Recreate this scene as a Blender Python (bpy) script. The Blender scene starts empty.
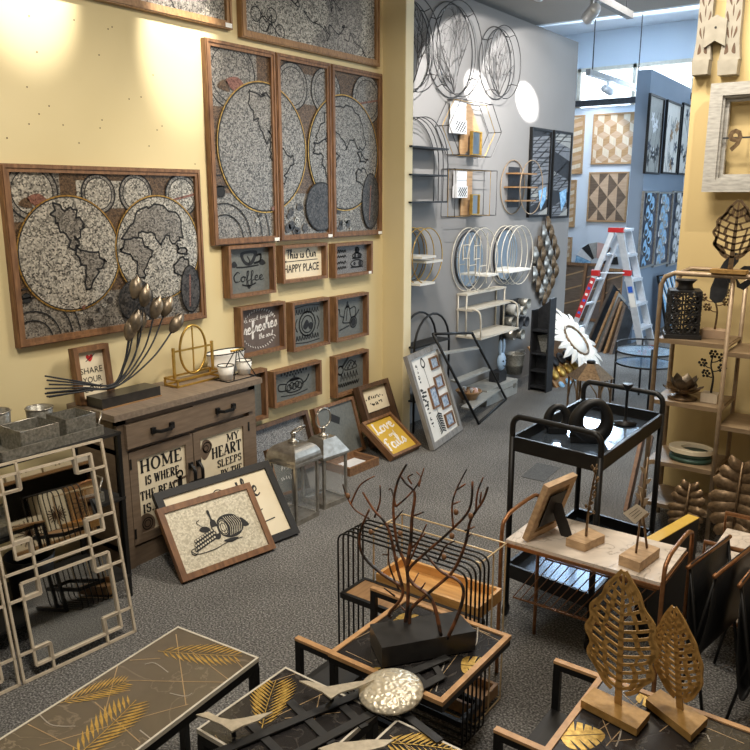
import bpy, math, random
from mathutils import Matrix, Vector
D = bpy.data
SC = bpy.context.scene
COL = SC.collection
random.seed(7)
PI = math.pi
# ------------------------------------------------------------------ camera
H = 1.75; FPX = 780.0
TH = math.radians(13); YAW = math.radians(36.2)
cam = D.cameras.new('camera'); cam.sensor_width = 36; cam.lens = FPX / 750 * 36
cam.clip_start = 0.02
co = D.objects.new('camera', cam); COL.objects.link(co)
co.location = (0, 0, H); co.rotation_euler = (PI / 2 - TH, 0, YAW)
SC.camera = co
# ------------------------------------------------------------------ world, exposure, lights
w = D.worlds.new('World'); SC.world = w; w.use_nodes = True
w.node_tree.nodes['Background'].inputs[0].default_value = (1.0, 0.9, 0.78, 1)
w.node_tree.nodes['Background'].inputs[1].default_value = 0.11
SC.view_settings.view_transform = 'Standard'; SC.view_settings.look = 'None'
SC.view_settings.exposure = 0.35; SC.view_settings.gamma = 1.0
SC.view_settings.use_curve_mapping = False

def light(name, kind, loc, target, power, col, **kw):
    l = D.lights.new(name, kind); l.energy = power; l.color = col
    for k, v in kw.items(): setattr(l, k, v)
    o = D.objects.new(name, l); COL.objects.link(o)
    o.location = loc
    o.rotation_euler = (Vector(target) - Vector(loc)).to_track_quat('-Z', 'Y').to_euler()
    return o
WARM = (1.0, 0.91, 0.78); COOL = (0.66, 0.83, 1.0); WHITE = (1.0, 0.95, 0.88)
# ceiling lamps of the shop floor
light('ceiling_lamp', 'AREA', (-1.4, 3.4, 3.2), (-1.5, 3.5, 0), 48, WARM, size=0.8)
light('ceiling_lamp', 'AREA', (-0.9, 0.9, 3.2), (-1.3, 1.4, 0), 46, WARM, size=0.6)
light('ceiling_lamp', 'AREA', (-2.0, 6.2, 3.2), (-2.1, 6.3, 0), 16, WHITE, size=0.8)
# daylight from the shop window on the right at the back, and from the high window in the back wall
light('shop_window_daylight', 'AREA', (0.6, 8.2, 1.7), (-3.2, 8.3, 1.0), 95, COOL, shape='RECTANGLE', size=4.5, size_y=2.6)
light('back_window_daylight', 'AREA', (-3.9, 10.8, 3.1), (-3.5, 7.0, 3.0), 230, COOL, shape='RECTANGLE', size=1.6, size_y=0.6)
# spotlights: warm pair on the yellow wall
def spot(loc, tgt, power, deg, blend=0.25, col=WHITE, r=0.02):
    return light('spotlight', 'SPOT', loc, tgt, power, col, spot_size=math.radians(deg), spot_blend=blend, shadow_soft_size=r)
spot((-2.75, 2.06, 3.12), (-3.33, 2.04, 2.66), 85, 40, 0.7)
spot((-2.75, 2.86, 3.12), (-3.33, 2.86, 2.56), 90, 40, 0.7)
spot((-1.9, 3.2, 3.15), (-3.36, 3.4, 1.2), 85, 75, 0.9, WARM, 0.04)
spot((-2.0, 1.2, 3.15), (-3.36, 2.0, 1.2), 60, 75, 0.9, WARM, 0.04)
spot((-0.42, 3.6, 3.2), (-0.8, 4.4, 1.5), 52, 95, 0.7, WARM, 0.015)

def proj(p):
    F = ray(375, 375); U = (ray(375, 374) - F) * FPX; R = (ray(376, 375) - F) * FPX; d = Vector(p) - Vector((0, 0, H))
    return 375 + FPX * d.dot(R) / d.dot(F), 375 - FPX * d.dot(U) / d.dot(F)
def ray(px, py):
    a = (px - 375) / FPX; b = (375 - py) / FPX
    F = Vector((-math.sin(YAW) * math.cos(TH), math.cos(YAW) * math.cos(TH), -math.sin(TH)))
    R = Vector((math.cos(YAW), math.sin(YAW), 0)); U = R.cross(F)
    return F + R * a + U * b
def _pl(px, py, ax, c):
    d = ray(px, py); o = Vector((0, 0, H)); return o + d * ((c - o[ax]) / d[ax])
def PZ(px, py, c=0.0): return _pl(px, py, 2, c)      # the point of height c seen there
def PX(px, py, c): return _pl(px, py, 0, c)
def PY(px, py, c): return _pl(px, py, 1, c)
def PR(px, py, base, L):                              # the point at distance L from base seen there (nearer to the wall)
    d = ray(px, py); o = Vector((0, 0, H)) - base
    a = d.dot(d); b = 2 * o.dot(d); c = o.dot(o) - L * L
    q = b * b - 4 * a * c
    t = (-b + math.sqrt(max(q, 0))) / (2 * a)
    return Vector((0, 0, H)) + d * t

# ------------------------------------------------------------------ materials
def lin(c):
    r = []
    for v in c[:3]:
        v = v / 255
        r.append(v / 12.92 if v <= 0.04045 else ((v + 0.055) / 1.055) ** 2.4)
    return (*r, 1)
def _nodes(name):
    m = D.materials.new(name); m.use_nodes = True
    nt = m.node_tree; return m, nt, nt.nodes['Principled BSDF']
def _coord(nt, scale):
    tc = nt.nodes.new('ShaderNodeTexCoord'); mp = nt.nodes.new('ShaderNodeMapping')
    mp.inputs['Scale'].default_value = scale if isinstance(scale, tuple) else (scale,) * 3
    nt.links.new(tc.outputs['Object'], mp.inputs['Vector']); return mp
def _ramp(nt, fac, cols):
    r = nt.nodes.new('ShaderNodeValToRGB'); e = r.color_ramp.elements
    while len(e) < len(cols): e.new(0.5)
    for i, (p, c) in enumerate(cols): e[i].position = p; e[i].color = lin(c)
    nt.links.new(fac, r.inputs['Fac']); return r
def _bump(nt, bs, h, strength, dist=0.004):
    b = nt.nodes.new('ShaderNodeBump'); b.inputs['Strength'].default_value = strength; b.inputs['Distance'].default_value = dist
    nt.links.new(h, b.inputs['Height']); nt.links.new(b.outputs['Normal'], bs.inputs['Normal'])
def noisy(name, c1, c2, scale=20, rough=0.6, metal=0.0, bump=0.0, detail=4, lo=0.3, hi=0.7, dist=0.004, spec=None):
    m, nt, bs = _nodes(name)
    n = nt.nodes.new('ShaderNodeTexNoise'); n.inputs['Scale'].default_value = 1.0; n.inputs['Detail'].default_value = detail
    nt.links.new(_coord(nt, scale).outputs[0], n.inputs['Vector'])
    r = _ramp(nt, n.outputs['Fac'], [(lo, c1), (hi, c2)])
    nt.links.new(r.outputs[0], bs.inputs['Base Color'])
    bs.inputs['Roughness'].default_value = rough; bs.inputs['Metallic'].default_value = metal
    if spec is not None: bs.inputs['Specular IOR Level'].default_value = spec
    if bump: _bump(nt, bs, n.outputs['Fac'], bump, dist)
    return m
def mosaic(name, c1, c2, scale=70, metal=0.35, rough=0.35, bump=0.8):
    m, nt, bs = _nodes(name)
    v = nt.nodes.new('ShaderNodeTexVoronoi'); v.inputs['Scale'].default_value = 1.0
    mp = _coord(nt, scale); nt.links.new(mp.outputs[0], v.inputs['Vector'])
    s = nt.nodes.new('ShaderNodeSeparateColor'); nt.links.new(v.outputs['Color'], s.inputs[0])
    r = _ramp(nt, s.outputs[0], [(0.0, c1), (1.0, c2)])
    nt.links.new(r.outputs[0], bs.inputs['Base Color'])
    bs.inputs['Roughness'].default_value = rough; bs.inputs['Metallic'].default_value = metal
    _bump(nt, bs, s.outputs[1], bump, 0.01)
    return m
def emit(name, c, strength):
    m, nt, bs = _nodes(name)
    bs.inputs['Base Color'].default_value = (0, 0, 0, 1)
    bs.inputs['Emission Color'].default_value = lin(c); bs.inputs['Emission Strength'].default_value = strength
    return m
def glass(name, c=(235, 240, 240), alpha=0.06, rough=0.05):
    m, nt, bs = _nodes(name)
    bs.inputs['Base Color'].default_value = lin(c); bs.inputs['Roughness'].default_value = rough
    bs.inputs['Alpha'].default_value = alpha; bs.inputs['Specular IOR Level'].default_value = 0.8
    n = nt.nodes.new('ShaderNodeTexNoise'); n.inputs['Scale'].default_value = 3
    r = nt.nodes.new('ShaderNodeMapRange'); r.inputs[3].default_value = rough; r.inputs[4].default_value = rough + 0.05
    nt.links.new(n.outputs[0], r.inputs[0]); nt.links.new(r.outputs[0], bs.inputs['Roughness'])
    return m
M = {}
M['yellow'] = noisy('yellow_paint', (210, 193, 146), (216, 200, 156), 1.5, 0.8, bump=0.03)
M['yellow_trim'] = noisy('cream_trim', (228, 212, 170), (234, 220, 182), 3, 0.6)
M['yellow_r'] = noisy('ochre_paint', (200, 176, 124), (206, 184, 132), 1.5, 0.8, bump=0.03)
M['grey'] = noisy('grey_paint', (128, 126, 124), (134, 132, 130), 1.5, 0.8, bump=0.02)
M['backwall'] = noisy('pale_blue_paint', (196, 206, 216), (202, 212, 222), 1.5, 0.8)
M['partition'] = noisy('blue_grey_paint', (122, 136, 152), (128, 142, 158), 1.5, 0.8)
M['ceil'] = noisy('ceiling_paint', (150, 146, 140), (156, 152, 146), 1, 0.9)
M['ceil_daylit'] = noisy('daylit_ceiling_paint', (214, 220, 226), (220, 226, 232), 1, 0.9)  # paler and bluer than the front ceiling: window daylight put into the colour
M['black'] = noisy('black_metal', (20, 19, 19), (27, 26, 25), 30, 0.45, 0.3)
M['black2'] = noisy('matt_black', (24, 23, 22), (32, 30, 29), 40, 0.6)
M['blackstone'] = noisy('black_stone', (34, 33, 33), (50, 48, 46), 30, 0.3)
M['leather'] = noisy('black_leather', (9, 9, 9), (15, 14, 14), 60, 0.5, bump=0.2)
M['wood'] = noisy('walnut_wood', (96, 66, 42), (138, 100, 66), (60, 10, 60), 0.55, bump=0.1)
M['woodd'] = noisy('dark_wood', (70, 50, 34), (98, 72, 50), (60, 10, 60), 0.6, bump=0.1)
M['oak'] = noisy('oak_wood', (128, 94, 58), (164, 126, 82), (60, 8, 60), 0.5, bump=0.1)
M['rust'] = noisy('red_brown_wood', (104, 70, 46), (140, 100, 66), (60, 10, 60), 0.45, bump=0.1)
M['cab'] = noisy('taupe_painted_wood', (104, 88, 72), (122, 104, 86), (10, 10, 70), 0.6, bump=0.1)
M['cabtop'] = noisy('weathered_top', (112, 98, 84), (136, 120, 104), (8, 60, 60), 0.55, bump=0.1)
M['pine'] = noisy('honey_wood', (188, 136, 74), (216, 168, 102), (8, 60, 60), 0.45, bump=0.08)
M['tablew'] = noisy('brushed_wood_rim', (172, 130, 86), (200, 156, 108), (40, 40, 40), 0.4)
M['lightwood'] = noisy('pale_block_wood', (166, 136, 102), (200, 168, 130), (20, 60, 60), 0.6)
M['greywood'] = noisy('grey_wood', (112, 108, 104), (146, 142, 136), (60, 8, 60), 0.6, bump=0.1)
M['silvmos'] = mosaic('silver_mosaic', (58, 55, 50), (208, 200, 184), 140)
M['silvdk'] = mosaic('dull_silver_mosaic', (60, 57, 53), (160, 153, 142), 140)
M['brownmos'] = mosaic('brown_mosaic', (60, 46, 34), (116, 92, 68), 150)
M['darkmos'] = mosaic('dark_mosaic', (30, 28, 26), (86, 80, 74), 95)
M['greymos'] = mosaic('grey_relief_mosaic', (62, 58, 52), (160, 152, 140), 150)
M['redmos'] = mosaic('red_mosaic', (96, 62, 50), (150, 104, 88), 150)
M['creammos'] = mosaic('cream_mosaic', (188, 178, 154), (232, 224, 202), 130, 0.1, 0.4)
M['ink'] = noisy('black_ink', (18, 17, 16), (24, 22, 21), 20, 0.6)
M['goldline'] = noisy('gold_line', (150, 112, 50), (190, 150, 80), 30, 0.35, 0.7)
M['cream'] = noisy('cream_card', (222, 208, 178), (232, 220, 192), 8, 0.7)
M['white'] = noisy('white_paint', (220, 216, 206), (232, 228, 220), 10, 0.5)
M['chalk'] = noisy('white_lettering', (228, 224, 218), (236, 232, 226), 10, 0.7)
M['slate'] = noisy('slate_panel', (94, 97, 94), (108, 111, 107), 60, 0.6, bump=0.1)
M['slated'] = noisy('speckled_slate', (64, 64, 64), (150, 150, 150), 220, 0.6, lo=0.4, hi=0.6)
M['taupe'] = noisy('taupe_panel', (92, 80, 74), (102, 90, 84), 20, 0.7)
M['ochre'] = noisy('mustard_panel', (196, 158, 52), (208, 172, 66), 10, 0.6)
M['tag'] = noisy('white_tag', (235, 232, 225), (240, 238, 232), 10, 0.6)
M['red'] = noisy('red_plastic', (178, 28, 30), (194, 38, 38), 20, 0.5)
M['blue'] = noisy('blue_label', (40, 90, 190), (52, 104, 204), 20, 0.5)
M['gold'] = noisy('gold_metal', (176, 138, 62), (204, 166, 88), 40, 0.35, 0.75)
M['goldm'] = noisy('antique_gold', (150, 114, 60), (176, 138, 80), 60, 0.5, 0.25, bump=0.2)
M['bronze'] = noisy('aged_bronze', (92, 74, 54), (136, 112, 84), 60, 0.4, 0.65, bump=0.1)
M['champ'] = noisy('champagne_metal', (146, 124, 98), (168, 146, 118), 40, 0.42, 0.3)
M['lattice'] = noisy('pale_champagne_paint', (194, 180, 158), (212, 198, 176), 40, 0.4, 0.1)
M['copper'] = noisy('copper_metal', (132, 90, 58), (164, 116, 76), 40, 0.38, 0.6)
M['silver'] = noisy('polished_metal', (150, 144, 134), (186, 180, 170), 30, 0.28, 0.85)
M['tin'] = noisy('galvanised_tin', (118, 116, 108), (168, 165, 155), (90, 90, 90), 0.4, 0.6, bump=0.35)
def hammered():
    m, nt, bs = _nodes('hammered_silver')
    v = nt.nodes.new('ShaderNodeTexVoronoi'); v.feature = 'SMOOTH_F1'; v.inputs['Scale'].default_value = 1.0
    nt.links.new(_coord(nt, 95).outputs[0], v.inputs['Vector'])
    r = _ramp(nt, v.outputs['Distance'], [(0, (226, 216, 194)), (1, (200, 188, 162))]); nt.links.new(r.outputs[0], bs.inputs['Base Color'])
    bs.inputs['Metallic'].default_value = 0.4; bs.inputs['Roughness'].default_value = 0.34
    _bump(nt, bs, v.outputs['Distance'], 0.7, 0.008); return m
M['hammer'] = hammered()
M['silverm'] = noisy('brushed_champagne', (176, 164, 142), (202, 190, 168), 60, 0.4, 0.35)
M['palegold'] = noisy('pale_gold_wire', (196, 170, 128), (214, 190, 150), 40, 0.4, 0.3)
M['glassdk'] = noisy('tinted_mirror_glass', (96, 108, 122), (104, 116, 130), 3, 0.16, 0.8)
M['rail'] = noisy('grey_track', (92, 92, 92), (104, 104, 104), 20, 0.5)
M['corbel'] = noisy('antique_white_wood', (140, 134, 120), (156, 150, 136), 20, 0.6)
M['shelfw'] = noisy('champagne_shelf_board', (128, 106, 80), (150, 128, 100), (10, 60, 60), 0.45, 0.15)
M['alu'] = noisy('aluminium', (196, 202, 208), (216, 220, 226), 20, 0.4, 0.35)
M['mirror'] = noisy('mirror_glass', (206, 208, 208), (212, 214, 214), 2, 0.02, 1.0)
M['glass'] = glass('clear_glass')
M['glassblue'] = glass('table_glass', (170, 200, 225), 0.55, 0.08)
M['branch'] = noisy('twig_brown', (34, 25, 19), (146, 88, 50), 26, 0.5, bump=0.3, lo=0.42, hi=0.72)
M['petal'] = noisy('grey_gold_petal', (88, 80, 70), (150, 134, 112), 25, 0.35, 0.6)
M['graphite'] = noisy('graphite_metal', (44, 45, 48), (58, 59, 62), 30, 0.5, 0.4)
M['wiregrey'] = noisy('dark_grey_wire', (48, 47, 47), (64, 62, 60), 30, 0.45, 0.4)
M['wirewhite'] = noisy('ivory_wire', (196, 188, 172), (212, 204, 188), 30, 0.5, 0.1)
M['marblek'] = None
M['skyblue'] = noisy('sky_blue_print', (80, 140, 190), (170, 210, 235), 30, 0.4)
M['paleblue'] = noisy('pale_blue_paint_figure', (140, 164, 188), (156, 180, 202), 20, 0.5)
M['midgrey'] = noisy('mid_grey_panel', (104, 106, 110), (124, 126, 130), 20, 0.5)
M['midgrey2'] = noisy('dark_grey_patch', (58, 58, 58), (96, 96, 94), 120, 0.95)
M['navyink'] = noisy('navy_print', (30, 36, 50), (70, 80, 100), 25, 0.5)
M['photo'] = noisy('blue_photo_print', (70, 100, 140), (210, 220, 228), 45, 0.3)
M['cotton'] = noisy('grey_white_print', (210, 212, 214), (235, 236, 238), 12, 0.5)
M['suit'] = noisy('pale_grey_case', (148, 148, 144), (166, 166, 160), 30, 0.5)
M['green'] = noisy('dark_green_plastic', (44, 70, 60), (58, 88, 76), 20, 0.5)
M['tanwood'] = noisy('tan_veneer', (158, 124, 86), (182, 148, 108), (8, 50, 8), 0.5)
M['palewood'] = noisy('pale_veneer', (196, 182, 160), (212, 198, 176), (50, 8, 8), 0.5)
M['midwood'] = noisy('mid_veneer', (178, 150, 122), (196, 168, 140), (8, 50, 8), 0.5)
M['darkven'] = noisy('dark_veneer', (92, 76, 62), (114, 96, 80), (8, 50, 8), 0.5)
M['pink'] = noisy('dusty_pink_paint', (196, 160, 150), (206, 172, 162), 10, 0.6)
M['cardboard'] = noisy('cardboard', (150, 118, 80), (170, 138, 98), 10, 0.8)

def marble(name, base, vein, vscale=5.0):
    m, nt, bs = _nodes(name)
    mp = _coord(nt, vscale)
    n = nt.nodes.new('ShaderNodeTexNoise'); n.inputs['Scale'].default_value = 1.2; n.inputs['Detail'].default_value = 6
    n.inputs['Distortion'].default_value = 1.2
    nt.links.new(mp.outputs[0], n.inputs['Vector'])
    a = nt.nodes.new('ShaderNodeMath'); a.operation = 'SUBTRACT'; a.inputs[1].default_value = 0.5
    b = nt.nodes.new('ShaderNodeMath'); b.operation = 'ABSOLUTE'
    nt.links.new(n.outputs['Fac'], a.inputs[0]); nt.links.new(a.outputs[0], b.inputs[0])
    r = _ramp(nt, b.outputs[0], [(0.0, vein), (0.012, base), (0.2, tuple(min(255, int(x * 1.12)) for x in base))])
    nt.links.new(r.outputs[0], bs.inputs['Base Color'])
    bs.inputs['Roughness'].default_value = 0.22
    return m
M['marblek'] = marble('black_marble', (38, 36, 36), (70, 66, 62), 6)
M['marblet'] = marble('taupe_marble', (86, 76, 64), (120, 108, 92), 4)
M['marblew'] = marble('white_marble', (208, 196, 182), (172, 160, 146), 4)

def carpet():
    m, nt, bs = _nodes('grey_speckled_carpet')
    mp = _coord(nt, 1.0)
    n = nt.nodes.new('ShaderNodeTexNoise'); n.inputs['Scale'].default_value = 130; n.inputs['Detail'].default_value = 3
    n2 = nt.nodes.new('ShaderNodeTexNoise'); n2.inputs['Scale'].default_value = 2.2; n2.inputs['Detail'].default_value = 3
    for q in (n, n2): nt.links.new(mp.outputs[0], q.inputs['Vector'])
    r = _ramp(nt, n.outputs['Fac'], [(0.3, (64, 63, 61)), (0.5, (112, 110, 107)), (0.72, (178, 175, 170))])
    mx = nt.nodes.new('ShaderNodeMix'); mx.data_type = 'RGBA'; mx.blend_type = 'MULTIPLY'; mx.inputs[0].default_value = 0.35
    r2 = _ramp(nt, n2.outputs['Fac'], [(0.35, (170, 170, 170)), (0.65, (255, 255, 255))])
    nt.links.new(r.outputs[0], mx.inputs[6]); nt.links.new(r2.outputs[0], mx.inputs[7])
    nt.links.new(mx.outputs[2], bs.inputs['Base Color'])
    bs.inputs['Roughness'].default_value = 0.95; bs.inputs['Specular IOR Level'].default_value = 0.1
    _bump(nt, bs, n.outputs['Fac'], 0.8, 0.01)
    return m
M['carpet'] = carpet()

# ------------------------------------------------------------------ mesh builder
def smooth_pts(pts, k=5, closed=False):
    P = [Vector(p) for p in pts]; n = len(P); out = []
    if n < 3: return P
    rng = range(n if closed else n - 1)
    for i in rng:
        if closed: a, b, c, d = P[(i - 1) % n], P[i], P[(i + 1) % n], P[(i + 2) % n]
        else: a, b, c, d = P[max(i - 1, 0)], P[i], P[i + 1], P[min(i + 2, n - 1)]
        for j in range(k):
            t = j / k
            out.append(0.5 * ((2 * b) + (c - a) * t + (2 * a - 5 * b + 4 * c - d) * t * t + (3 * b - a - 3 * c + d) * t ** 3))
    if not closed: out.append(P[-1])
    return out
class MB:
    def __init__(s, mats=None):
        s.v = []; s.f = []; s.m = []; s.s = []; s.X = Matrix.Identity(4); s.k = 0; s.sm = False
        s.mats = mats if isinstance(mats, list) else [mats]
    def add(s, vs, fs, smooth=False):
        b = len(s.v)
        s.v += [s.X @ Vector(p) for p in vs]
        for f in fs: s.f.append([b + i for i in f]); s.m.append(s.k); s.s.append(smooth or s.sm)
    def bx(s, x0, x1, y0, y1, z0, z1):
        vs = [(x, y, z) for z in (z0, z1) for y in (y0, y1) for x in (x0, x1)]
        s.add(vs, [(0, 2, 3, 1), (4, 5, 7, 6), (0, 1, 5, 4), (2, 6, 7, 3), (0, 4, 6, 2), (1, 3, 7, 5)]); return s
    def box(s, c, sz):
        return s.bx(c[0] - sz[0] / 2, c[0] + sz[0] / 2, c[1] - sz[1] / 2, c[1] + sz[1] / 2, c[2] - sz[2] / 2, c[2] + sz[2] / 2)
    def hexa(s, q0, q1):                       # two quads (4 pts each) joined
        s.add(list(q0) + list(q1), [(3, 2, 1, 0), (4, 5, 6, 7)] + [(i, (i + 1) % 4, 4 + (i + 1) % 4, 4 + i) for i in range(4)]); return s
    def bar(s, p, q, w, h=None, up=(0, 0, 1)):
        p, q, up = Vector(p), Vector(q), Vector(up); h = h or w
        d = (q - p).normalized()
        if abs(d.dot(up)) > 0.98: up = Vector((0, 1, 0))
        a = d.cross(up).normalized() * w / 2; b = a.cross(d).normalized() * h / 2
        return s.hexa([p - a - b, p + a - b, p + a + b, p - a + b], [q - a - b, q + a - b, q + a + b, q - a + b])
    def tube(s, pts, r, n=6, closed=False, taper=None):
        P = [Vector(p) for p in pts]; N = len(P)
        if N < 2: return s
        rings = []; prev = None
        for i in range(N):
            if closed: d = P[(i + 1) % N] - P[i - 1]
            else: d = P[min(i + 1, N - 1)] - P[max(i - 1, 0)]
            if d.length < 1e-9: d = Vector((0, 0, 1))
            d.normalize()
            if prev is None:
                u = Vector((0, 0, 1)) if abs(d.z) < 0.9 else Vector((1, 0, 0))
                a = d.cross(u).normalized()
            else:
                a = prev - d * prev.dot(d)
                if a.length < 1e-6: a = d.orthogonal()
                a.normalize()
            prev = a; b = d.cross(a)
            rr = (r[i] if isinstance(r, (list, tuple)) else r)
            if taper is not None: rr = r + (taper - r) * i / (N - 1)
            rings.append([P[i] + (a * math.cos(2 * PI * k / n) + b * math.sin(2 * PI * k / n)) * rr for k in range(n)])
        vs = [p for rg in rings for p in rg]; fs = []
        for i in range(N if closed else N - 1):
            j = (i + 1) % N
            for k in range(n): fs.append((i * n + k, i * n + (k + 1) % n, j * n + (k + 1) % n, j * n + k))
        if not closed:
            fs.append(tuple(reversed(range(n)))); fs.append(tuple((N - 1) * n + k for k in range(n)))
        s.add(vs, fs, n > 4); return s
    def lathe(s, prof, n=20, c=(0, 0, 0), smooth=True):
        vs = []; fs = []
        for r, z in prof:
            for k in range(n): vs.append((c[0] + r * math.cos(2 * PI * k / n), c[1] + r * math.sin(2 * PI * k / n), c[2] + z))
        for i in range(len(prof) - 1):
            for k in range(n): fs.append((i * n + k, i * n + (k + 1) % n, (i + 1) * n + (k + 1) % n, (i + 1) * n + k))
        if prof[0][0] > 1e-5: fs.append(tuple(reversed(range(n))))
        if prof[-1][0] > 1e-5: fs.append(tuple((len(prof) - 1) * n + k for k in range(n)))
        s.add(vs, fs, smooth); return s
    def poly(s, pts, z0, z1):                  # 2-D outline in local xy extruded along z
        n = len(pts)
        ar = sum(pts[i][0] * pts[(i + 1) % n][1] - pts[(i + 1) % n][0] * pts[i][1] for i in range(n))
        if ar < 0: pts = pts[::-1]
        vs = [(p[0], p[1], z0) for p in pts] + [(p[0], p[1], z1) for p in pts]
        s.add(vs, [tuple(reversed(range(n))), tuple(range(n, 2 * n))] + [(i, (i + 1) % n, n + (i + 1) % n, n + i) for i in range(n)]); return s
    def disc(s, cx, cy, r, z0, z1, n=36, ry=None):
        ry = ry or r
        return s.poly([(cx + r * math.cos(2 * PI * k / n), cy + ry * math.sin(2 * PI * k / n)) for k in range(n)], z0, z1)
    def ribbon(s, pts, wd, z0, z1, closed=False):  # a flat stroke in local xy
        P = [Vector((p[0], p[1])) for p in pts]; N = len(P); L = []; Rr = []
        for i in range(N):
            d = (P[(i + 1) % N] - P[i - 1]) if closed else (P[min(i + 1, N - 1)] - P[max(i - 1, 0)])
            if d.length < 1e-9: d = Vector((1, 0))
            d.normalize(); nrm = Vector((-d.y, d.x)); ww = wd[i] if isinstance(wd, (list, tuple)) else wd
            L.append(P[i] + nrm * ww / 2); Rr.append(P[i] - nrm * ww / 2)
        for i in range(N if closed else N - 1):
            j = (i + 1) % N
            a, b, c, d = L[i], Rr[i], Rr[j], L[j]
            q = [(a.x, a.y), (b.x, b.y), (c.x, c.y), (d.x, d.y)]
            s.hexa([(x, y, z0) for x, y in q], [(x, y, z1) for x, y in q])
        return s
    def circ(s, cx, cy, r, wd, z0, z1, n=40, ry=None, a0=0, a1=2 * PI):
        ry = ry or r; full = abs(a1 - a0 - 2 * PI) < 1e-6
        N = n if full else n + 1
        return s.ribbon([(cx + r * math.cos(a0 + (a1 - a0) * k / n), cy + ry * math.sin(a0 + (a1 - a0) * k / n)) for k in range(N)], wd, z0, z1, full)
    def ball(s, c, r, n=10, m=6, sc=(1, 1, 1)):
        vs = [(c[0], c[1], c[2] - r * sc[2])]
        for i in range(1, m):
            t = -PI / 2 + PI * i / m
            for k in range(n): vs.append((c[0] + r * sc[0] * math.cos(t) * math.cos(2 * PI * k / n), c[1] + r * sc[1] * math.cos(t) * math.sin(2 * PI * k / n), c[2] + r * sc[2] * math.sin(t)))
        vs.append((c[0], c[1], c[2] + r * sc[2])); fs = []
        for k in range(n): fs.append((0, 1 + (k + 1) % n, 1 + k))
        for i in range(m - 2):
            for k in range(n): fs.append((1 + i * n + k, 1 + i * n + (k + 1) % n, 1 + (i + 1) * n + (k + 1) % n, 1 + (i + 1) * n + k))
        e = len(vs) - 1; b = 1 + (m - 2) * n
        for k in range(n): fs.append((b + k, b + (k + 1) % n, e))
        s.add(vs, fs, True); return s
    def text(s, txt, x0, x1, yc, h, z0, z1, shear=0.0, bold=0.0):   # built-in sans lettering fitted to a box
        c = D.curves.new('t', 'FONT'); c.body = txt; c.align_x = 'CENTER'; c.shear = shear; c.offset = bold
        c.resolution_u = 2
        o = D.objects.new('t', c); COL.objects.link(o)
        dg = bpy.context.evaluated_depsgraph_get(); dg.update()
        me = o.evaluated_get(dg).to_mesh()
        xs = [v.co.x for v in me.vertices]; ys = [v.co.y for v in me.vertices]
        sx = (x1 - x0) / max(1e-6, max(xs) - min(xs)); sy = h / max(1e-6, max(ys) - min(ys)); ymin = min(ys); xmin = min(xs)
        V = [(x0 + (v.co.x - xmin) * sx, yc - h / 2 + (v.co.y - ymin) * sy, z1) for v in me.vertices]
        F_ = [tuple(p.vertices) for p in me.polygons]
        s.add(V, F_)
        o.evaluated_get(dg).to_mesh_clear(); D.objects.remove(o); D.curves.remove(c); return s
    def build(s, name, mats=None, parent=None, world=False, smooth=None):
        if mats is not None: s.mats = mats if isinstance(mats, list) else [mats]
        me = D.meshes.new(name)
        vs = s.v
        if world and parent is not None:
            inv = ROOTM[parent.name].inverted(); vs = [inv @ p for p in vs]
        me.from_pydata([tuple(p) for p in vs], [], s.f)
        for m in s.mats: me.materials.append(m)
        for p, k, sm in zip(me.polygons, s.m, s.s): p.material_index = k; p.use_smooth = sm
        me.update()
        o = D.objects.new(name, me); COL.objects.link(o)
        if parent is not None:
            o.parent = parent; ROOTM[o.name] = ROOTM[parent.name]
        else: ROOTM[o.name] = Matrix.Identity(4)
        return o
ROOTM = {}
def T(x, y=None, z=None): return Matrix.Translation(Vector((x, y, z)) if y is not None else Vector(x))
def frame3(o, x, y, z):                         # matrix with given origin and axes
    m = Matrix.Identity(4)
    for i, a in enumerate((x, y, z)):
        a = Vector(a).normalized()
        for j in range(3): m[j][i] = a[j]
    for j in range(3): m[j][3] = o[j]
    return m
def thing(name, label, cat, Mx=None, group=None):
    o = D.objects.new(name, None); COL.objects.link(o); o.empty_display_size = 0.05
    Mx = Mx if Mx is not None else Matrix.Identity(4)
    if isinstance(Mx, (tuple, Vector)): Mx = T(Vector(Mx))
    o.matrix_world = Mx; ROOTM[o.name] = Mx.copy()
    o['label'] = label; o['category'] = cat
    if group: o['group'] = group
    return o
def tag(o, label, cat, group=None, kind=None):
    o['label'] = label; o['category'] = cat
    if group: o['group'] = group
    if kind: o['kind'] = kind
    return o
def struct(o): o['kind'] = 'structure'; return o
def recentre(o):                               # put a one-mesh thing's origin at its base
    vs = [v.co.copy() for v in o.data.vertices]
    c = sum(vs, Vector()) / len(vs); c.z = min(v.z for v in vs)
    for v in o.data.vertices: v.co -= c
    o.location = c; return o
def copy_tree(o, parent=None):
    c = o.copy(); COL.objects.link(c)
    if parent is not None: c.parent = parent
    for ch in list(o.children): copy_tree(ch, c)
    return c
def wallX(y, z, x): return frame3((x, y, z), (0, 1, 0), (0, 0, 1), (1, 0, 0))     # hung on a wall that faces +X
def wallY(x, z, y): return frame3((x, y, z), (1, 0, 0), (0, 0, 1), (0, -1, 0))    # hung on a wall that faces -Y
def rect_frame(mb, w, h, b, z0, z1):           # mitred frame, local xy, centred
    o = [(-w / 2, -h / 2), (w / 2, -h / 2), (w / 2, h / 2), (-w / 2, h / 2)]
    i = [(-w / 2 + b, -h / 2 + b), (w / 2 - b, -h / 2 + b), (w / 2 - b, h / 2 - b), (-w / 2 + b, h / 2 - b)]
    for k in range(4):
        j = (k + 1) % 4; q = [o[k], o[j], i[j], i[k]]
        mb.hexa([(x, y, z0) for x, y in q], [(x, y, z1) for x, y in q])
    return mb
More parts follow.
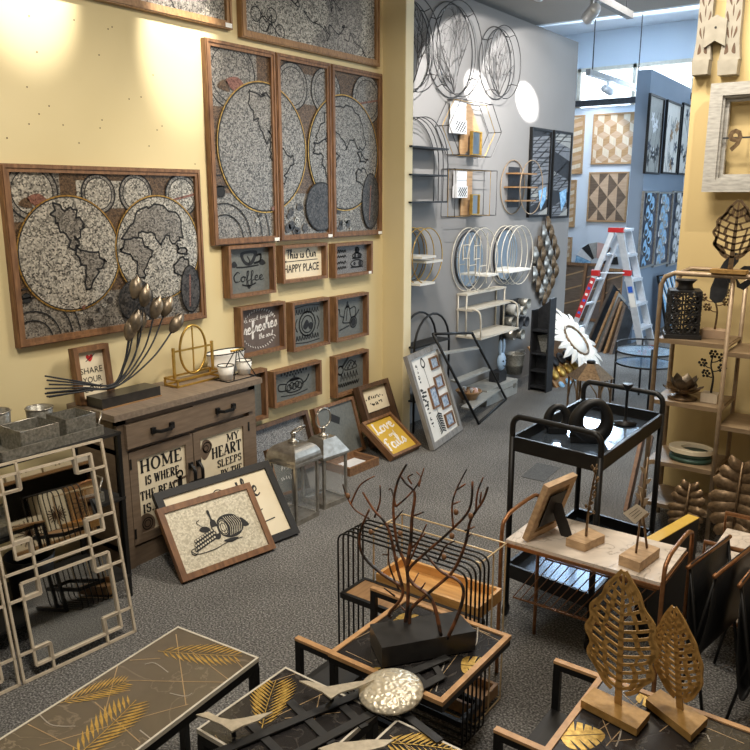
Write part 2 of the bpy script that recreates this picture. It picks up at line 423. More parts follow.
# ------------------------------------------------------------------ pen strokes for hand lettering
SCRIPT = {
 'a': (.55, [[(.45, .45), (.2, .5), (.05, .25), (.15, 0), (.38, .1), (.45, .45), (.42, .1), (.55, .02)]]),
 'b': (.5, [[(.05, .3), (.2, 1), (.1, .2), (.15, 0), (.4, .05), (.4, .4), (.15, .4)]]),
 'c': (.45, [[(.4, .42), (.2, .5), (.05, .25), (.2, 0), (.45, .08)]]),
 'd': (.55, [[(.42, .42), (.2, .5), (.05, .25), (.15, 0), (.38, .1), (.5, 1), (.44, .1), (.55, .02)]]),
 'e': (.45, [[(.02, .2), (.3, .3), (.3, .5), (.1, .42), (.08, .1), (.25, 0), (.45, .1)]]),
 'f': (.4, [[(0, .1), (.25, .6), (.3, 1), (.15, .9), (.12, .2), (.08, -.45), (.2, -.4), (.2, 0), (.4, .1)]]),
 'g': (.5, [[(.42, .42), (.2, .5), (.05, .25), (.2, .05), (.4, .4), (.38, -.35), (.15, -.45), (.15, -.2), (.5, .1)]]),
 'h': (.55, [[(0, .1), (.22, .7), (.25, 1), (.12, .9), (.08, 0), (.2, .4), (.38, .42), (.38, .05), (.55, .05)]]),
 'i': (.3, [[(.05, .3), (.15, .5), (.12, .08), (.3, .05)], [(.17, .7), (.19, .74)]]),
 'k': (.5, [[(.05, 0), (.15, 1)], [(.4, .5), (.12, .28), (.45, 0)]]),
 'l': (.35, [[(0, .1), (.25, .7), (.22, 1), (.1, .8), (.1, .15), (.2, 0), (.35, .1)]]),
 'm': (.75, [[(.05, 0), (.1, .48), (.12, .2), (.3, .5), (.32, .02), (.38, .35), (.55, .48), (.58, .05), (.75, .06)]]),
 'n': (.55, [[(.05, 0), (.1, .48), (.12, .2), (.32, .5), (.38, .05), (.55, .06)]]),
 'o': (.5, [[(.3, .5), (.08, .38), (.1, .05), (.35, .05), (.4, .4), (.25, .5), (.5, .4)]]),
 'p': (.5, [[(.1, .5), (.05, -.5)], [(.08, .35), (.3, .5), (.42, .25), (.25, 0), (.08, .1)]]),
 'r': (.4, [[(0, .1), (.12, .55), (.18, .42), (.32, .42), (.25, .1), (.4, .05)]]),
 's': (.4, [[(0, .08), (.22, .52), (.3, .2), (.18, 0), (.05, .05), (.4, .1)]]),
 't': (.35, [[(.12, .95), (.1, .15), (.2, 0), (.35, .1)], [(0, .6), (.3, .66)]]),
 'u': (.55, [[(.05, .48), (.08, .08), (.28, .08), (.4, .48), (.4, .08), (.55, .05)]]),
 'v': (.5, [[(.02, .45), (.12, .48), (.2, .02), (.4, .48), (.5, .42)]]),
 'w': (.7, [[(.02, .48), (.12, .05), (.3, .4), (.42, .05), (.6, .48), (.7, .42)]]),
 'y': (.5, [[(.05, .48), (.1, .12), (.3, .12), (.42, .48), (.35, -.4), (.15, -.4), (.5, .08)]]),
 'z': (.45, [[(.05, .46), (.35, .46), (.05, .02), (.4, .02)]]),
 'T': (.6, [[(0, .9), (.3, 1), (.65, .95)], [(.35, .98), (.28, 0)]]),
 'O': (.7, [[(.35, 1), (.05, .6), (.15, .05), (.5, .05), (.65, .6), (.35, 1), (.45, .85)]]),
 'L': (.55, [[(.35, .9), (.25, 1), (.18, .6), (.1, .02), (.0, .06), (.2, .08), (.55, .0)]]),
 'F': (.5, [[(.08, .7), (.3, 1), (.55, .95)], [(.25, .98), (.15, 0), (.05, .05)], [(.1, .5), (.4, .55)]]),
 'C': (.65, [[(.6, .85), (.4, 1), (.08, .6), (.15, .08), (.45, .02), (.68, .15)]]),
 'H': (.6, [[(.1, 1), (.08, 0)], [(.5, 1), (.45, 0)], [(.02, .5), (.55, .55)]]),
 'S': (.55, [[(.48, .88), (.25, 1), (.12, .7), (.42, .4), (.35, .05), (.02, .1)]]),
 'I': (.3, [[(.15, 1), (.12, 0)]]), ' ': (.3, []), '.': (.2, [[(.08, .02), (.11, .04)]]),
}
def script(mb, txt, x0, x1, y, h, z0, z1, pen=0.09, slope=0.0):
    wd = sum(SCRIPT.get(c, SCRIPT['n'])[0] for c in txt); sx = (x1 - x0) / wd; x = x0
    for c in txt:
        cw, st = SCRIPT.get(c, SCRIPT['n'])
        for q in st:
            pts = [(x + p[0] * sx, y + p[1] * h + (x + p[0] * sx - x0) * slope) for p in q]
            sp = [(p.x, p.y) for p in smooth_pts([(a, b, 0) for a, b in pts], 4)]
            ws = []
            for i in range(len(sp)):
                dy = sp[min(i + 1, len(sp) - 1)][1] - sp[max(i - 1, 0)][1]
                ws.append(h * pen * (1.5 if dy < 0 else 0.8))
            mb.ribbon(sp, ws, z0, z1)
        x += cw * sx
    return mb
def scrawl(mb, x0, x1, y, h, z0, z1, n, pen=.16, seed=1):   # a run of unreadable pen marks
    rnd = random.Random(seed)
    for k in range(n):
        x = x0 + (x1 - x0) * k / n; s = (x1 - x0) / n; P = [(x + s * rnd.uniform(0, .8), y + h * rnd.uniform(0, 1)) for _ in range(3)]
        mb.ribbon([(p.x, p.y) for p in smooth_pts([(a, b, 0) for a, b in P], 3)], h * pen, z0, z1)
    return mb
# slab-serif capitals: thick stems (t) and thin strokes (n), then feet
SERIF = {
 'H': (1, [('t', .2, 0, .2, 1), ('t', .8, 0, .8, 1), ('n', .2, .52, .8, .52)], [(.2, 0), (.2, 1), (.8, 0), (.8, 1)]),
 'O': (1, [('o', 0, 1)], []), 'M': (1.2, [('n', .15, 0, .15, 1), ('t', .15, 1, .5, .1), ('n', .5, .1, .85, 1), ('t', .85, 0, .85, 1)], [(.15, 0), (.85, 0), (.1, 1), (.9, 1)]),
 'E': (.85, [('t', .25, 0, .25, 1), ('n', .25, .97, .85, .97), ('n', .25, .03, .9, .03), ('n', .25, .52, .65, .52), ('n', .85, .98, .85, .78), ('n', .9, .02, .9, .24)], [(.2, 0), (.2, 1)]),
 'I': (.5, [('t', .5, 0, .5, 1)], [(.5, 0), (.5, 1)]),
 'S': (.75, [('s', 0, 1)], []), 'W': (1.25, [('t', .12, 1, .33, 0), ('n', .33, 0, .5, .95), ('t', .5, .95, .7, 0), ('n', .7, 0, .9, 1)], [(.1, 1), (.9, 1)]),
 'R': (.95, [('t', .22, 0, .22, 1), ('p', 0, 1), ('t', .45, .48, .85, 0)], [(.2, 0), (.2, 1), (.88, 0)]),
 'T': (.9, [('t', .5, 0, .5, 1), ('n', .08, .97, .92, .97), ('n', .1, .98, .1, .76), ('n', .9, .98, .9, .76)], [(.5, 0)]),
 'B': (.85, [('t', .22, 0, .22, 1), ('p', 0, 1), ('q', 0, 1)], [(.18, 0), (.18, 1)]),
 'A': (1, [('n', .12, 0, .48, 1), ('t', .48, 1, .85, 0), ('n', .28, .33, .7, .33)], [(.12, 0), (.86, 0)]),
 'C': (.85, [('c', 0, 1)], []), 'Y': (.95, [('t', .12, 1, .5, .45), ('n', .5, .45, .88, 1), ('t', .5, .45, .5, 0)], [(.12, 1), (.88, 1), (.5, 0)]),
 'L': (.8, [('t', .25, 0, .25, 1), ('n', .25, .03, .85, .03), ('n', .86, .02, .86, .26)], [(.22, 0), (.22, 1)]),
 'P': (.85, [('t', .22, 0, .22, 1), ('p', 0, 1)], [(.22, 0), (.22, 1)]), '.': (.4, [('d', 0, 0)], []), ' ': (.5, [], []),
}
def serif(mb, txt, x0, x1, yc, h, z0, z1, thick=0.2, thin=0.085):
    wd = sum(SERIF[c][0] for c in txt); s = (x1 - x0) / wd; y0 = yc - h / 2; x = x0
    for c in txt:
        cw, st, ft = SERIF[c]; W_ = cw * s * 0.94
        def pt(a, b): return (x + a * W_, y0 + b * h)
        def arc(cx, cy, rx, ry, a0, a1, n=12):
            P = [(cx + rx * math.cos(a0 + (a1 - a0) * k / n), cy + ry * math.sin(a0 + (a1 - a0) * k / n)) for k in range(n + 1)]
            ws = [h * (thin + (thick - thin) * abs(math.cos(a0 + (a1 - a0) * k / n)) ** 1.5) for k in range(n + 1)]
            mb.ribbon([pt(*p) for p in P], ws, z0, z1)
        for q in st:
            if q[0] in 'tn': mb.ribbon([pt(q[1], q[2]), pt(q[3], q[4])], h * (thick if q[0] == 't' else thin), z0, z1)
            elif q[0] == 'o': arc(.5, .5, .38, .47, 0, 2 * PI, 24)
            elif q[0] == 'c':
                arc(.55, .5, .4, .47, .7, 2 * PI - .6, 20); mb.ribbon([pt(.87, .98), pt(.87, .7)], h * thin, z0, z1)
            elif q[0] == 'p': arc(.3, .74, .5, .24, -PI / 2, PI / 2)
            elif q[0] == 'q': arc(.3, .26, .55, .24, -PI / 2, PI / 2)
            elif q[0] == 's':
                arc(.48, .74, .3, .23, .3, PI * 1.5, 12); arc(.48, .27, .34, .25, PI / 2, -PI + .3, 12)
                mb.ribbon([pt(.8, .97), pt(.8, .72)], h * thin, z0, z1); mb.ribbon([pt(.13, .03), pt(.13, .3)], h * thin, z0, z1)
            elif q[0] == 'd': mb.disc(*pt(.4, .07), h * .1, z0, z1, 10)
        for a, b in ft:
            yy = .03 if b == 0 else .97
            mb.ribbon([pt(a - .16 / cw * .9, yy), pt(a + .16 / cw * .9, yy)], h * thin * .9, z0, z1)
        x += cw * s
    return mb
# ------------------------------------------------------------------ the room
XW = -3.33; YR = 4.64; XG = -3.25
def plane_box(name, mat, *b): return struct(MB(mat).bx(*b).build(name))
plane_box('floor', M['carpet'], -6.5, 1.6, -1.5, 12.2, -0.1, 0)
mb = MB([M['yellow'], M['woodd']]).bx(XW - 0.12, XW, -1.5, YR, 0, 3.3); mb.k = 1
for px_, py_ in ((29, 16), (37, 52), (99, 55), (27, 87), (39, 114), (29, 124), (49, 106), (63, 125), (79, 143), (102, 120), (100, 128), (129, 99), (141, 97), (153, 75), (157, 130), (162, 126), (149, 146), (7, 138), (8, 165), (195, 164), (112, 27), (108, 29), (74, 20)):
    v = PX(px_, py_, XW); mb.X = frame3((XW, v.y, v.z), (0, 1, 0), (0, 0, 1), (1, 0, 0)); mb.disc(0, 0, .0035, 0, .001, 7)
struct(mb.build('wall_left'))
XT0 = PY(403, 300, YR).x; YT = PX(411, 300, XT0 + .006).y
plane_box('wall_left_return', M['yellow'], XW, XT0, YR, YT, 0, 3.3)
plane_box('trim_1', M['yellow_trim'], XT0, XT0 + .006, YR + .002, YT, 0, 3.3)
plane_box('wall_grey', M['grey'], XG - 0.14, XG, YT, 7.85, 0, 3.22)
plane_box('ceiling', M['ceil'], -6.5, 1.6, -1.5, 7.0, 3.25, 3.35)
plane_box('ceiling_back', M['ceil_daylit'], -6.5, 1.6, 7.0, 12.2, 4.0, 4.1)
plane_box('trim_2', M['ceil_daylit'], -6.5, 1.6, 7.0, 7.06, 3.25, 4.0)
YB = 11.4
# back wall with the high window left open
mb = MB(M['backwall'])
wz0, wz1 = 2.98, 3.52
mb.bx(-6.5, 1.6, YB, YB + 0.12, 0, wz0).bx(-6.5, 1.6, YB, YB + 0.12, wz1, 4.0).bx(-6.5, -4.72, YB, YB + 0.12, wz0, wz1).bx(0.6, 1.6, YB, YB + 0.12, wz0, wz1)
struct(mb.build('wall_back'))
wn = struct(D.objects.new('window_1', None)); COL.objects.link(wn); ROOTM['window_1'] = Matrix.Identity(4)
mb = MB(M['wirewhite'])
for x in (-4.7, -3.9, -3.1, -2.3, -1.5, -0.7): mb.bx(x, x + 0.05, YB - 0.02, YB + 0.05, wz0, wz1)
mb.bx(-4.72, 0.6, YB - 0.02, YB + 0.05, wz1 - 0.05, wz1)
mb.build('window_frame', None, wn)
MB(M['graphite']).bx(-4.72, 0.6, YB - 0.05, YB + 0.05, wz0 + 0.02, wz0 + 0.1).build('window_rail', None, wn)
MB(emit('bright_sky', (225, 240, 255), 3.2)).bx(-4.7, 0.6, YB + 0.06, YB + 0.07, wz0, wz1).build('pane', None, wn)
# partition in blue grey, behind the ladder
mb = MB(M['partition']); a = math.radians(2.5)
mb.X = T(-2.975, 9.3, 0) @ Matrix.Rotation(a, 4, 'Z')
mb.bx(-0.155, 0, 0, 1.95, 0, 3.12)
struct(mb.build('wall_partition'))
# right wall, ochre
YRW = 4.4; XR = PY(693, 80, YRW).x
plane_box('wall_right', M['yellow_r'], XR, 1.6, YRW, YRW + 0.12, 0, 3.3)
# ------------------------------------------------------------------ prints
class Art:
    """flat print: polygons in local xy, clipped to a rectangle, stacked in thin layers"""
    def __init__(s, mats, clip=None, off=(0, 0)): s.mb = MB(mats); s.clip = clip; s.off = off; s.z = 0.0; s.dz = 0.00035
    def layer(s): s.z += s.dz
    def poly(s, pts, k):
        pts = [(p[0] + s.off[0], p[1] + s.off[1]) for p in pts]
        if s.clip:
            x0, x1, y0, y1 = s.clip
            for ax, lim, sg in ((0, x0, 1), (0, x1, -1), (1, y0, 1), (1, y1, -1)):
                out = []
                for i in range(len(pts)):
                    a, b = pts[i - 1], pts[i]; da = (a[ax] - lim) * sg; db = (b[ax] - lim) * sg
                    if (da >= 0) != (db >= 0):
                        t = da / (da - db); out.append((a[0] + (b[0] - a[0]) * t, a[1] + (b[1] - a[1]) * t))
                    if db >= 0: out.append(b)
                pts = out
                if len(pts) < 3: return
        ar = sum(pts[i - 1][0] * pts[i][1] - pts[i][0] * pts[i - 1][1] for i in range(len(pts)))
        if ar < 0: pts = pts[::-1]
        s.mb.k = k; s.mb.add([(x, y, s.z) for x, y in pts], [tuple(range(len(pts)))])
    def rect(s, x0, x1, y0, y1, k): s.poly([(x0, y0), (x1, y0), (x1, y1), (x0, y1)], k)
    def disc(s, cx, cy, r, k, ry=None, n=40):
        ry = ry or r; s.poly([(cx + r * math.cos(2 * PI * i / n), cy + ry * math.sin(2 * PI * i / n)) for i in range(n)], k)
    def line(s, pts, wd, k, closed=False):
        P = [Vector(p[:2]) for p in pts]; N = len(P)
        for i in range(N if closed else N - 1):
            a, b = P[i], P[(i + 1) % N]; d = b - a
            if d.length < 1e-9: continue
            d.normalize(); n = Vector((-d.y, d.x)) * wd / 2; e = d * wd * 0.3
            s.poly([tuple(a + n - e), tuple(a - n - e), tuple(b - n + e), tuple(b + n + e)], k)
    def curve(s, pts, wd, k, closed=False, kk=4):
        s.line([(p.x, p.y) for p in smooth_pts([(a, b, 0) for a, b in pts], kk, closed)], wd, k, closed)
    def blob(s, pts, k, kk=4): s.poly([(p.x, p.y) for p in smooth_pts([(a, b, 0) for a, b in pts], kk, True)], k)
    def ring(s, cx, cy, r, wd, k, a0=0, a1=2 * PI, n=44, ry=None):
        ry = ry or r
        s.line([(cx + r * math.cos(a0 + (a1 - a0) * i / n), cy + ry * math.sin(a0 + (a1 - a0) * i / n)) for i in range(n + 1)], wd, k)
AMER = [[(-.25, .9), (-.05, .82), (.05, .88), (.2, .7), (.3, .5), (.2, .38), (.12, .3), (.18, .18), (.05, .12), (-.02, .25), (-.12, .42), (-.22, .55), (-.3, .72)],
        [(.15, .1), (.35, .08), (.6, -.05), (.72, -.15), (.55, -.32), (.42, -.5), (.3, -.62), (.24, -.5), (.28, -.3), (.16, -.1)]]
EURA = [[(-.85, .25), (-.7, .5), (-.45, .72), (-.2, .85), (.2, .82), (.5, .62), (.62, .3), (.5, .15), (.35, .12), (.22, .3), (.05, .1), (-.1, .3), (-.4, .38), (-.55, .28)],
        [(-.9, .12), (-.72, .25), (-.45, .2), (-.3, .05), (-.2, -.02), (-.35, -.25), (-.42, -.5), (-.52, -.55), (-.6, -.25), (-.7, -.02), (-.88, .0)],
        [(.35, -.3), (.55, -.22), (.72, -.3), (.75, -.5), (.6, -.58), (.38, -.48)], [(.42, .06), (.55, .0), (.7, -.08), (.6, -.12), (.45, -.04)]]
MAPM = ['brownmos', 'silvmos', 'silvdk', 'darkmos', 'ink', 'goldline', 'greymos', 'redmos']
def map_art(w, h, clip, off, seed=1, dull=False):
    rnd = random.Random(seed)
    A = Art([M[x] for x in MAPM], clip, off); R = 0.245 * w if w < 1.25 else 0.228 * w; S = 2 if dull else 1
    A.z = 0.0005
    A.rect(-w / 2, w / 2, -h / 2, h / 2, 0); A.layer()
    A.rect(-w / 2, w / 2, -h / 2, -h * .25, 6)
    A.rect(-w * .18, w * .22, h * .27, h * .44, S); A.rect(w * .36, w / 2, h * .27, h * .47, S); A.rect(-w / 2, -w * .26, h * .2, h * .5, 6); A.layer()
    for cx, cy, r, k in ((-.39, .37, .105, S), (-.07, .36, .078, S), (.135, .36, .082, S), (.41, .35, .09, S)):
        A.disc(cx * w, cy * h, r * w * 1.12, 2); A.layer(); A.ring(cx * w, cy * h, r * w * 1.12, .008, 4)
        A.disc(cx * w, cy * h, r * w * .9, k); A.layer(); A.ring(cx * w, cy * h, r * w * .9, .005, 4); A.layer()
    A.blob([(-.42 * w, .33 * h), (-.36 * w, .36 * h), (-.31 * w, .29 * h), (-.34 * w, .26 * h)], 7)
    A.blob([(-.46 * w, .3 * h), (-.42 * w, .34 * h), (-.4 * w, .28 * h)], 0)
    A.line([(.32 * w, .31 * h), (.5 * w, .36 * h)], .012, 7); A.line([(.41 * w, .25 * h), (.41 * w, .45 * h)], .008, 6); A.layer()
    # lower ornaments
    for r in (.23, .19, .13, .09): A.ring(-.45 * w, -.5 * h, r * w, .006, 4)
    for i in range(46): A.disc(rnd.uniform(-.3, .5) * w, rnd.uniform(-.48, -.3) * h, rnd.uniform(.006, .02) * w, rnd.choice((1, 2, 3, 3)), n=7)
    A.disc(-.465 * w, -.24 * h, .022 * w, 4); A.ring(-.465 * w, -.24 * h, .022 * w, .004, 2); A.disc(.475 * w, -.2 * h, .02 * w, 4); A.layer()
    for cx, cont in ((-.235, AMER), (.25, EURA)):
        A.disc(cx * w, -.0 * h, R * 1.03, 4, n=60); A.layer(); A.ring(cx * w, -.0 * h, R * 1.035, .007, 5, n=60); A.layer()
        A.disc(cx * w, -.0 * h, R, S, n=60); A.layer()
        for c in cont:
            q = [(cx * w + x * R, -.01 * h + y * R) for x, y in c]
            A.blob(q, 6); A.layer()
            j = [(p.x + rnd.uniform(-1, 1) * .012 * w, p.y + rnd.uniform(-1, 1) * .012 * w, 0) for p in smooth_pts([(a, b, 0) for a, b in q], 3, True)]
            A.line(j, .009, 4, True); A.layer()
    A.disc(.09 * w, -.33 * h, .1 * w, 4); A.layer(); A.disc(.09 * w, -.33 * h, .094 * w, 3); A.layer()
    A.disc(.43 * w, -.3 * h, .062 * w, 3, .12 * w); A.ring(.43 * w, -.3 * h, .062 * w, .006, 4, ry=.12 * w); A.layer()
    A.line([(.42 * w, -.42 * h), (.43 * w, -.2 * h)], .01, 7)
    A.blob([(-.21 * w, -.33 * h), (-.19 * w, -.32 * h), (-.2 * w, -.35 * h)], 7)
    return A.mb
def hang(y0, y1, z0, z1, d, name, label, cat, group=None, wallx=None):
    return thing(name, label, cat, wallX((y0 + y1) / 2, (z0 + z1) / 2, XW if wallx is None else wallx), group), y1 - y0, z1 - z0
def art_panel(t, w, h, b, d, fm, mbp, backmat, tagged=True, z=0.5):
    mb = MB(fm); rect_frame(mb, w, h, b, 0.001, d); rect_frame(mb, w - b * .3, h - b * .3, b * .35, d, d + .006)
    mb.build('frame', None, t)
    mbp.X = Matrix.Identity(4)
    p = MB(mbp.mats + [backmat]); p.k = len(mbp.mats); zz = d * z
    p.bx(-w / 2 + b, w / 2 - b, -h / 2 + b, h / 2 - b, 0.001, zz)
    p.k = 0; base = len(p.v); p.v += [v + Vector((0, 0, zz)) for v in mbp.v]; p.f += [[i + base for i in f] for f in mbp.f]; p.m += mbp.m; p.s += mbp.s
    p.build('picture', None, t)
    if tagged: MB(M['tag']).bx(w / 2 - b * 1.5, w / 2 - b * .3, -h / 2 + b * .15, -h / 2 + b * .7, d + .006, d + .008).build('price_tag', None, t)
def inner(w, h, b): return (-w / 2 + b, w / 2 - b, -h / 2 + b, h / 2 - b)
# large map on the left
d = .035
a = PX(0, 163, XW + d); b_ = PX(207, 318, XW + d)
t, w_, h_ = hang(a.y, b_.y, b_.z, a.z, d, 'map_picture', 'wide brown framed mosaic world map with two globes above the sideboard', 'picture')
art_panel(t, w_, h_, .035, d, M['wood'], map_art(w_ * .95, h_ * .95, inner(w_, h_, .035), (0, 0)), M['woodd'], False)
# three tall panels sharing one map
yy = [PX(209, 140, XW + d).y, PX(278, 150, XW + d).y, PX(332, 150, XW + d).y, min(PX(382.5, 160, XW + d).y, YR - .005)]
zt, zb = PX(300, 57, XW + d).z, PX(300, 240, XW + d).z
WT = yy[3] - yy[0]; names = ('leftmost', 'middle', 'rightmost')
for i in range(3):
    t, w_, h_ = hang(yy[i] + .004, yy[i + 1] - .004, zb, zt, d, 'map_picture', '%s tall narrow framed panel of the three part globe map' % names[i], 'picture', 'tall map panels in a row')
    off = ((yy[0] + yy[3]) / 2 - (yy[i] + yy[i + 1]) / 2, 0)
    art_panel(t, w_, h_, .035, d, M['wood'], map_art(WT * .97, h_ * .95, inner(w_, h_, .035), off, 3, True), M['woodd'])
# two panels hung highest, cut by the top of the photo
def silver_art(w, h, seed):
    rnd = random.Random(seed); A = Art([M[x] for x in MAPM], inner(w, h, .04)); A.z = .0005
    A.rect(-w / 2, w / 2, -h / 2, h / 2, 1); A.layer()
    A.blob([(x * w, y * h) for x, y in ((-.02, -.4), (.1, -.1), (.05, .3), (.3, .4), (.36, -.1), (.3, -.42))], 2); A.layer()
    for k in range(7):
        x, y = rnd.uniform(-.45, .4) * w, rnd.uniform(-.4, .2) * h; pts = []
        for q in range(9): x += rnd.uniform(-.02, .07) * w; y += rnd.uniform(-.1, .1) * h; pts.append((x, y))
        A.curve(pts, .007, 4)
    for k in range(4): A.ring((-.4 + .05 * k) * w, rnd.uniform(-.4, -.2) * h, .03 * w, .006, 4)
    return A.mb
for px0, px1, pyb, lab, sd in ((41, 233, 30, 'silver mosaic panel in pale wood frame, top left above the world map', 4), (242, 380, 67, 'silver relief panel in wood frame hung above the three map panels', 9)):
    y0, y1 = PX(px0, 10 if px0 < 100 else 35, XW + d).y, PX(px1, pyb, XW + d).y
    z0 = PX(px1, pyb, XW + d).z
    t, w_, h_ = hang(y0, y1, z0, 3.15, d, 'mosaic_picture', lab, 'picture', None)
    art_panel(t, w_, h_, .04, d, M['oak'], silver_art(w_, h_, sd), M['woodd'], px0 < 100)
# ------------------------------------------------------------------ small box signs
def box_sign(t, w, h, d, b, fm, panelmat, draw, mats, rec=.018, lett='print'):
    mb = MB(fm); rect_frame(mb, w, h, b, 0.001, d); mb.build('frame', None, t)
    p = MB(panelmat).bx(-w / 2 + b, w / 2 - b, -h / 2 + b, h / 2 - b, 0.001, rec).build('panel', None, t)
    if draw:
        q = MB(mats); q.X = T(0, 0, rec + .0004); draw(q, w - 2 * b, h - 2 * b); q.build(lett, None, t)
Z0, Z1 = 0, .0012
def flat(q, fn):                                # use an Art's drawing inside a sign print
    A = Art(q.mats); fn(A)
    b = len(q.v); q.v += [q.X @ (v + Vector((0, 0, .0008))) for v in A.mb.v]; q.f += [[i + b for i in f] for f in A.mb.f]; q.m += A.mb.m; q.s += A.mb.s
def s_coffee(q, w, h):
    def f(A):
        A.blob([(x * w, y * h) for x, y in ((-.16, .4), (.2, .42), (.18, .25), (.08, .11), (-.06, .11), (-.15, .23))], 0)
        A.layer(); A.blob([(x * w, y * h) for x, y in ((-.1, .35), (.12, .36), (.1, .26), (.03, .17), (-.02, .17), (-.09, .24))], 1)
        A.layer(); A.curve([(x * w, y * h) for x, y in ((-.02, .3), (.03, .2), (.0, .12))], .008, 0)
        A.curve([(x * w, y * h) for x, y in ((.18, .3), (.3, .33), (.28, .18), (.14, .14))], .012, 0)
        A.curve([(x * w, y * h) for x, y in ((-.28, .08), (-.1, .07), (.1, .08), (.24, .09))], .008, 0)
        for sx in (-1, 1):
            A.blob([(sx * x * w, y * h) for x, y in ((.26, .12), (.33, .22), (.42, .12), (.34, .08))], 0)
        A.curve([(x * w, y * h) for x, y in ((-.16, -.32), (0, -.36), (.16, -.31))], .008, 0); A.disc(0, -.38 * h, .012, 0)
    flat(q, f); script(q, 'Coffee', -.36 * w, .36 * w, -.25 * h, .22 * h, Z0, Z1, .1)
def s_happy(q, w, h):
    script(q, 'This is Our', -.36 * w, .36 * w, .15 * h, .28 * h, Z0, Z1, .1)
    q.text('HAPPY PLACE', -.42 * w, .43 * w, -.17 * h, .26 * h, Z0, Z1, bold=.012)
    q.ribbon([(-.4 * w, .06 * h), (.4 * w, .06 * h)], .004, Z0, Z1)
    q.ribbon([(-.36 * w, .03 * h), (-.4 * w, .06 * h), (-.36 * w, .09 * h)], .004, Z0, Z1)
def s_home(q, w, h):
    for i, (a, wd) in enumerate((('This', .3), ('is our', .32), ('home', .4))): pass
    rnd = random.Random(5)
    def f(A):
        for i, y in enumerate((.3, .12, -.1, -.28)):          # small scrawled lines at the left
            x = -.42 * w; pts = []
            for k in range(11): pts.append((x, y * h + (.05 * h if k % 2 else -.05 * h) * rnd.uniform(.4, 1))); x += .03 * w
            A.curve(pts, .008, 0, kk=3)
        for y, ww, hh in ((.3, .1, .1), (.1, .26, .09), (-.18, .36, .13)):   # kettle over two rows of pots at the right
            A.ring(.2 * w, y * h, ww * w * .5, .008, 0, ry=hh * h)
            A.disc(.2 * w - ww * w * .2, y * h, .013, 0); A.disc(.2 * w + ww * w * .25, y * h, .02, 0)
            A.line([(.2 * w - ww * w * .5, y * h - hh * h), (.2 * w + ww * w * .5, y * h - hh * h)], .01, 0)
    flat(q, f)
def wreath(A, w, h, k, r=.42):
    for s0 in (1, -1):
        for i in range(15):
            a = (30 + i * 120 / 14) * s0
            x, y = r * w * math.cos(math.radians(a)), r * h * math.sin(math.radians(a))
            A.line([(x, y), (x + .03 * w * math.cos(math.radians(a * .6)), y + .03 * h * s0)], .006, k); A.disc(x, y, .004, k, n=6)
def s_refresh(q, w, h):
    flat(q, lambda A: wreath(A, w, h, 0))
    script(q, 'a cool breeze', -.36 * w, .36 * w, .18 * h, .1 * h, Z0, Z1, .07, .08)
    script(q, 'refreshes', -.38 * w, .45 * w, -.1 * h, .27 * h, Z0, Z1, .1, .1)
    script(q, 'the soul', -.02 * w, .34 * w, -.24 * h, .12 * h, Z0, Z1, .1, .08)
def s_emblem(q, w, h):
    rnd = random.Random(8)
    def f(A):
        A.ring(0, 0, .24 * w, .010, 0); A.ring(0, -.01 * h, .17 * w, .007, 0)
        A.disc(.1 * w, -.06 * h, .07 * w, 0); A.blob([(-.13 * w, -.06 * h), (-.02 * w, .1 * h), (.05 * w, -.02 * h), (-.05 * w, -.13 * h)], 0)
        for s0, y0 in ((1, .3), (-1, -.31)):
            x = -.34 * w
            for k in range(9):
                A.line([(x, y0 * h - .05 * h), (x + .03 * w, y0 * h + .05 * h)], .009, 0); A.line([(x + .03 * w, y0 * h + .05 * h), (x + .055 * w, y0 * h - .04 * h)], .007, 0); x += .078 * w
            A.curve([(-.36 * w, (y0 + s0 * .1) * h), (0, (y0 + s0 * .13) * h), (.36 * w, (y0 + s0 * .1) * h)], .006, 0)
        for sx in (-1, 1): A.curve([(sx * .3 * w, .14 * h), (sx * .36 * w, 0), (sx * .3 * w, -.16 * h)], .008, 0)
    flat(q, f)
def s_pot(q, w, h):
    def f(A):
        P = lambda L: [(x * w, y * h) for x, y in L]
        A.curve(P([(-.1, .22), (-.16, -.02), (-.18, -.14), (.1, -.15), (.06, .05), (.02, .23)]), .009, 0, True)
        A.blob(P([(-.1, .23), (.03, .24), (-.03, .34)]), 0); A.disc(-.03 * w, .36 * h, .01, 0)
        A.curve(P([(-.15, .0), (-.28, .05), (-.3, .2), (-.34, .22)]), .008, 0)
        A.curve(P([(.04, .18), (.22, .22), (.24, .02), (.1, -.08)]), .008, 0)
        A.disc(.16 * w, -.17 * h, .13 * w, 0); A.layer(); A.ring(.16 * w, -.17 * h, .09 * w, .004, 1); A.line(P([(.22, -.05), (.36, .12)]), .010, 0)
        A.line(P([(-.3, -.32), (.02, -.24)]), .01, 0); A.line(P([(-.04, .2), (-.08, -.1)]), .008, 0)
    flat(q, f)
def s_teapot(q, w, h):
    def f(A):
        P = lambda L: [(x * w, y * h) for x, y in L]
        A.curve(P([(-.12, .1), (-.2, -.1), (-.12, -.28), (.12, -.28), (.2, -.1), (.12, .1)]), .008, 0, True)
        A.blob(P([(-.12, .08), (.12, .08), (.06, .18), (-.06, .18)]), 0); A.disc(0, .22 * h, .008, 0)
        A.curve(P([(-.18, .02), (-.34, .06), (-.34, -.14), (-.17, -.2)]), .008, 0); A.curve(P([(.18, -.1), (.28, .0), (.34, .16)]), .010, 0)
        for i in range(5): A.ring((-.12 + .06 * i) * w, (-.12 + .05 * (i % 2)) * h, .02, .007, 0, n=10)
        A.curve(P([(-.3, -.34), (0, -.4), (.3, -.34)]), .006, 0)
        for i in range(9): A.disc((-.28 + .07 * i) * w, .4 * h - abs(i - 4) * .008 * h, .010, 0, n=8)
        for i in range(6): A.disc((-.16 + .065 * i) * w, .3 * h, .008, 0, n=8)
    flat(q, f)
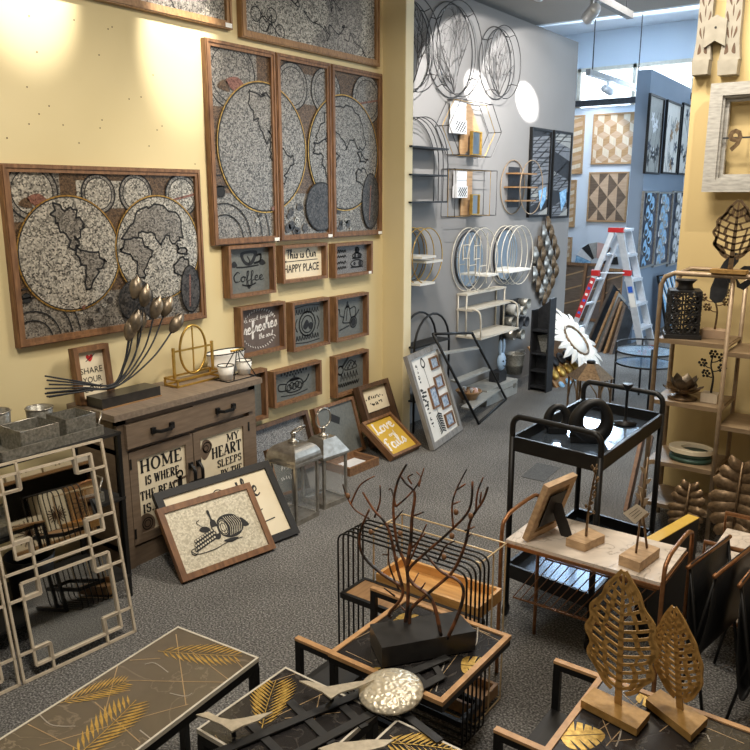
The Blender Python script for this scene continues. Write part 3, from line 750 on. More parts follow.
def s_cake(q, w, h):
    def f(A):
        P = lambda L: [(x * w, y * h) for x, y in L]
        A.ring(-.27 * w, .12 * h, .09 * w, .01, 0); A.line(P([(-.21, .2), (-.02, .42)]), .02, 0)
        A.curve(P([(-.12, .1), (-.04, .26), (.08, .34), (.22, .22), (.26, .1)]), .008, 0, True)
        for i in range(6): A.disc((-.02 + .05 * i) * w, (.14 + .06 * (i % 3)) * h, .010, 0, n=8)
        x = -.26 * w
        for k in range(6):
            A.line([(x, -.2 * h), (x + .02 * w, .02 * h)], .008, 0); A.line([(x + .02 * w, .02 * h), (x + .07 * w, -.14 * h)], .008, 0); x += .1 * w
        x = -.36 * w; pts = []
        for k in range(20): pts.append((x, -.32 * h + (.05 if k % 2 else -.04) * h)); x += .037 * w
        A.curve(pts, .009, 0, kk=3)
    flat(q, f)
SG = 'small box framed signs on the yellow wall'
INK = [M['ink'], M['slate']]
SIGNS = [
 (222, 276, 243, 292.5, 'box_sign', 'square grey box sign with a coffee cup and the word Coffee', M['slate'], s_coffee, INK),
 (276, 328, 242.5, 278, 'box_sign', 'cream box sign reading This is Our HAPPY PLACE', M['cream'], s_happy, INK),
 (328.5, 373, 241, 273.5, 'box_sign', 'small speckled grey box sign below the rightmost tall map panel', M['slated'], s_home, INK),
 (234, 286, 301, 349, 'box_sign', 'brown box sign with white script reading refreshes', M['taupe'], s_refresh, [M['chalk']]),
 (286, 330, 297, 344, 'box_sign', 'grey box sign with a round emblem between the brown and coffee pot signs', M['slate'], s_emblem, INK),
 (329.5, 369, 292, 335, 'box_sign', 'grey box sign drawn with a tall coffee pot', M['slate'], s_pot, INK),
 (267, 322, 360, 394, 'box_sign', 'wide grey box sign drawn with a round teapot', M['slate'], s_teapot, INK),
 (329.5, 369, 349, 388, 'box_sign', 'grey box sign with whisk and cake drawing, lowest at right', M['slate'], s_cake, INK),
 (238, 268, 368, 418, 'box_sign', 'grey box sign half hidden behind the right end of the sideboard', M['slate'], None, INK)]
for l, r, yt, yb, nm, lab, pm, fn, mats in SIGNS:
    d = .06
    y0 = PX(l, (yt + yb) / 2, XW).y; y1 = PX(r, (yt + yb) / 2, XW + d).y
    z1, z0 = PX(r, yt, XW + d).z, PX(r, yb, XW + d).z
    t, w_, h_ = hang(y0, y1, z0, z1, d, nm, lab, 'sign', SG)
    box_sign(t, w_, h_, d, .018, M['wood'], pm, fn, mats)
    if 'speckled' in lab: MB(M['tag']).bx(w_ / 2 - .05, w_ / 2 - .02, -h_ / 2 + .002, -h_ / 2 + .02, d, d + .002).build('price_tag', None, t)
# ------------------------------------------------------------------ sideboard
def zat(x, y, py):                              # height of the upright line at (x, y) seen at row py
    lo, hi = -0.5, 3.2
    for _ in range(40):
        m = (lo + hi) / 2
        d = Vector((x, y, m)) - Vector((0, 0, H))
        F = ray(375, 375); U = (ray(375, 374) - F) * FPX
        v = 375 - FPX * d.dot(U) / d.dot(F)
        if v > py: lo = m
        else: hi = m
    return (lo + hi) / 2
BX0, BX1, BY0, BY1, BH = XW + .02, -2.97, 2.06, 2.945, .78
sb = thing('sideboard', 'taupe wooden sideboard with two drawers and sign doors against the yellow wall', 'sideboard', (-3.17, 2.5, 0))
mb = MB(M['cab'])
mb.bx(BX0, BX1 - .02, BY0, BY0 + .03, .0, BH - .03).bx(BX0, BX1 - .02, BY1 - .03, BY1, 0, BH - .03).bx(BX0, BX0 + .015, BY0, BY1, .0, BH - .03)
mb.bx(BX0, BX1 - .03, BY0, BY1, .08, .11).bx(BX0, BX1 - .02, BY0, BY1, .575, .6)
for y in (BY0, BY1 - .05): mb.bx(BX1 - .03, BX1, y, y + .05, 0, BH - .03)
mb.bx(BX1 - .03, BX1 - .01, BY0, BY1, .0, .1).bx(BX1 - .03, BX1, BY0, BY1, BH - .06, BH - .03)
mb.build('body', None, sb, True)
mb = MB(M['cabtop']); mb.bx(BX0, BX1 + .03, BY0 - .03, BY1 + .03, BH - .03, BH).build('top_board', None, sb, True)
ym = PX(195, 410, -2.94).y
for i, (y0, y1) in enumerate(((BY0 + .035, ym - .004), (ym + .004, BY1 - .02))):
    dr = MB(M['cab']).bx(BX1 - .2, BX1 + .022 - .012 * i, y0, y1, .603, .717 + .004 * i).build('drawer', None, sb, True)
    xf = BX1 + .022 - .012 * i; yc = (y0 + y1) / 2; mb = MB(M['black'])
    for s_ in (-1, 1): mb.box((xf + .008, yc + s_ * .055, .662), (.016, .022, .03)); mb.bar((xf + .014, yc + s_ * .055, .66), (xf + .03, yc + s_ * .03, .655), .014)
    mb.bar((xf + .03, yc - .032, .655), (xf + .03, yc + .032, .655), .014); mb.build('handle', None, dr, True)
for i, (y0, y1) in enumerate(((BY0 + .052, ym - .003), (ym + .003, BY1 - .052))):
    w_, h_ = y1 - y0, .465; Mx = wallX((y0 + y1) / 2, .345, BX1 - .02)
    mb = MB(M['cab']); mb.X = Mx; rect_frame(mb, w_, h_, .045, 0, .022)
    dr = mb.build('door', None, sb, True)
    mb = MB(M['cream']); mb.X = Mx; mb.bx(-w_ / 2 + .04, w_ / 2 - .04, -h_ / 2 + .04, h_ / 2 - .04, 0, .012); p = mb.build('sign_panel', None, dr, True); p['label'] = 'cream sign panel with black seaside lettering'
    q = MB([M['ink'], M['darkven'], M['cream']]); q.X = Mx @ T(0, 0, .0124); iw, ih = w_ - .09, h_ - .09
    if i == 0:
        for tx, x0, x1, yc, hh in (('HOME', -.44, .44, .38, .17), ('IS WHERE', -.36, .36, .18, .12), ('THE BEACH', -.47, .42, -.01, .12), ('IS..', -.44, -.14, -.19, .12)): serif(q, tx, x0 * iw, x1 * iw, yc * ih, hh * ih, 0, .0012)
        def f(A):
            A.blob([(x * iw, y * ih) for x, y in ((-.5, -.5), (-.5, -.3), (-.36, -.26), (-.22, -.36), (-.24, -.5))], 1)
            A.layer(); A.ring(-.36 * iw, -.4 * ih, .1 * iw, .006, 0); A.ring(-.36 * iw, -.4 * ih, .06 * iw, .005, 0)
            A.line([(.36 * iw, .08 * ih), (.36 * iw, -.16 * ih)], .014, 0); A.ring(.36 * iw, .11 * ih, .018, .008, 0); A.line([(.2 * iw, .02 * ih), (.5 * iw, .05 * ih)], .012, 1)
    else:
        for tx, x0, x1, yc, hh in (('MY', .12, .42, .39, .11), ('HEART', -.24, .47, .23, .16), ('SLEEPS', -.12, .46, .05, .11), ('BY THE', -.05, .46, -.11, .11)): serif(q, tx, x0 * iw, x1 * iw, yc * ih, hh * ih, 0, .0012)
        def f(A):
            A.blob([(x * iw, y * ih) for x, y in ((-.48, .26), (-.44, .44), (-.32, .46), (-.22, .36), (-.3, .24), (-.4, .18))], 1)
            A.layer(); A.ring(-.34 * iw, .35 * ih, .09 * iw, .006, 0); A.ring(-.36 * iw, .34 * ih, .05 * iw, .005, 0)
            A.line([(-.46 * iw, -.3 * ih), (-.2 * iw, -.12 * ih)], .014, 0); A.line([(-.42 * iw, -.1 * ih), (-.28 * iw, -.28 * ih)], .012, 0); A.line([(-.46 * iw, -.18 * ih), (-.2 * iw, -.24 * ih)], .008, 1)
    flat(q, f); q.build('lettering', None, dr, True)
    yh = y1 - .022 if i == 0 else y0 + .022; mb = MB(M['black']); xh = BX1
    for z in (.415, .315): mb.box((xh + .004, yh, z), (.012, .026, .03))
    mb.tube(smooth_pts([(xh + .006, yh, .42), (xh + .032, yh, .395), (xh + .036, yh, .365), (xh + .032, yh, .335), (xh + .006, yh, .31)], 4), .009, 6); mb.build('handle', None, dr, True)
    hy = y0 + .006 if i == 0 else y1 - .006; mb = MB(M['black'])
    for z in (.17, .52): mb.box((BX1 + .002, hy, z), (.006, .01, .05))
    mb.build('hinge', None, dr, True)
# --- things on the sideboard
Zt = BH
p0, p1 = PX(67, 372, BX0 + .05), PX(109, 345, BX0 + .05)
c = Vector((XW + .05, PX(88, 370, XW + .06).y, Zt))
t = thing('box_sign', 'small wooden box sign with red heart reading SHARE YOUR, on the sideboard', 'sign', frame3(c + Vector((.02, 0, .135)), (0, 1, 0), (-.1, 0, 1), (1, 0, .1)))
w_, h_ = .19, .27
def s_share(q, w, h):
    q.text('SHARE', -.42 * w, .42 * w, .08 * h, .13 * h, 0, .0012); q.text('YOUR', -.36 * w, .36 * w, -.12 * h, .13 * h, 0, .0012); q.text('LOVE', -.34 * w, .36 * w, -.32 * h, .13 * h, 0, .0012)
    def f(A):
        A.blob([(x * w, .34 * h + y * w) for x, y in ((0, -.12), (-.13, .03), (-.11, .11), (-.04, .12), (0, .07), (.05, .12), (.12, .1), (.12, .02))], 1); A.layer()
        A.line([(-.16 * w, .28 * h), (.2 * w, .42 * h)], .004, 0)
    flat(q, f)
box_sign(t, w_, h_, .045, .024, M['wood'], M['cream'], s_share, [M['ink'], M['red']])
# tulip sculpture
b0, b1 = PZ(75, 403, Zt), PZ(139, 393, Zt)
cx, cy = -3.13, (b0.y + b1.y) / 2 + .02
t = thing('tulip_sculpture', 'dark metal tulip sculpture with swept stems on a black block on the sideboard', 'sculpture', (cx, cy, Zt))
MB(M['blackstone']).bx(cx - .06, cx + .06, b0.y, b1.y + .03, Zt, Zt + .05).build('base', None, t, True)
MB(M['oak']).bx(cx - .075, cx + .07, b0.y - .0, b1.y + .03, Zt + .0002, Zt + .004).build('base_mat', None, t, True)
TUL = [(132, 322), (145, 318), (141, 340), (152, 300), (163, 304), (166, 302), (173, 323), (128, 334)]
TUL = [(130, 330, 0), (135, 322, .02), (140, 322, -.03), (136, 288, -.03), (145, 296, 0), (155, 308, .02), (165, 306, -.02), (173, 322, .03)]
for i, (bx_, by_, dx) in enumerate(TUL):
    X_ = cx + dx; top = PX(bx_, by_, X_)
    st = PX(112 + i * 1.2, 385 - (i % 3) * .8, cx + dx * .4); st.z = max(st.z, Zt + .055)
    tail = PX(45 + (i % 3) * 2, 376 + i * 4.2 * (.7 if i > 5 else 1), cx + dx * 2)
    m1 = st.lerp(top, .45) + Vector((0, .045 if bx_ > 138 else .02, -.02)); m2 = st.lerp(tail, .5) + Vector((0, 0, -.004))
    bot = top + Vector((0, -.014, -.05))
    MB(M['graphite']).tube(smooth_pts([tail, m2, st, m1, bot], 8), .0042, 6).build('stem', None, t, True)
    d = (top - m1).normalized(); L = .115; mb = MB(M['petal'])
    rx = d.orthogonal().normalized(); ry = d.cross(rx)
    for k in range(4):
        a0 = k * PI / 2 + .3; vs = []; fs = []; n, mm = 6, 8
        for iy in range(mm + 1):
            tt = iy / mm; r = .031 * math.sin(PI * (tt * .86 + .08)) ** .8; half = .95 * (1 - tt ** 4 * .95)
            for ix in range(n + 1):
                a = a0 + (ix / n - .5) * 2 * half; o = .0022 if k % 2 else 0
                vs.append(bot + d * (L * tt) + (rx * math.cos(a) + ry * math.sin(a)) * (r + o))
        for iy in range(mm):
            for ix in range(n): fs.append((iy * (n + 1) + ix, iy * (n + 1) + ix + 1, (iy + 1) * (n + 1) + ix + 1, (iy + 1) * (n + 1) + ix))
        mb.add(vs, fs, True)
    mb.build('bud', None, t, True)
# gold oval stand
gy0, gy1 = PZ(155, 384, Zt).y, PZ(209, 374, Zt).y; gx = -3.17; gy = (gy0 + gy1) / 2
t = thing('oval_stand', 'gold metal stand with an upright oval ring on a rectangular base', 'ornament', (gx, gy, Zt))
mb = MB(M['gold']); dx = .05; hw = (gy1 - gy0) / 2 - .01
for z in (.006, .04):
    for x in (-dx, dx): mb.bar((gx + x, gy - hw, Zt + z), (gx + x, gy + hw, Zt + z), .009)
    for y in (-hw, hw): mb.bar((gx - dx, gy + y, Zt + z), (gx + dx, gy + y, Zt + z), .009)
for x in (-dx, dx):
    for y in (-hw, hw, ): mb.bar((gx + x, gy + y, Zt), (gx + x, gy + y, Zt + .045), .009)
mb.build('base', None, t, True)
mb = MB(M['gold']); ph = .2
for y in (-hw * .85, hw * .85): mb.bar((gx, gy + y, Zt + .04), (gx, gy + y, Zt + ph), .012)
mb.bar((gx, gy - hw * .85, Zt + ph - .02), (gx, gy + hw * .85, Zt + ph - .02), .009); mb.build('post', None, t, True)
mb = MB(M['gold']); zc = Zt + .175
mb.tube([(gx, gy + .088 * math.cos(2 * PI * k / 40), zc + .128 * math.sin(2 * PI * k / 40)) for k in range(40)], .007, 6, True); mb.bar((gx, gy, zc - .12), (gx, gy, zc + .12), .006); mb.build('ring', None, t, True)
# white enamel tub and two small buckets in a wire carrier
pc = PZ(238, 372, Zt)
t = thing('enamel_tub', 'white enamel tub with ribbed sides behind the small buckets on the sideboard', 'tub', (-3.22, pc.y - .02, Zt))
mb = MB(M['white']); mb.X = T(-3.22, pc.y - .02, Zt) @ Matrix.Diagonal((.75, 1.5, 1, 1)); mb.lathe([(.0, 0), (.075, 0), (.082, .045), (.085, .05), (.082, .055), (.088, .1), (.092, .11), (.085, .108), (.078, .02), (0, .02)], 24); mb.build('body', None, t, True)
mb = MB(M['black']); mb.X = T(-3.22, pc.y - .02, Zt) @ Matrix.Diagonal((.75, 1.5, 1, 1)); mb.tube([(.091 * math.cos(a * PI / 16), .091 * math.sin(a * PI / 16), .112) for a in range(32)], .0035, 5, True); mb.build('rim', None, t, True)
t0 = None
for i, (px_, py_) in enumerate(((222, 379), (238, 373))):
    b = PZ(px_, py_, Zt); b.x = -3.06 - .02 * i
    t = thing('enamel_bucket', ('small white enamel bucket with black rim, nearest the gold oval stand', 'small white enamel bucket at the right end of the sideboard')[i], 'bucket', b, 'white buckets in the wire carrier')
    mb = MB(M['white']); mb.X = T(b); mb.lathe([(0, .004), (.034, .004), (.038, .03), (.041, .033), (.04, .04), (.045, .078), (.04, .078), (.034, .01), (0, .01)], 20); mb.build('body', None, t, True)
    mb = MB(M['black']); mb.X = T(b); mb.tube([(.0445 * math.cos(a * PI / 12), .0445 * math.sin(a * PI / 12), .08) for a in range(24)], .0025, 5, True); mb.build('rim', None, t, True)
b = PZ(238, 377, Zt); b.x = -3.05
t = thing('wire_carrier', 'black wire carrier with brass handle standing over the white buckets', 'carrier', b)
mb = MB(M['black']); y0_, y1_ = b.y - .13, b.y + .075
for x in (-.055, .055):
    mb.tube([(b.x + x, y0_, Zt + .004), (b.x + x, y1_, Zt + .004)], .003, 5); mb.tube([(b.x + x, y0_ + .04, Zt + .004), (b.x + x * .1, b.y - .015, Zt + .15)], .003, 5); mb.tube([(b.x + x, y1_, Zt + .004), (b.x + x * .1, b.y + .005, Zt + .15)], .003, 5)
for y in (y0_, y1_): mb.tube([(b.x - .055, y, Zt + .004), (b.x + .055, y, Zt + .004)], .003, 5)
mb.build('frame', None, t, True)
MB(M['gold']).tube([(b.x, b.y - .05, Zt + .152), (b.x, b.y + .035, Zt + .152)], .0065, 8).build('handle', None, t, True)
# ------------------------------------------------------------------ black rack at the far left with tin ware
RX1, RX0, RY1, RY0 = -2.765, -3.1, 1.92, .9
S1, S2, S3 = .768, .475, .11
t = thing('metal_rack', 'black metal shelf rack left of the sideboard', 'rack', (-2.9, 1.4, 0))
for x in (RX1, RX0):
    for y in (RY1, RY0): MB(M['black']).box((x, y, .385), (.018, .018, .77)).build('post', None, t, True)
for z in (S1, S2, S3): MB(M['black2']).bx(RX0 - .009, RX1 + .012, RY0 - .01, RY1 + .01, z - .012, z).build('shelf', None, t, True)
def tin_tray(y0, y1, x0, x1, z, lab, hm):
    t = thing('tin_tray', lab, 'tray', ((x0 + x1) / 2, (y0 + y1) / 2, z), 'galvanised trays on the rack'); h = .04; c_ = .035
    mb = MB(M['tin']); o = [(x0, y0), (x1, y0), (x1, y1), (x0, y1)]
    mb.bx(x0, x1, y0, y1, z, z + .004)
    for a, b in zip(o, o[1:] + o[:1]): mb.bar((*a, z + h / 2), (*b, z + h / 2), .005, h)
    mb.build('body', None, t, True)
    for ye, s_ in ((y0, -1), (y1, 1)):
        mb = MB(hm); mb.tube([(x0 + .03, ye, z + h), (x0 + .07, ye + s_ * .045, z + h + .035), (x1 - .07, ye + s_ * .045, z + h + .035), (x1 - .03, ye, z + h)], .005, 6); mb.build('handle', None, t, True)
    return t
tin_tray(1.42, 1.86, -2.98, -2.775, S1 + .001, 'long galvanised tray holding tin boxes on the rack top', M['silver'])
tin_tray(1.36, 1.84, -2.98, -2.78, S2 + .001, 'galvanised tray on the second rack shelf behind the lattice mirror', M['silver'])
def tin_box(y0, y1, x0, x1, z, h, lab):
    t = thing('tin_box', lab, 'box', ((x0 + x1) / 2, (y0 + y1) / 2, z), 'tin boxes on the rack'); mb = MB(M['tin'])
    mb.bx(x0, x1, y0, y1, z, z + .004)
    for a, b in (((x0, y0), (x1, y0)), ((x1, y0), (x1, y1)), ((x1, y1), (x0, y1)), ((x0, y1), (x0, y0))): mb.bar((*a, z + h / 2), (*b, z + h / 2), .004, h)
    mb.build('body', None, t, True)
    mb = MB(M['silver']); pts = [(x0, y0, z + h), (x1, y0, z + h), (x1, y1, z + h), (x0, y1, z + h)]; mb.tube(pts, .003, 5, True); mb.build('rim', None, t, True)
zt_ = S1 + .006
tin_box(1.515, 1.675, -2.95, -2.80, zt_, .085, 'square tin box at the left of the tray on the rack')
tin_box(1.715, 1.85, -2.95, -2.81, zt_, .085, 'square tin box at the right of the tray, nearest the sideboard')
def tin_can(x, y, z, r, h, lab, txt=False):
    t = thing('tin_can', lab, 'tin', (x, y, z), 'round tins behind the tray'); mb = MB(M['tin']); mb.X = T(x, y, z)
    mb.lathe([(0, 0), (r * .88, 0), (r * .92, h * .3), (r * .95, h * .32), (r * .93, h * .36), (r, h * .98), (r * .97, h), (r * .9, h * .98), (r * .84, .006), (0, .006)], 24); mb.build('body', None, t, True)
    mb = MB(M['silver']); mb.X = T(x, y, z); mb.tube([(r * math.cos(a * PI / 14), r * math.sin(a * PI / 14), h) for a in range(28)], .004, 5, True); mb.build('rim', None, t, True)
    if txt:
        q = MB(M['ink']); q.text('OYEN', -.05, .05, h * .45, .028, 0, .001)
        for i, v in enumerate(q.v): a = v.x / r * .95 + .55 - PI / 2 + PI / 2; q.v[i] = Vector((x + (r * .965) * math.cos(a), y + (r * .965) * math.sin(a), z + v.y))
        q.build('lettering', None, t, True)
tin_can(-3.05, 1.55, S1, .06, .125, 'round tin lettered on its side behind the left tin box', True)
tin_can(-3.045, 1.74, S1, .055, .1, 'round tin behind the right tin box')
tin_can(-2.85, 1.31, S1, .05, .06, 'low round ribbed tin at the left edge of the rack top')
t = thing('picture_frame', 'dark brown frame edge at the far left behind the round tin', 'picture', frame3((-3.25, 1.45, S1 + .17), (0, 1, 0), (-.15, 0, 1), (1, 0, .15)))
mb = MB(M['woodd']); rect_frame(mb, .24, .3, .03, 0, .03); mb.build('frame', None, t); MB(M['taupe']).bx(-.09, .09, -.12, .12, .002, .012).build('panel', None, t)
for y, k, lab in ((1.3, 0, 'grey bucket lying on the lower rack shelf, left one'), (1.55, 1, 'grey bucket lying on the lower rack shelf, right one')):
    t = thing('tin_bucket', lab, 'bucket', (-2.9, y, S3), 'tin buckets on the lower rack shelf'); mb = MB(M['graphite']); mb.X = T(-2.9, y, S3)
    mb.lathe([(0, 0), (.075, 0), (.09, .14), (.1, .2), (.095, .2), (.07, .01), (0, .01)], 20); mb.build('body', None, t, True)
# ------------------------------------------------------------------ lattice mirrors leaning on the rack
def lattice_mirror(lab, M0):
    t = thing('lattice_mirror', lab, 'mirror', M0, 'lattice mirrors leaning on the rack'); W_, H_ = .47, .812; b = .009
    mb = MB(M['lattice'])
    def L(x0, y0, x1, y1): mb.bar((x0, y0, .008), (x1, y1, .008), b, .012)
    for x in (-.004, -W_ + .004): L(x, 0, x, H_)
    for y in (.004, H_ - .004): L(-W_, y, 0, y)
    for x in (-.125, -.349):
        L(x, .0, x, .108); L(x, .305, x, .512); L(x, .7, x, H_)
    for y in (.106, .306, .407, .51, .702):
        if y == .407: L(-W_, y, 0, y)
        else: L(-W_, y, -.349, y); L(-.125, y, 0, y)
    for y0, y1 in ((.045, .362), (.454, .765)):
        for y in (y0, y1): L(-.412, y, -.058, y)
        for x in (-.412, -.058): L(x, y0, x, y1)
        for x, sx in ((-.412, 1), (-.058, -1)):
            for y, sy in ((y0, 1), (y1, -1)): L(x + sx * .065, y, x + sx * .065, y + sy * .062); L(x, y + sy * .062, x + sx * .065, y + sy * .062)
    mb.build('frame', None, t)
    for y0, y1 in ((.045, .362), (.454, .765)): MB(M['mirror']).bx(-.412, -.058, y0, y1, -.002, .002).build('mirror_pane', None, t)
    return t
BR, BL = PZ(135, 631), PZ(0, 694); TR = PX(85.6, 441, -2.66)
r_ = (BR - BL).normalized(); u_ = (TR - BR); u_ = (u_ - r_ * u_.dot(r_)).normalized()
lattice_mirror('champagne lattice wall mirror with two square panes leaning on the black rack', frame3(BR, r_, u_, r_.cross(u_)))
lattice_mirror('second lattice mirror cut off by the left edge of the photo', frame3(BR - r_ * .48, r_, u_, r_.cross(u_)))
# ------------------------------------------------------------------ leaning frames by the sideboard
def lean(bl, br, tl, L):
    r = (br - bl); w = r.length; r.normalize(); tp = PR(tl[0], tl[1], bl, L); u = tp - bl; u = (u - r * u.dot(r)).normalized()
    n = r.cross(u); return frame3((bl + br) / 2 + u * L / 2, r, u, n), w, L
def solve_lean(bl, br, tr, X_):
    r = (br - bl); w = r.length; r.normalize(); tp = PX(tr[0], tr[1], X_); u = tp - br; u = u - r * u.dot(r); L = u.length; u.normalize()
    return frame3((bl + br) / 2 + u * L / 2, r, u, r.cross(u)), w, L
Mx, w_, L_ = solve_lean(PZ(181, 584), PZ(273.7, 549.5), (247, 484), -2.785)
t = thing('barrel_picture', 'red-brown framed cream picture of a barrel and grapes leaning in front', 'picture', Mx)
def barrel(q, w, h):
    def f(A):
        P = lambda L: [(x * w, y * h) for x, y in L]
        A.blob(P([(.02, .12), (.1, .2), (.22, .18), (.3, .06), (.3, -.08), (.22, -.18), (.1, -.18), (.02, -.08)]), 0); A.layer()
        for i in range(7): A.curve(P([(.11 + .025 * i, .17 - .006 * i), (.15 + .024 * i, .0), (.12 + .022 * i, -.15 + .004 * i)]), .0028, 1)
        A.disc(.07 * w, .01 * h, .055 * w, 1, .13 * h); A.layer(); A.ring(.07 * w, .01 * h, .05 * w, .005, 0, ry=.115 * h); A.ring(.07 * w, .01 * h, .03 * w, .004, 0, ry=.07 * h)
        for k in (-.03, 0, .03): A.line(P([(.07 + k, .11), (.07 + k, -.09)]), .0025, 0)
        A.blob(P([(.3, .08), (.35, .0), (.37, -.08), (.3, -.07)]), 0)
        A.blob(P([(-.05, .34), (-.02, .34), (-.02, .2), (.01, .14), (.01, -.12), (-.06, -.12), (-.06, .12), (-.04, .2)]), 0); A.layer(); A.rect(-.05 * w, .0, -.06 * h, .06 * h, 1); A.layer()
        for i in range(26):
            x, y = -.3 + .03 * (i % 9) + .012 * (i // 9), -.2 + .065 * (i // 9) + .012 * (i % 9); A.disc(x * w, y * h, .0105, 0, n=10)
        A.layer()
        for i in range(26):
            x, y = -.3 + .03 * (i % 9) + .012 * (i // 9), -.2 + .065 * (i // 9) + .012 * (i % 9); A.disc(x * w - .002, y * h + .002, .0055, 1, n=8)
        A.blob(P([(-.12, .0), (-.2, .08), (-.14, .12), (-.08, .06)]), 0); A.blob(P([(.02, -.2), (.1, -.26), (.2, -.22), (.1, -.19)]), 0)
        A.curve(P([(-.36, -.2), (-.3, -.27), (-.1, -.28), (.05, -.24), (.24, -.24)]), .004, 0); A.ring(-.33 * w, -.22 * h, .035 * w, .004, 0, ry=.05 * h); A.curve(P([(-.12, .06), (-.2, .2), (-.16, .24)]), .003, 0)
    flat(q, f)
box_sign(t, w_, L_, .03, .03, M['rust'], M['creammos'], barrel, [M['ink'], M['creammos']], .02)
br = PZ(297.5, 534); rr = Vector((-.15, -1, 0)).normalized(); tr = PX(268, 461, -2.85)
wd = next(k * .01 for k in range(20, 120) if proj(tr + rr * k * .01)[0] < 154)
Mx, w_, L_ = solve_lean(br + rr * wd, br, (268, 461), -2.85)
t = thing('script_picture', 'black framed cream print with flowing black script behind the barrel picture', 'picture', Mx)
def sc(q, w, h):
    script(q, 'the', .16 * w, .36 * w, .14 * h, .3 * h, 0, .0012, .08); script(q, 'e', .2 * w, .32 * w, -.1 * h, .22 * h, 0, .0012, .08)
    q.ribbon([(p.x, p.y) for p in smooth_pts([(-.3 * w, .3 * h, 0), (-.2 * w, .38 * h, 0), (-.1 * w, .34 * h, 0), (-.02 * w, .4 * h, 0), (.05 * w, .34 * h, 0)], 5)], .005, 0, .0012)
    q.ribbon([(p.x, p.y) for p in smooth_pts([(.1 * w, -.33 * h, 0), (.25 * w, -.28 * h, 0), (.4 * w, -.26 * h, 0)], 5)], .006, 0, .0012)
box_sign(t, w_, L_, .028, .038, M['black2'], M['cream'], sc, [M['ink']], .016)
# ------------------------------------------------------------------ lanterns
def lantern(c, s, ang, zr, zd, zf, lab, dome):
    t = thing('lantern', lab, 'lantern', T(c) @ Matrix.Rotation(ang, 4, 'Z'), 'metal and glass lanterns on the carpet'); h = s / 2
    mb = MB(M['silver']); mb.bx(-h, h, -h, h, 0, .02); rect_frame(mb, s, s, .014, .02, .028); mb.build('base', None, t)
    mb = MB(M['silver'])
    for x in (-1, 1):
        for y in (-1, 1): mb.box((x * (h - .007), y * (h - .007), (zr + .02) / 2), (.014, .014, zr - .02))
    rect_frame(mb, s, s, .014, zr - .014, zr); mb.build('frame', None, t)
    for k in range(4):
        mb = MB(M['glass']); mb.X = Matrix.Rotation(k * PI / 2, 4, 'Z'); mb.bx(-h + .014, h - .014, h - .009, h - .006, .022, zr - .014); mb.build('glass_pane', None, t)
    mb = MB(M['silver']); prof = ([(h + .018, zr), (h + .016, zr + .012)] + [((h + .012) * math.cos(a) ** .8 * .75 + .028, zr + .012 + (zd - zr - .012) * math.sin(a)) for a in [i * PI / 2 / 8 for i in range(9)]]) if dome else [(h + .012, zr), (h + .01, zr + .012), (.05, zd)]
    vs = []; fs = []
    for r, z in prof:
        for x, y in ((1, 1), (-1, 1), (-1, -1), (1, -1)): vs.append((x * r, y * r, z))
    n = len(prof)
    for i in range(n - 1):
        for k in range(4): fs.append((i * 4 + k, i * 4 + (k + 1) % 4, (i + 1) * 4 + (k + 1) % 4, (i + 1) * 4 + k))
    fs.append((0, 3, 2, 1)); fs.append(tuple((n - 1) * 4 + k for k in range(4))); mb.add(vs, fs); mb.build('roof', None, t)
    mb = MB(M['silver']); mb.X = T(0, 0, zd); mb.lathe([(.03, 0), (.03, .012), (.014, .016), (.012, .04), (.018, .05), (.008, .06), (0, .062)], 16); mb.build('finial', None, t)
    mb = MB(M['silver']); rr_ = (zf - zd) * .42; zc = zd + .045 + rr_; tl_ = (0 if not dome else .9)
    mb.X = T(0, 0, zd + .05) @ Matrix.Rotation(tl_, 4, 'X') @ T(0, 0, rr_)
    mb.tube([(rr_ * math.sin(a * PI / 14), 0, rr_ * math.cos(a * PI / 14)) for a in range(28)], .005, 6, True); mb.build('ring_handle', None, t)
    return t
f1, r1 = PZ(296.7, 527), PZ(320.7, 515); ax = (r1 - f1).normalized(); s1 = .19
c1 = f1 + ax * s1 / 2 + Vector((-ax.y, ax.x, 0)) * s1 / 2
lantern(c1, s1, math.atan2(ax.y, ax.x), zat(f1.x, f1.y, 467), zat(c1.x, c1.y, 442), zat(c1.x, c1.y, 424), 'metal lantern with domed roof, left of the pair', True)
f2, r2 = PZ(324.4, 510), PZ(347, 500.7); ax = (r2 - f2).normalized()
c2 = f2 + ax * .095 + Vector((-ax.y, ax.x, 0)) * .095
lantern(c2, .19, math.atan2(ax.y, ax.x), zat(f2.x, f2.y, 460), zat(c2.x, c2.y, 436), zat(c2.x, c2.y, 413), 'metal lantern with sloped roof and upright ring, right of the pair', False)
# ------------------------------------------------------------------ frames at the foot of the yellow wall
LG = 'box frames leaning at the foot of the wall'
t = thing('shadow_box', 'long brown frame lying low against the wall behind the domed lantern', 'frame', frame3((XW + .09, 3.38, .2), (0, 1, .02), (-.3, 0, 1), (1, 0, .3)), LG)
mb = MB(M['woodd']); rect_frame(mb, .62, .36, .025, 0, .05); mb.build('frame', None, t); MB(M['slated']).bx(-.285, .285, -.155, .155, 0, .012).build('panel', None, t)
t = thing('shadow_box', 'small slate sign with white script leaning behind the domed lantern', 'frame', frame3((-3.0, 3.2, .17), (.25, 1, 0), (-.45, .1, 1), (1, -.25, .45)), LG)
mb = MB(M['wood']); rect_frame(mb, .22, .28, .016, 0, .045); mb.build('frame', None, t)
q = MB(M['chalk']); q.X = T(0, 0, .0132); scrawl(q, -.07, .07, .05, .03, 0, .001, 9, .12, 1); scrawl(q, -.03, .04, 0, .03, 0, .001, 5, .12, 2); scrawl(q, -.05, .06, -.06, .03, 0, .001, 7, .12, 3)
MB(M['slate']).bx(-.095, .095, -.125, .125, 0, .013).build('panel', None, t); q.build('lettering', None, t)
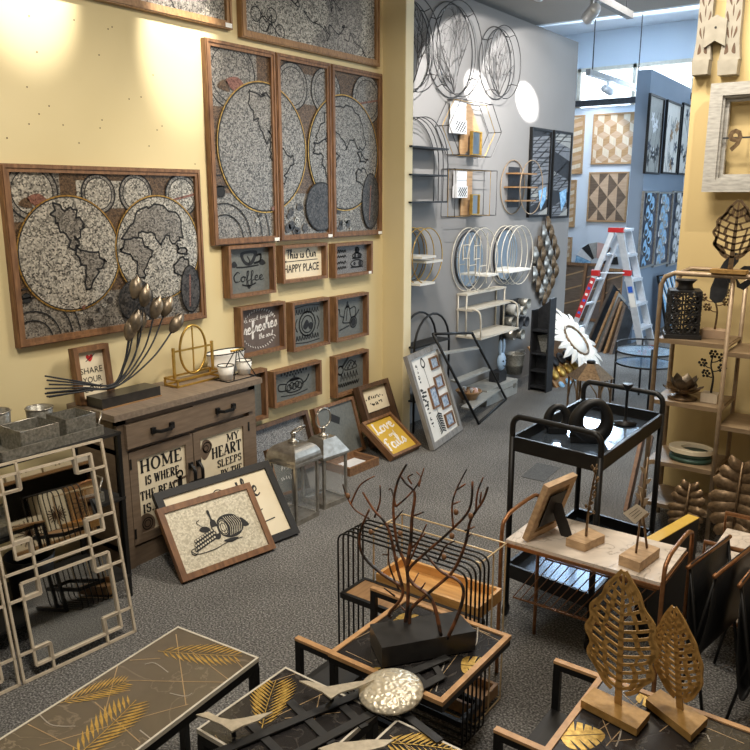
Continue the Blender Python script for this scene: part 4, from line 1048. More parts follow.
t = thing('shadow_box', 'dark grey backed frame with a black sticker behind the sloped-roof lantern', 'frame', frame3((XW + .11, 3.95, .19), (.0, 1, 0), (-.3, 0, 1), (1, 0, .3)), LG)
mb = MB(M['wood']); rect_frame(mb, .42, .38, .02, 0, .045); mb.build('frame', None, t); MB(M['slate']).bx(-.19, .19, -.17, .17, 0, .03).build('panel', None, t)
mb = MB(M['ink']); mb.X = T(-.02, .08, .0305) @ Matrix.Rotation(-.5, 4, 'Z'); mb.bx(-.05, .05, -.025, .025, 0, .001); mb.build('sticker', None, t)
bl, br = PZ(350, 477), PZ(379, 465); r_ = (br - bl).normalized(); n_ = Vector((-r_.y, r_.x, 0)); w_ = (br - bl).length
t = thing('shadow_box', 'shallow brown box frame lying flat on the carpet with pale inside', 'frame', frame3((bl + br) / 2 + n_ * .11, r_, n_, (0, 0, 1)), LG)
mb = MB(M['wood']); rect_frame(mb, w_, .22, .018, 0, .055); mb.build('frame', None, t); MB(M['cotton']).bx(-w_ / 2 + .018, w_ / 2 - .018, -.092, .092, 0.001, .012).build('panel', None, t)
bl, br = PZ(390, 462), PZ(418, 449); Mx, w_, L_ = lean(bl, br, (364, 426), .33)
Ml = Mx
def s_love(q, w, h):
    script(q, 'Love', -.36 * w, .4 * w, .14 * h, .3 * h, 0, .0012, .12, .1); script(q, 'and', -.05 * w, .2 * w, -.02 * h, .12 * h, 0, .0012, .12, .1); script(q, 'Fails', -.42 * w, .36 * w, -.36 * h, .3 * h, 0, .0012, .12, .1)
t = thing('shadow_box', 'yellow sign with white script beginning Love, leaning beside the wall corner', 'frame', Mx, LG)
box_sign(t, w_, L_, .05, .02, M['wood'], M['ochre'], s_love, [M['chalk']], .03, 'lettering')
t = thing('shadow_box', 'dark box frame with small cream sign, behind the yellow script sign', 'frame', frame3((-3.185, 4.37, .22), (0, 1, 0), (-.38, 0, 1), (1, 0, .38)), LG)
mb = MB(M['woodd']); rect_frame(mb, .36, .44, .03, 0, .055); mb.build('frame', None, t); MB(M['woodd']).bx(-.15, .15, -.19, .19, 0, .01).build('back_panel', None, t)
p = MB(M['cream']).bx(-.13, .15, .02, .19, .01, .02).build('sign_panel', None, t)
q = MB(M['ink']); q.X = T(0, 0, .0202); scrawl(q, -.1, .11, .105, .028, 0, .001, 10, .3, 4); scrawl(q, -.07, .08, .055, .028, 0, .001, 7, .3, 5); q.build('lettering', None, p)
# tall arrow frame with photo windows
bl, br = PZ(430, 451), PZ(459, 430); Mx, w_, L_ = solve_lean(bl, br, (441, 341), -3.09)
t = thing('photo_frame', 'tall grey wood frame with arrow print and five photo windows at the corner', 'frame', Mx)
mb = MB(M['greywood']); rect_frame(mb, w_, L_, .04, 0, .035); mb.build('frame', None, t); MB(M['white']).bx(-w_ / 2 + .035, w_ / 2 - .035, -L_ / 2 + .035, L_ / 2 - .035, 0.001, .018).build('panel', None, t)
iw, ih = w_ - .08, L_ - .08
for x, y, ww, hh in ((.28, .36, .3, .15), (.26, .12, .3, .16), (-.04, -.02, .28, .26), (.28, -.13, .3, .17), (.26, -.36, .3, .17)):
    mb = MB(M['wood']); mb.X = T(x * iw, y * ih, .018); rect_frame(mb, ww * iw, hh * ih, .012, 0, .014); p = mb.build('photo_window', None, t)
    mb = MB(M['photo']); mb.X = T(x * iw, y * ih, .018); mb.bx(-ww * iw / 2 + .011, ww * iw / 2 - .011, -hh * ih / 2 + .011, hh * ih / 2 - .011, 0, .005); mb.build('photo', None, p)
q = MB([M['ink'], M['white']]); q.X = T(0, 0, .0184)
def f(A):
    A.line([(-.1 * iw, .36 * ih), (-.04 * iw, -.38 * ih)], .006, 0)
    A.curve([(-.1 * iw, .36 * ih), (-.16 * iw, .4 * ih), (-.1 * iw, .47 * ih), (-.03 * iw, .4 * ih)], .012, 0, True)
    for k in range(8): y = (-.22 - .03 * k) * ih; A.line([(-.05 * iw, y), (-.14 * iw, y - .03 * ih)], .012, 0); A.line([(-.05 * iw, y), (.05 * iw, y - .03 * ih)], .012, 0)
flat(q, f)
q.X = T(-.34 * iw, 0, .0184) @ Matrix.Rotation(-PI / 2, 4, 'Z')
scrawl(q, -.42 * ih, -.2 * ih, -.04 * iw, .09 * iw, 0, .001, 6, .2, 6); scrawl(q, -.14 * ih, .12 * ih, -.09 * iw, .2 * iw, 0, .001, 11, .12, 7); scrawl(q, .16 * ih, .36 * ih, -.04 * iw, .09 * iw, 0, .001, 5, .2, 8)
q.build('print', None, t)
# ------------------------------------------------------------------ grey wall: wire decor and shelves
def PP(px, py, Mx):                             # local point seen there on the plane z = 0 of a frame
    o = Mx.translation; n = Mx.to_3x3() @ Vector((0, 0, 1)); d = ray(px, py); c = Vector((0, 0, H))
    return Mx.inverted() @ (c + d * ((o - c).dot(n) / d.dot(n)))
YC = YR + .05
def cutx(pts, Mx, closed=True):                # keep the run of points that clears the wall return
    lim = YC - Mx.translation.y; n = len(pts)
    ok = [p[0] >= lim for p in pts]
    if all(ok): return pts, closed
    if not any(ok): return [], False
    st = next(i for i in range(n) if ok[i] and not ok[i - 1]) if closed else next(i for i in range(n) if ok[i])
    out = []
    for k in range(n):
        i = (st + k) % n
        if ok[i]: out.append(pts[i])
        elif out: break
    return out, False
def circle3(cx, cy, r, z, n=36, ry=None): return [(cx + r * math.cos(2 * PI * k / n), cy + (ry or r) * math.sin(2 * PI * k / n), z) for k in range(n)]
def tree_ring(px, py, r, lab, seed):
    c = PX(px, py, XG + .05); Mx = wallX(c.y, c.z, XG); lim = YC - c.y; t = thing('tree_ring', lab, 'wall decor', Mx, 'round wire tree decor on the grey wall'); wm = M['wiregrey']
    for z, rr in ((.01, r), (.05, r * .93), (.10, r)): q_, cl_ = cutx(circle3(0, 0, rr, z), Mx); MB(wm).tube(q_, .0038, 5, cl_).build('ring', None, t)
    mb = MB(wm)
    for k in range(4):
        a = PI / 4 + k * PI / 2 + .2
        if r * math.cos(a) > lim: MB(wm).tube([(r * math.cos(a), r * math.sin(a), .01), (r * .93 * math.cos(a), r * .93 * math.sin(a), .05), (r * math.cos(a), r * math.sin(a), .10)], .0035, 5).build('spacer', None, t)
    rnd = random.Random(seed); mb = MB(wm)
    def grow(p, a, L, d, w_):
        pts = [p]
        for k in range(4):
            a += rnd.uniform(-.18, .18); p = (p[0] + math.cos(a) * L / 4, p[1] + math.sin(a) * L / 4, .05)
            if math.hypot(p[0], p[1]) > r * .9 or p[0] < lim: break
            pts.append(p)
        if len(pts) > 1: mb.tube(pts, w_, 4, taper=w_ * .65)
        if d > 0 and len(pts) > 2:
            for q in range(rnd.choice((2, 3))):
                grow(pts[rnd.randint(1, len(pts) - 1)], a + rnd.choice((-1, 1)) * rnd.uniform(.35, .95), L * rnd.uniform(.55, .8), d - 1, w_ * .65)
            grow(pts[-1], a + rnd.uniform(-.2, .2), L * .8, d - 1, w_ * .7)
    for a in (PI / 2 - .55, PI / 2, PI / 2 + .65): grow((max(0, lim + .03), -r * .9, .05), a, r * .8, 3, .006)
    mb.build('tree', None, t)
tree_ring(411, 45, .31, 'round wire tree decor cut by the wall corner', 1)
tree_ring(455, 50, .335, 'round wire tree decor in the middle of three, above the hexagon shelf', 2)
tree_ring(500, 63, .28, 'smallest round wire tree decor, rightmost of three, beside the bright spot', 3)
def wframe(px0, px1, py0, py1, dz=.06):
    a, b = PX(px0, (py0 + py1) / 2, XG + dz), PX(px1, (py0 + py1) / 2, XG + dz); u, v = PX((px0 + px1) / 2, py0, XG + dz), PX((px0 + px1) / 2, py1, XG + dz)
    return wallX((a.y + b.y) / 2, (u.z + v.z) / 2, XG), b.y - a.y, u.z - v.z
def wire_shelf(pxr, lab, hexa_):
    Mx, w_, h_ = wframe(*pxr); t = thing('wire_shelf', lab, 'wall shelf', Mx); hw, hh = w_ / 2, h_ / 2
    out = [(-hw * .6, hh), (-hw, 0), (-hw * .6, -hh), (hw * .6, -hh), (hw, 0), (hw * .6, hh)] if hexa_ else [(-hw, hh), (-hw, -hh), (hw, -hh), (hw, hh)]
    for z, m in ((.01, 'wiregrey'), (.07, 'gold'), (.13, 'wiregrey')): MB(M[m]).tube([(x, y, z) for x, y in out], .0032, 4, True).build('wire_frame', None, t)
    mb = MB(M['wiregrey'])
    for x, y in out: MB(M['wiregrey']).tube([(x, y, .01), (x, y, .13)], .0032, 4).build('spacer', None, t)
    mb = MB(M['tanwood'])
    if hexa_: mb.poly([(-hw * .15, hh * .97), (hw * .2, hh * .97), (hw * .6, 0), (hw * .25, -hh * .6), (hw * .0, -hh * .97), (-hw * .15, -hh * .97)], .012, .022)
    else: mb.bx(-hw * .15, hw * .35, -hh * .97, hh * .97, .012, .022)
    mb.build('wood_back', None, t)
    mb = MB([M['cotton'], M['ink']]); mb.bx(-hw * .55, -hw * .12, hh * .3, hh * .95, .024, .06); mb.build('white_box', None, t)
    mb = MB([M['cotton'], M['ink'], M['gold']]); mb.bx(-hw * .58, -hw * .12, -hh * .2, hh * .3, .024, .07)
    A = Art([M['cotton'], M['ink']], (-hw * .54, -hw * .16, -hh * .15, hh * .25)); A.z = .0705
    for k in range(12): x = -hw * .9 + k * hw * .09; A.line([(x, -hh * .3), (x + hh * .7, hh * .4)], .012, 1)
    b = len(mb.v); mb.v += A.mb.v; mb.f += [[i + b for i in f] for f in A.mb.f]; mb.m += A.mb.m; mb.s += A.mb.s
    mb.build('patterned_box', None, t)
    x0, x1, y0, y1 = hw * .05, hw * .42, -hh * .95, -hh * .05
    mb = MB(M['gold'])
    mb.X = T((x0 + x1) / 2, (y0 + y1) / 2, 0); rect_frame(mb, x1 - x0, y1 - y0, .008, .06, .085); p = mb.build('mirror_frame', None, t)
    mb = MB(M['mirror']); mb.bx(x0 + .01, x1 - .01, y0 + .007, y1 - .007, .06, .075); mb.build('mirror_pane', None, p)
wire_shelf((441, 494, 102, 156), 'hexagon wire wall shelf with wood back and small mirror', True)
wire_shelf((447, 489, 170, 216), 'square wire wall shelf below the hexagon one', False)
# arch shelf at the wall corner
Mx, w_, h_ = wframe(392, 440, 117, 203); t = thing('arch_shelf', 'black arched wire wall shelf with two boards at the corner', 'wall shelf', Mx); hw, hh = w_ / 2, h_ / 2
lim = max(-hw, YC - Mx.translation.y)
for z in (.01, .05, .09, .13): AQ = cutx([(-hw, -hh, z), (-hw, hh - hw, z)] + [(-hw * math.cos(a * PI / 14), hh - hw + hw * math.sin(a * PI / 14), z) for a in range(1, 14)] + [(hw, hh - hw, z), (hw, -hh, z)], Mx, False)[0]; MB(M['wiregrey']).tube(AQ, .0036, 5).build('arch_wire', None, t)
for y in (hh * .28, -hh * .36, -hh): MB(M['black']).bx(lim, hw, y, y + .012, .004, .135).build('board', None, t)
# double ring shelf
Mx, w_, h_ = wframe(499, 541, 160, 214); t = thing('ring_shelf', 'double ring wall shelf with three thin wooden boards beside the black panels', 'wall shelf', Mx); r = h_ / 2
for x, z in ((-.06, .01), (.07, .13)): MB(M['champ']).tube(circle3(x, 0, r, z, ry=r), .0045, 5, True).build('ring', None, t)
for y in (r * .5, 0, -r * .5):
    q = math.sqrt(r * r - y * y) - .01; MB(M['oak']).bx(-q, q, y - .006, y + .006, .004, .12).build('board', None, t)
MB(M['graphite']).bx(-r * .6, r * .35, -r * .75, r * .75, .001, .004).build('back_panel', None, t)
# mirrors with shelves
def ring_mirror(pxr, lab, fm, shelves, rings):
    Mx, w_, h_ = wframe(*pxr); t = thing('ring_mirror', lab, 'mirror', Mx, 'round mirrors with small shelves'); r = h_ / 2
    for x, z, k in rings: q_, cl_ = cutx(circle3(x * r, 0, r * k, z), Mx); MB(M[fm]).tube(q_, .0042, 5, cl_).build('ring', None, t)
    lim = YC - Mx.translation.y; MB(M['mirror']).poly([(p[0], p[1]) for p in cutx(circle3(0, 0, r * .86, 0, 40), Mx)[0]], .012, .016).build('mirror_pane', None, t)
    MB(M['graphite']).poly([(p[0], p[1]) for p in cutx(circle3(0, 0, r * .9, 0, 40), Mx)[0]], .002, .011).build('mirror_back', None, t)
    for x0, x1, y in shelves: MB(M['white']).bx(max(lim, x0 * r), x1 * r, y * r - .012, y * r + .004, .02, .15).build('shelf', None, t)
    return t
ring_mirror((396, 438, 228, 284), 'half hidden gold rimmed mirror with white shelves at the corner', 'gold', ((-.4, .55, 0), (-.1, 1.0, -.18), (-.5, .5, -.95)), ((0, .01, 1), (.1, .06, 1), (.2, .12, 1)))
t = ring_mirror((455, 493, 228, 291), 'round mirror in ivory rings with gridded box, in the middle', 'wirewhite', ((.3, 1, -.5),), ((-.12, .01, 1), (0, .06, 1), (.12, .12, 1)))
mb = MB(M['wirewhite'])
for z in (.02, .12):
    for y in (.45, .05): mb.tube([(-.12, y * .27, z), (-.02, y * .27, z)], .004, 4)
    mb.tube([(-.12, .0, z), (-.12, .13, z)], .004, 4); mb.tube([(-.02, -.14, z), (-.02, .2, z)], .004, 4)
    mb.tube([(-.02, -.05, z), (.1, -.05, z)], .004, 4); mb.tube([(.1, -.2, z), (.1, .22, z)], .004, 4)
mb.build('grid_wire', None, t)
ring_mirror((492, 528, 226, 284), 'round mirror in ivory rings with one wide white shelf, rightmost', 'wirewhite', ((-.75, .95, -.5),), ((-.15, .01, 1), (-.05, .05, 1), (.08, .09, 1), (.2, .13, 1)))
# two tall black panels
def tall_panel(Mx, w_, h_, lab, mats, seed, fm, kind, group):
    t = thing('relief_panel', lab, 'wall decor', Mx, group); rnd = random.Random(seed)
    mb = MB(fm); rect_frame(mb, w_, h_, .022, 0, .03); mb.build('frame', None, t)
    A = Art(mats, (-w_ / 2 + .02, w_ / 2 - .02, -h_ / 2 + .02, h_ / 2 - .02)); A.z = .012
    if kind == 'facet':
        for k in range(9):
            y = -h_ / 2 + h_ * k / 9; A.poly([(-w_ / 2, y), (w_ / 2, y + rnd.uniform(-.1, .2)), (w_ / 2, y + .25), (-w_ / 2, y + .3)], rnd.choice((0, 0, 1, 2))); A.layer()
            for q in range(7): A.line([(-w_ / 2, y + .03 * q), (w_ / 2, y + .03 * q + rnd.uniform(0, .05))], .008, 1)
            A.layer(); A.line([(-w_ / 2, y), (w_ / 2, y + .22)], .014, 1)
        A.layer(); A.poly([(-.02, -h_ * .2), (w_ * .35, -h_ * .15), (w_ * .35, -h_ * .3), (.05, -h_ * .42)], 3); A.poly([(-w_ * .2, -h_ * .5), (w_ / 2, -h_ * .5), (w_ / 2, -h_ * .38)], 2)
    elif kind == 'flower':
        A.rect(-w_ / 2, w_ / 2, -h_ / 2, h_ / 2, 0); A.layer()
        for k in range(4):
            x = rnd.uniform(-.3, .3) * w_; A.curve([(x, -h_ / 2), (x + rnd.uniform(-.3, .3) * w_, -h_ * .1), (x + rnd.uniform(-.4, .4) * w_, h_ * .3)], .012, 1)
        A.layer()
        for k in range(9):
            x, y = rnd.uniform(-.35, .35) * w_, rnd.uniform(-.4, .4) * h_; c = rnd.choice((1, 2, 3))
            for q in range(5): a = q * 1.257 + k; A.blob([(x, y), (x + .05 * math.cos(a - .4), y + .05 * math.sin(a - .4)), (x + .08 * math.cos(a), y + .08 * math.sin(a)), (x + .05 * math.cos(a + .4), y + .05 * math.sin(a + .4))], c)
            A.layer()
    else:
        A.rect(-w_ / 2, w_ / 2, -h_ / 2, h_ / 2, 0); A.layer()
        for k in range(9):
            y = -h_ / 2 + h_ * (k + .5) / 9; x = (.16 if k % 2 else -.16) * w_
            A.disc(x * .7, y, .125, 1, .1, 20); A.layer(); A.disc(x * .7 + .01, y + .01, .1, 2, .08, 20); A.layer(); A.disc(x * .7 - .02, y - .02, .05, 1, .03, 14); A.disc(-x * 1.6, y + .05, .04, 3, n=14); A.layer()
    p = MB(A.mb.mats); p.k = 0; p.bx(-w_ / 2 + .02, w_ / 2 - .02, -h_ / 2 + .02, h_ / 2 - .02, .001, .0115); b = len(p.v); p.v += A.mb.v; p.f += [[i + b for i in f] for f in A.mb.f]; p.m += A.mb.m; p.s += A.mb.s
    p.build('picture', None, t)
for i, pr in enumerate(((531, 551, 128, 217), (553, 571, 131, 218))):
    Mx, w_, h_ = wframe(*pr, .03)
    tall_panel(Mx, w_, h_, ('black framed faceted metal panel, left of the pair on the grey wall', 'black framed faceted metal panel at the right end of the grey wall')[i], [M['midgrey'], M['graphite'], M['suit'], M['skyblue']], 5 + i, M['black'], 'facet', 'tall panels on the grey wall')
# cascade of metal leaves
Mx, w_, h_ = wframe(534, 561, 219, 304); t = thing('leaf_cascade', 'hanging cascade of silver and gold metal leaves below the black panels', 'wall decor', Mx)
for k, (n_, y) in enumerate(((1, .44), (2, .34), (3, .22), (4, .1), (3, -.02), (4, -.12), (3, -.24), (2, -.34), (1, -.42))):
    for i in range(n_):
        x = (i - (n_ - 1) / 2) * w_ * .26; vs = []; fs = []; L = h_ * .19; ww = w_ * .09
        for j in range(7):
            s_ = math.sin(PI * j / 6) * ww; yy_ = y * h_ + L * (j / 6 - .5); z = .03 + .03 * math.sin(PI * j / 6)
            z += .004; vs += [(x - s_, yy_, z - .012), (x, yy_, z + .012), (x + s_, yy_, z - .012)]
        for j in range(6):
            for q in (0, 1): fs.append((j * 3 + q, j * 3 + q + 1, j * 3 + q + 4, j * 3 + q + 3))
        mb = MB(M['silver'] if (i + k) % 2 else M['bronze']); mb.add(vs, fs, True); mb.tube([(x, y * h_ - L / 2, .024), (x + .01, y * h_, .009), (x, y * h_ + L / 2, .02)], .004, 4); mb.build('leaf', None, t)
# cream three step wall shelf
a, b = PX(463.6, 296.6, XG + .1), PX(511.5, 284, XG + .1); y0, y1 = a.y, b.y; zt = (a.z + b.z) / 2; y0 += .06; y1 -= .1
c, e = PX(475, 340, XG + .22), PX(518, 326, XG + .22); zb = (c.z + e.z) / 2
t = thing('step_shelf', 'cream metal wall shelf with three boards of growing depth', 'wall shelf', (XG, (y0 + y1) / 2, zb))
zm = (zt + zb) / 2 + .05
for z, d in ((zt, .1), (zm, .15), (zb, .24)): MB(M['wirewhite']).bx(XG + .002, XG + d, y0, y1, z - .015, z).build('board', None, t, True)
for y in (y0 + .01, y1 - .01):
    mb = MB(M['wirewhite']); mb.tube([(XG + .01, y, zt), (XG + .01, y, zb)], .008, 5); mb.tube([(XG + .09, y, zt), (XG + .09, y, zb)], .008, 5)
    mb.tube(smooth_pts([(XG + .1, y, zm), (XG + .17, y, zm), (XG + .22, y, zm - .04), (XG + .23, y, zb)], 4), .008, 5); mb.build('side_frame', None, t, True)
# galvanised cups fixed to the wall
c = PX(516, 318, XG + .08); t = thing('metal_cups', 'cluster of galvanised metal cups on the grey wall behind the black stepped shelf', 'wall decor', wallX(c.y, c.z, XG))
for i, (x, y, r, k) in enumerate(((-.05, .08, .06, 'skyblue'), (.1, .06, .045, 'tin'), (-.12, -.02, .05, 'tin'), (.02, -.04, .06, 'graphite'), (-.1, -.14, .05, 'silver'), (.08, -.16, .05, 'tin'), (.16, -.05, .05, 'graphite'), (.18, .12, .05, 'tin'))):
    mb = MB(M['suit'] if k == 'skyblue' else M[k]); mb.X = T(x, y, .02); mb.lathe([(0, 0), (r * .8, 0), (r, .1), (r * .92, .1), (r * .7, .02), (0, .02)], 16); mb.build('cup', None, t)
MB(M['graphite']).bx(-.17, .2, -.2, .16, .002, .02).build('back_plate', None, t)
# ------------------------------------------------------------------ floor by the grey wall
# low black arch stand
p = PZ(436, 395, 0); xb = XG + .16
y0, y1 = max(YC + .02, PX(412, 340, xb).y), PX(449, 340, xb).y; zt = PX(440, 312, xb).z
t = thing('arch_stand', 'low black double arch plant stand behind the tall photo frame', 'stand', (xb, (y0 + y1) / 2, 0))
for x in (XG + .04, XG + .16):
    ym_ = (y0 + y1) / 2; r = (y1 - y0) / 2
    MB(M['black']).tube([(x, y0, 0), (x, y0, zt - r)] + [(x, ym_ - r * math.cos(a * PI / 12), zt - r + r * math.sin(a * PI / 12)) for a in range(1, 12)] + [(x, y1, zt - r), (x, y1, 0)], .009, 6).build('arch', None, t, True)
for z in (zt - .22, .25): MB(M['black2']).bx(XG + .03, XG + .17, y0, y1, z - .012, z).build('shelf', None, t, True)
# leaning ladder shelf
f1, f2 = PZ(478.5, 424.6), PZ(506, 400); t1, t2 = PX(433, 334, XG + .04), PX(472, 333, XG + .04)
t1 = PX(433, 334, XG + .27); t2 = PX(472, 333, XG + .27)
t = thing('ladder_shelf', 'black tube shelf with three pale boards leaning on the grey wall', 'shelf', f1)
for a, b in ((f1, t1), (f2, t2)): MB(M['black']).tube([a + Vector((0, 0, .01)), b], .011, 6).build('rail', None, t, True)
mb = MB(M['black']); mb.tube([f1 + Vector((0, 0, .01)), f2 + Vector((0, 0, .01))], .011, 6); mb.tube([t1, t2], .011, 6); mb.build('cross_bar', None, t, True)
for k in (.16, .47, .78):
    a, b = f1.lerp(t1, k), f2.lerp(t2, k); d_ = Vector((-.09 * (1 - k) - .03, .02, 0))
    mb = MB(M['suit']); mb.hexa([a, b, b + d_, a + d_], [v + Vector((0, 0, .014)) for v in (a, b, b + d_, a + d_)]); mb.build('board', None, t, True)
a, b = f1.lerp(t1, .16), f2.lerp(t2, .16)
bc = a.lerp(b, .35) + Vector((-.13, 0, .016))
t = thing('basket', 'small round basket of dried flowers on the lowest board of the leaning shelf', 'basket', bc)
mb = MB(M['oak']); mb.X = T(bc); mb.lathe([(0, 0), (.06, .0), (.1, .06), (.11, .07), (.1, .075), (.06, .02), (0, .02)], 20); mb.build('bowl', None, t, True)
mb = MB([M['cotton'], M['oak'], M['pink']]); rnd = random.Random(3)
for k in range(18): mb.k = k % 3; mb.ball(bc + Vector((rnd.uniform(-.07, .07), rnd.uniform(-.07, .07), .065)), .022, 7, 5)
o = mb.build('dried_flowers', None, t, True); o['kind'] = 'stuff'
# suitcase, bunny, bucket
a, b = PZ(487, 402), PZ(521, 398); yA, yB = PX(489, 400, -2.98).y, PX(519, 395, -2.98).y
sx0, sx1 = -3.23, -3.0
t = thing('suitcase', 'pale grey metal suitcase lying on the carpet by the grey wall', 'suitcase', ((sx0 + sx1) / 2, (yA + yB) / 2, 0)); zs = .14
MB(M['suit']).bx(sx0, sx1, yA, yB, 0.004, zs).build('case', None, t, True)
mb = MB(M['tin'])
for y in (yA + .06, yB - .06): mb.bx(sx1, sx1 + .008, y - .02, y + .02, .07, .11)
mb.bx(sx1, sx1 + .003, yA, yB, .088, .094); mb.build('latch', None, t, True)
c = Vector((-3.1, PX(496, 384, -3.1).y + .03, zs + .001))
t = thing('bunny_figure', 'pale blue bunny face figure with long ears on a dark box, on the suitcase', 'figure', c)
MB(M['graphite']).bx(c.x - .05, c.x + .05, c.y - .07, c.y + .07, c.z, c.z + .09).build('box', None, t, True)
mb = MB(M['paleblue']); mb.X = T(c.x + .03, c.y, c.z + .09); mb.ball((0, 0, .09), .075, 12, 8, (.45, .8, 1.1))
for s_ in (-1, 1): mb.ball((0, s_ * .032, .22), .065, 8, 6, (.25, .28, 1.1))
mb.build('bunny', None, t, True)
mb = MB(M['ink']); mb.X = T(c.x + .06, c.y, c.z + .09)
for s_ in (-1, 1): mb.ball((0, s_ * .025, .1), .009, 6, 5)
mb.tube([(0.004, -.025, .06), (.004, 0, .05), (.004, .025, .06)], .004, 4); mb.build('face', None, t, True)
c = Vector((-3.12, PX(512, 384, -3.12).y + .03, zs + .001))
t = thing('tin_bucket', 'ribbed galvanised bucket with dark print standing on the suitcase', 'bucket', c)
mb = MB(M['tin']); mb.X = T(c); mb.lathe([(0, 0), (.072, 0), (.082, .08), (.086, .085), (.084, .09), (.095, .18), (.1, .19), (.09, .188), (.07, .01), (0, .01)], 24); mb.build('body', None, t, True)
mb = MB(M['tin']); mb.tube(smooth_pts([c + Vector((0, -.098, .18)), c + Vector((.06, -.03, .23)), c + Vector((.08, .05, .215)), c + Vector((0, .098, .18))], 5), .004, 5); mb.build('handle', None, t, True)
# black stepped shelf
p = PZ(545, 393); yS0, yS1 = PZ(527, 391).y - .02, p.y + .08
f1 = PZ(528, 390); f2 = PZ(546, 393)
t = thing('stepped_shelf', 'tall dark slatted shelf unit with slanted top at the end of the grey wall', 'shelf', f1)
r_ = (f2 - f1).normalized(); n_ = Vector((r_.y, -r_.x, 0)); w_ = (f2 - f1).length; zt1 = zat(f1.x, f1.y, 310); zt2 = zat(f2.x, f2.y, 299)
Mx = frame3(f1, r_, (0, 0, 1), n_); bk = -.12
mb = MB(M['graphite']); mb.X = Mx; mb.hexa([(0, 0, bk), (.015, 0, bk), (.015, zt1, bk), (0, zt1, bk)], [(0, 0, 0), (.015, 0, 0), (.015, zt1, 0), (0, zt1, 0)]); mb.build('side_panel', None, t, True)
mb = MB(M['graphite']); mb.X = Mx; mb.hexa([(w_ - .015, 0, bk), (w_, 0, bk), (w_, zt2, bk), (w_ - .015, zt2, bk)], [(w_ - .015, 0, 0), (w_, 0, 0), (w_, zt2, 0), (w_ - .015, zt2, 0)]); mb.build('side_panel', None, t, True)
mb = MB(M['graphite']); mb.X = Mx; mb.hexa([(.015, 0, bk), (w_ - .015, 0, bk), (w_ - .015, zt2, bk), (.015, zt1, bk)], [(.015, 0, bk + .012), (w_ - .015, 0, bk + .012), (w_ - .015, zt2, bk + .012), (.015, zt1, bk + .012)]); mb.build('back_panel', None, t, True)
for k, z in enumerate((.03, .18, .34, .55)):
    mb = MB(M['graphite']); mb.X = Mx; mb.bx(.015, w_ - .015, z, z + .014, bk + .012, -.002); mb.build('shelf', None, t, True)
mb = MB(M['tin']); mb.X = Mx; mb.hexa([(.03, .5, -.09), (w_ - .03, .53, -.09), (w_ - .05, .36, -.06), (w_ - .09, .36, -.06)], [(.03, .5, -.08), (w_ - .03, .53, -.08), (w_ - .05, .36, -.05), (w_ - .09, .36, -.05)]); mb.build('metal_scoop', None, t, True)
# sunflower wheel and flower board
c0 = PZ(585, 402); cc = Vector((c0.x - .1, c0.y, .36))
nrm_ = Vector((.70, .0, .60)).normalized(); e1 = Vector((0, 1, 0)); e1 = (e1 - nrm_ * e1.dot(nrm_)).normalized(); e2 = nrm_.cross(e1)
Rw = .42; cc.z = .01 + Rw * abs(e2.z)
tgt = PZ(574, 342, cc.z); cc = tgt
t = thing('sunflower_decor', 'large white petal sunflower wheel standing behind the brown lantern', 'ornament', frame3(cc, e1, e2, nrm_))
for k in range(24):
    a = 2 * PI * k / 24; d_ = Vector((math.cos(a), math.sin(a), 0)); q = Vector((-d_.y, d_.x, 0)); L = Rw * (1 if k % 2 else .9); vs = []
    for s_, ww, z in ((.34, .018, .02), (.6, .03, .045), (.82, .022, .03), (1, .002, .0)): vs += [d_ * L * s_ - q * ww * 1.35 + Vector((0, 0, z - .008)), d_ * L * s_ + Vector((0, 0, z + .006)), d_ * L * s_ + q * ww * 1.35 + Vector((0, 0, z - .008))]
    mb = MB(M['white']); mb.add(vs, [(i * 3 + j, i * 3 + j + 1, i * 3 + j + 4, i * 3 + j + 3) for i in range(3) for j in (0, 1)]); mb.build('petal', None, t)
mb = MB(M['bronze']); mb.tube(circle3(0, 0, Rw * .4, .035, 30), .012, 6, True); mb.build('seed_ring', None, t)
mb = MB(M['white']); mb.lathe([(0, .05), (Rw * .2, .047), (Rw * .34, .035), (Rw * .36, .0), (0, -.01)], 26); mb.build('centre', None, t)
b0 = PZ(566, 376); Mx = frame3(cc - nrm_ * .06 + Vector((0, -.2, -.06)), e1, e2, nrm_)
t = thing('flower_board', 'wooden edged board with blue, gold and black metal flowers beside the sunflower wheel', 'wall decor', Mx)
MB(M['oak']).bx(-.42, .25, -.36, .2, -.05, -.035).build('board', None, t)
rnd = random.Random(2)
for k in range(12):
    x, y = -.34 + .16 * (k // 3), -.27 + .12 * (k % 3); mb = MB([M['skyblue'], M['gold'], M['graphite']][k % 3]); mb.ball((x, y, -.015), .065 if k % 3 else .04, 9, 6, (1, 1, .45)); mb.build('flower', None, t)
# brown hexagonal lantern
lp = PZ(586, 445); hz = zat(lp.x, lp.y, 377)
t = thing('hexagon_lantern', 'brown hexagonal lantern with arched legs and black cap', 'lantern', lp); r = .145
mb = MB(M['bronze']); mb.X = T(lp.x, lp.y, 0); pts = [(r * math.cos(k * PI / 3 + .3), r * math.sin(k * PI / 3 + .3)) for k in range(6)]
rim = [(x * 1.12, y * 1.12) for x, y in pts]; top = [(x * .3, y * .3) for x, y in pts]
mid = [(x * .7, y * .7) for x, y in pts]
vs = [(x, y, hz) for x, y in rim] + [(x, y, hz + .05) for x, y in mid] + [(x, y, hz + .1) for x, y in top]
mb.add(vs, [tuple(range(5, -1, -1)), tuple(range(12, 18))] + [(o_ + i, o_ + (i + 1) % 6, o_ + 6 + (i + 1) % 6, o_ + 6 + i) for o_ in (0, 6) for i in range(6)]); mb.build('roof', None, t, True)
mb = MB(M['black']); mb.X = T(lp.x, lp.y, hz + .1); mb.lathe([(.03, 0), (.032, .012), (.024, .02), (0, .022)], 16); mb.build('cap', None, t, True)
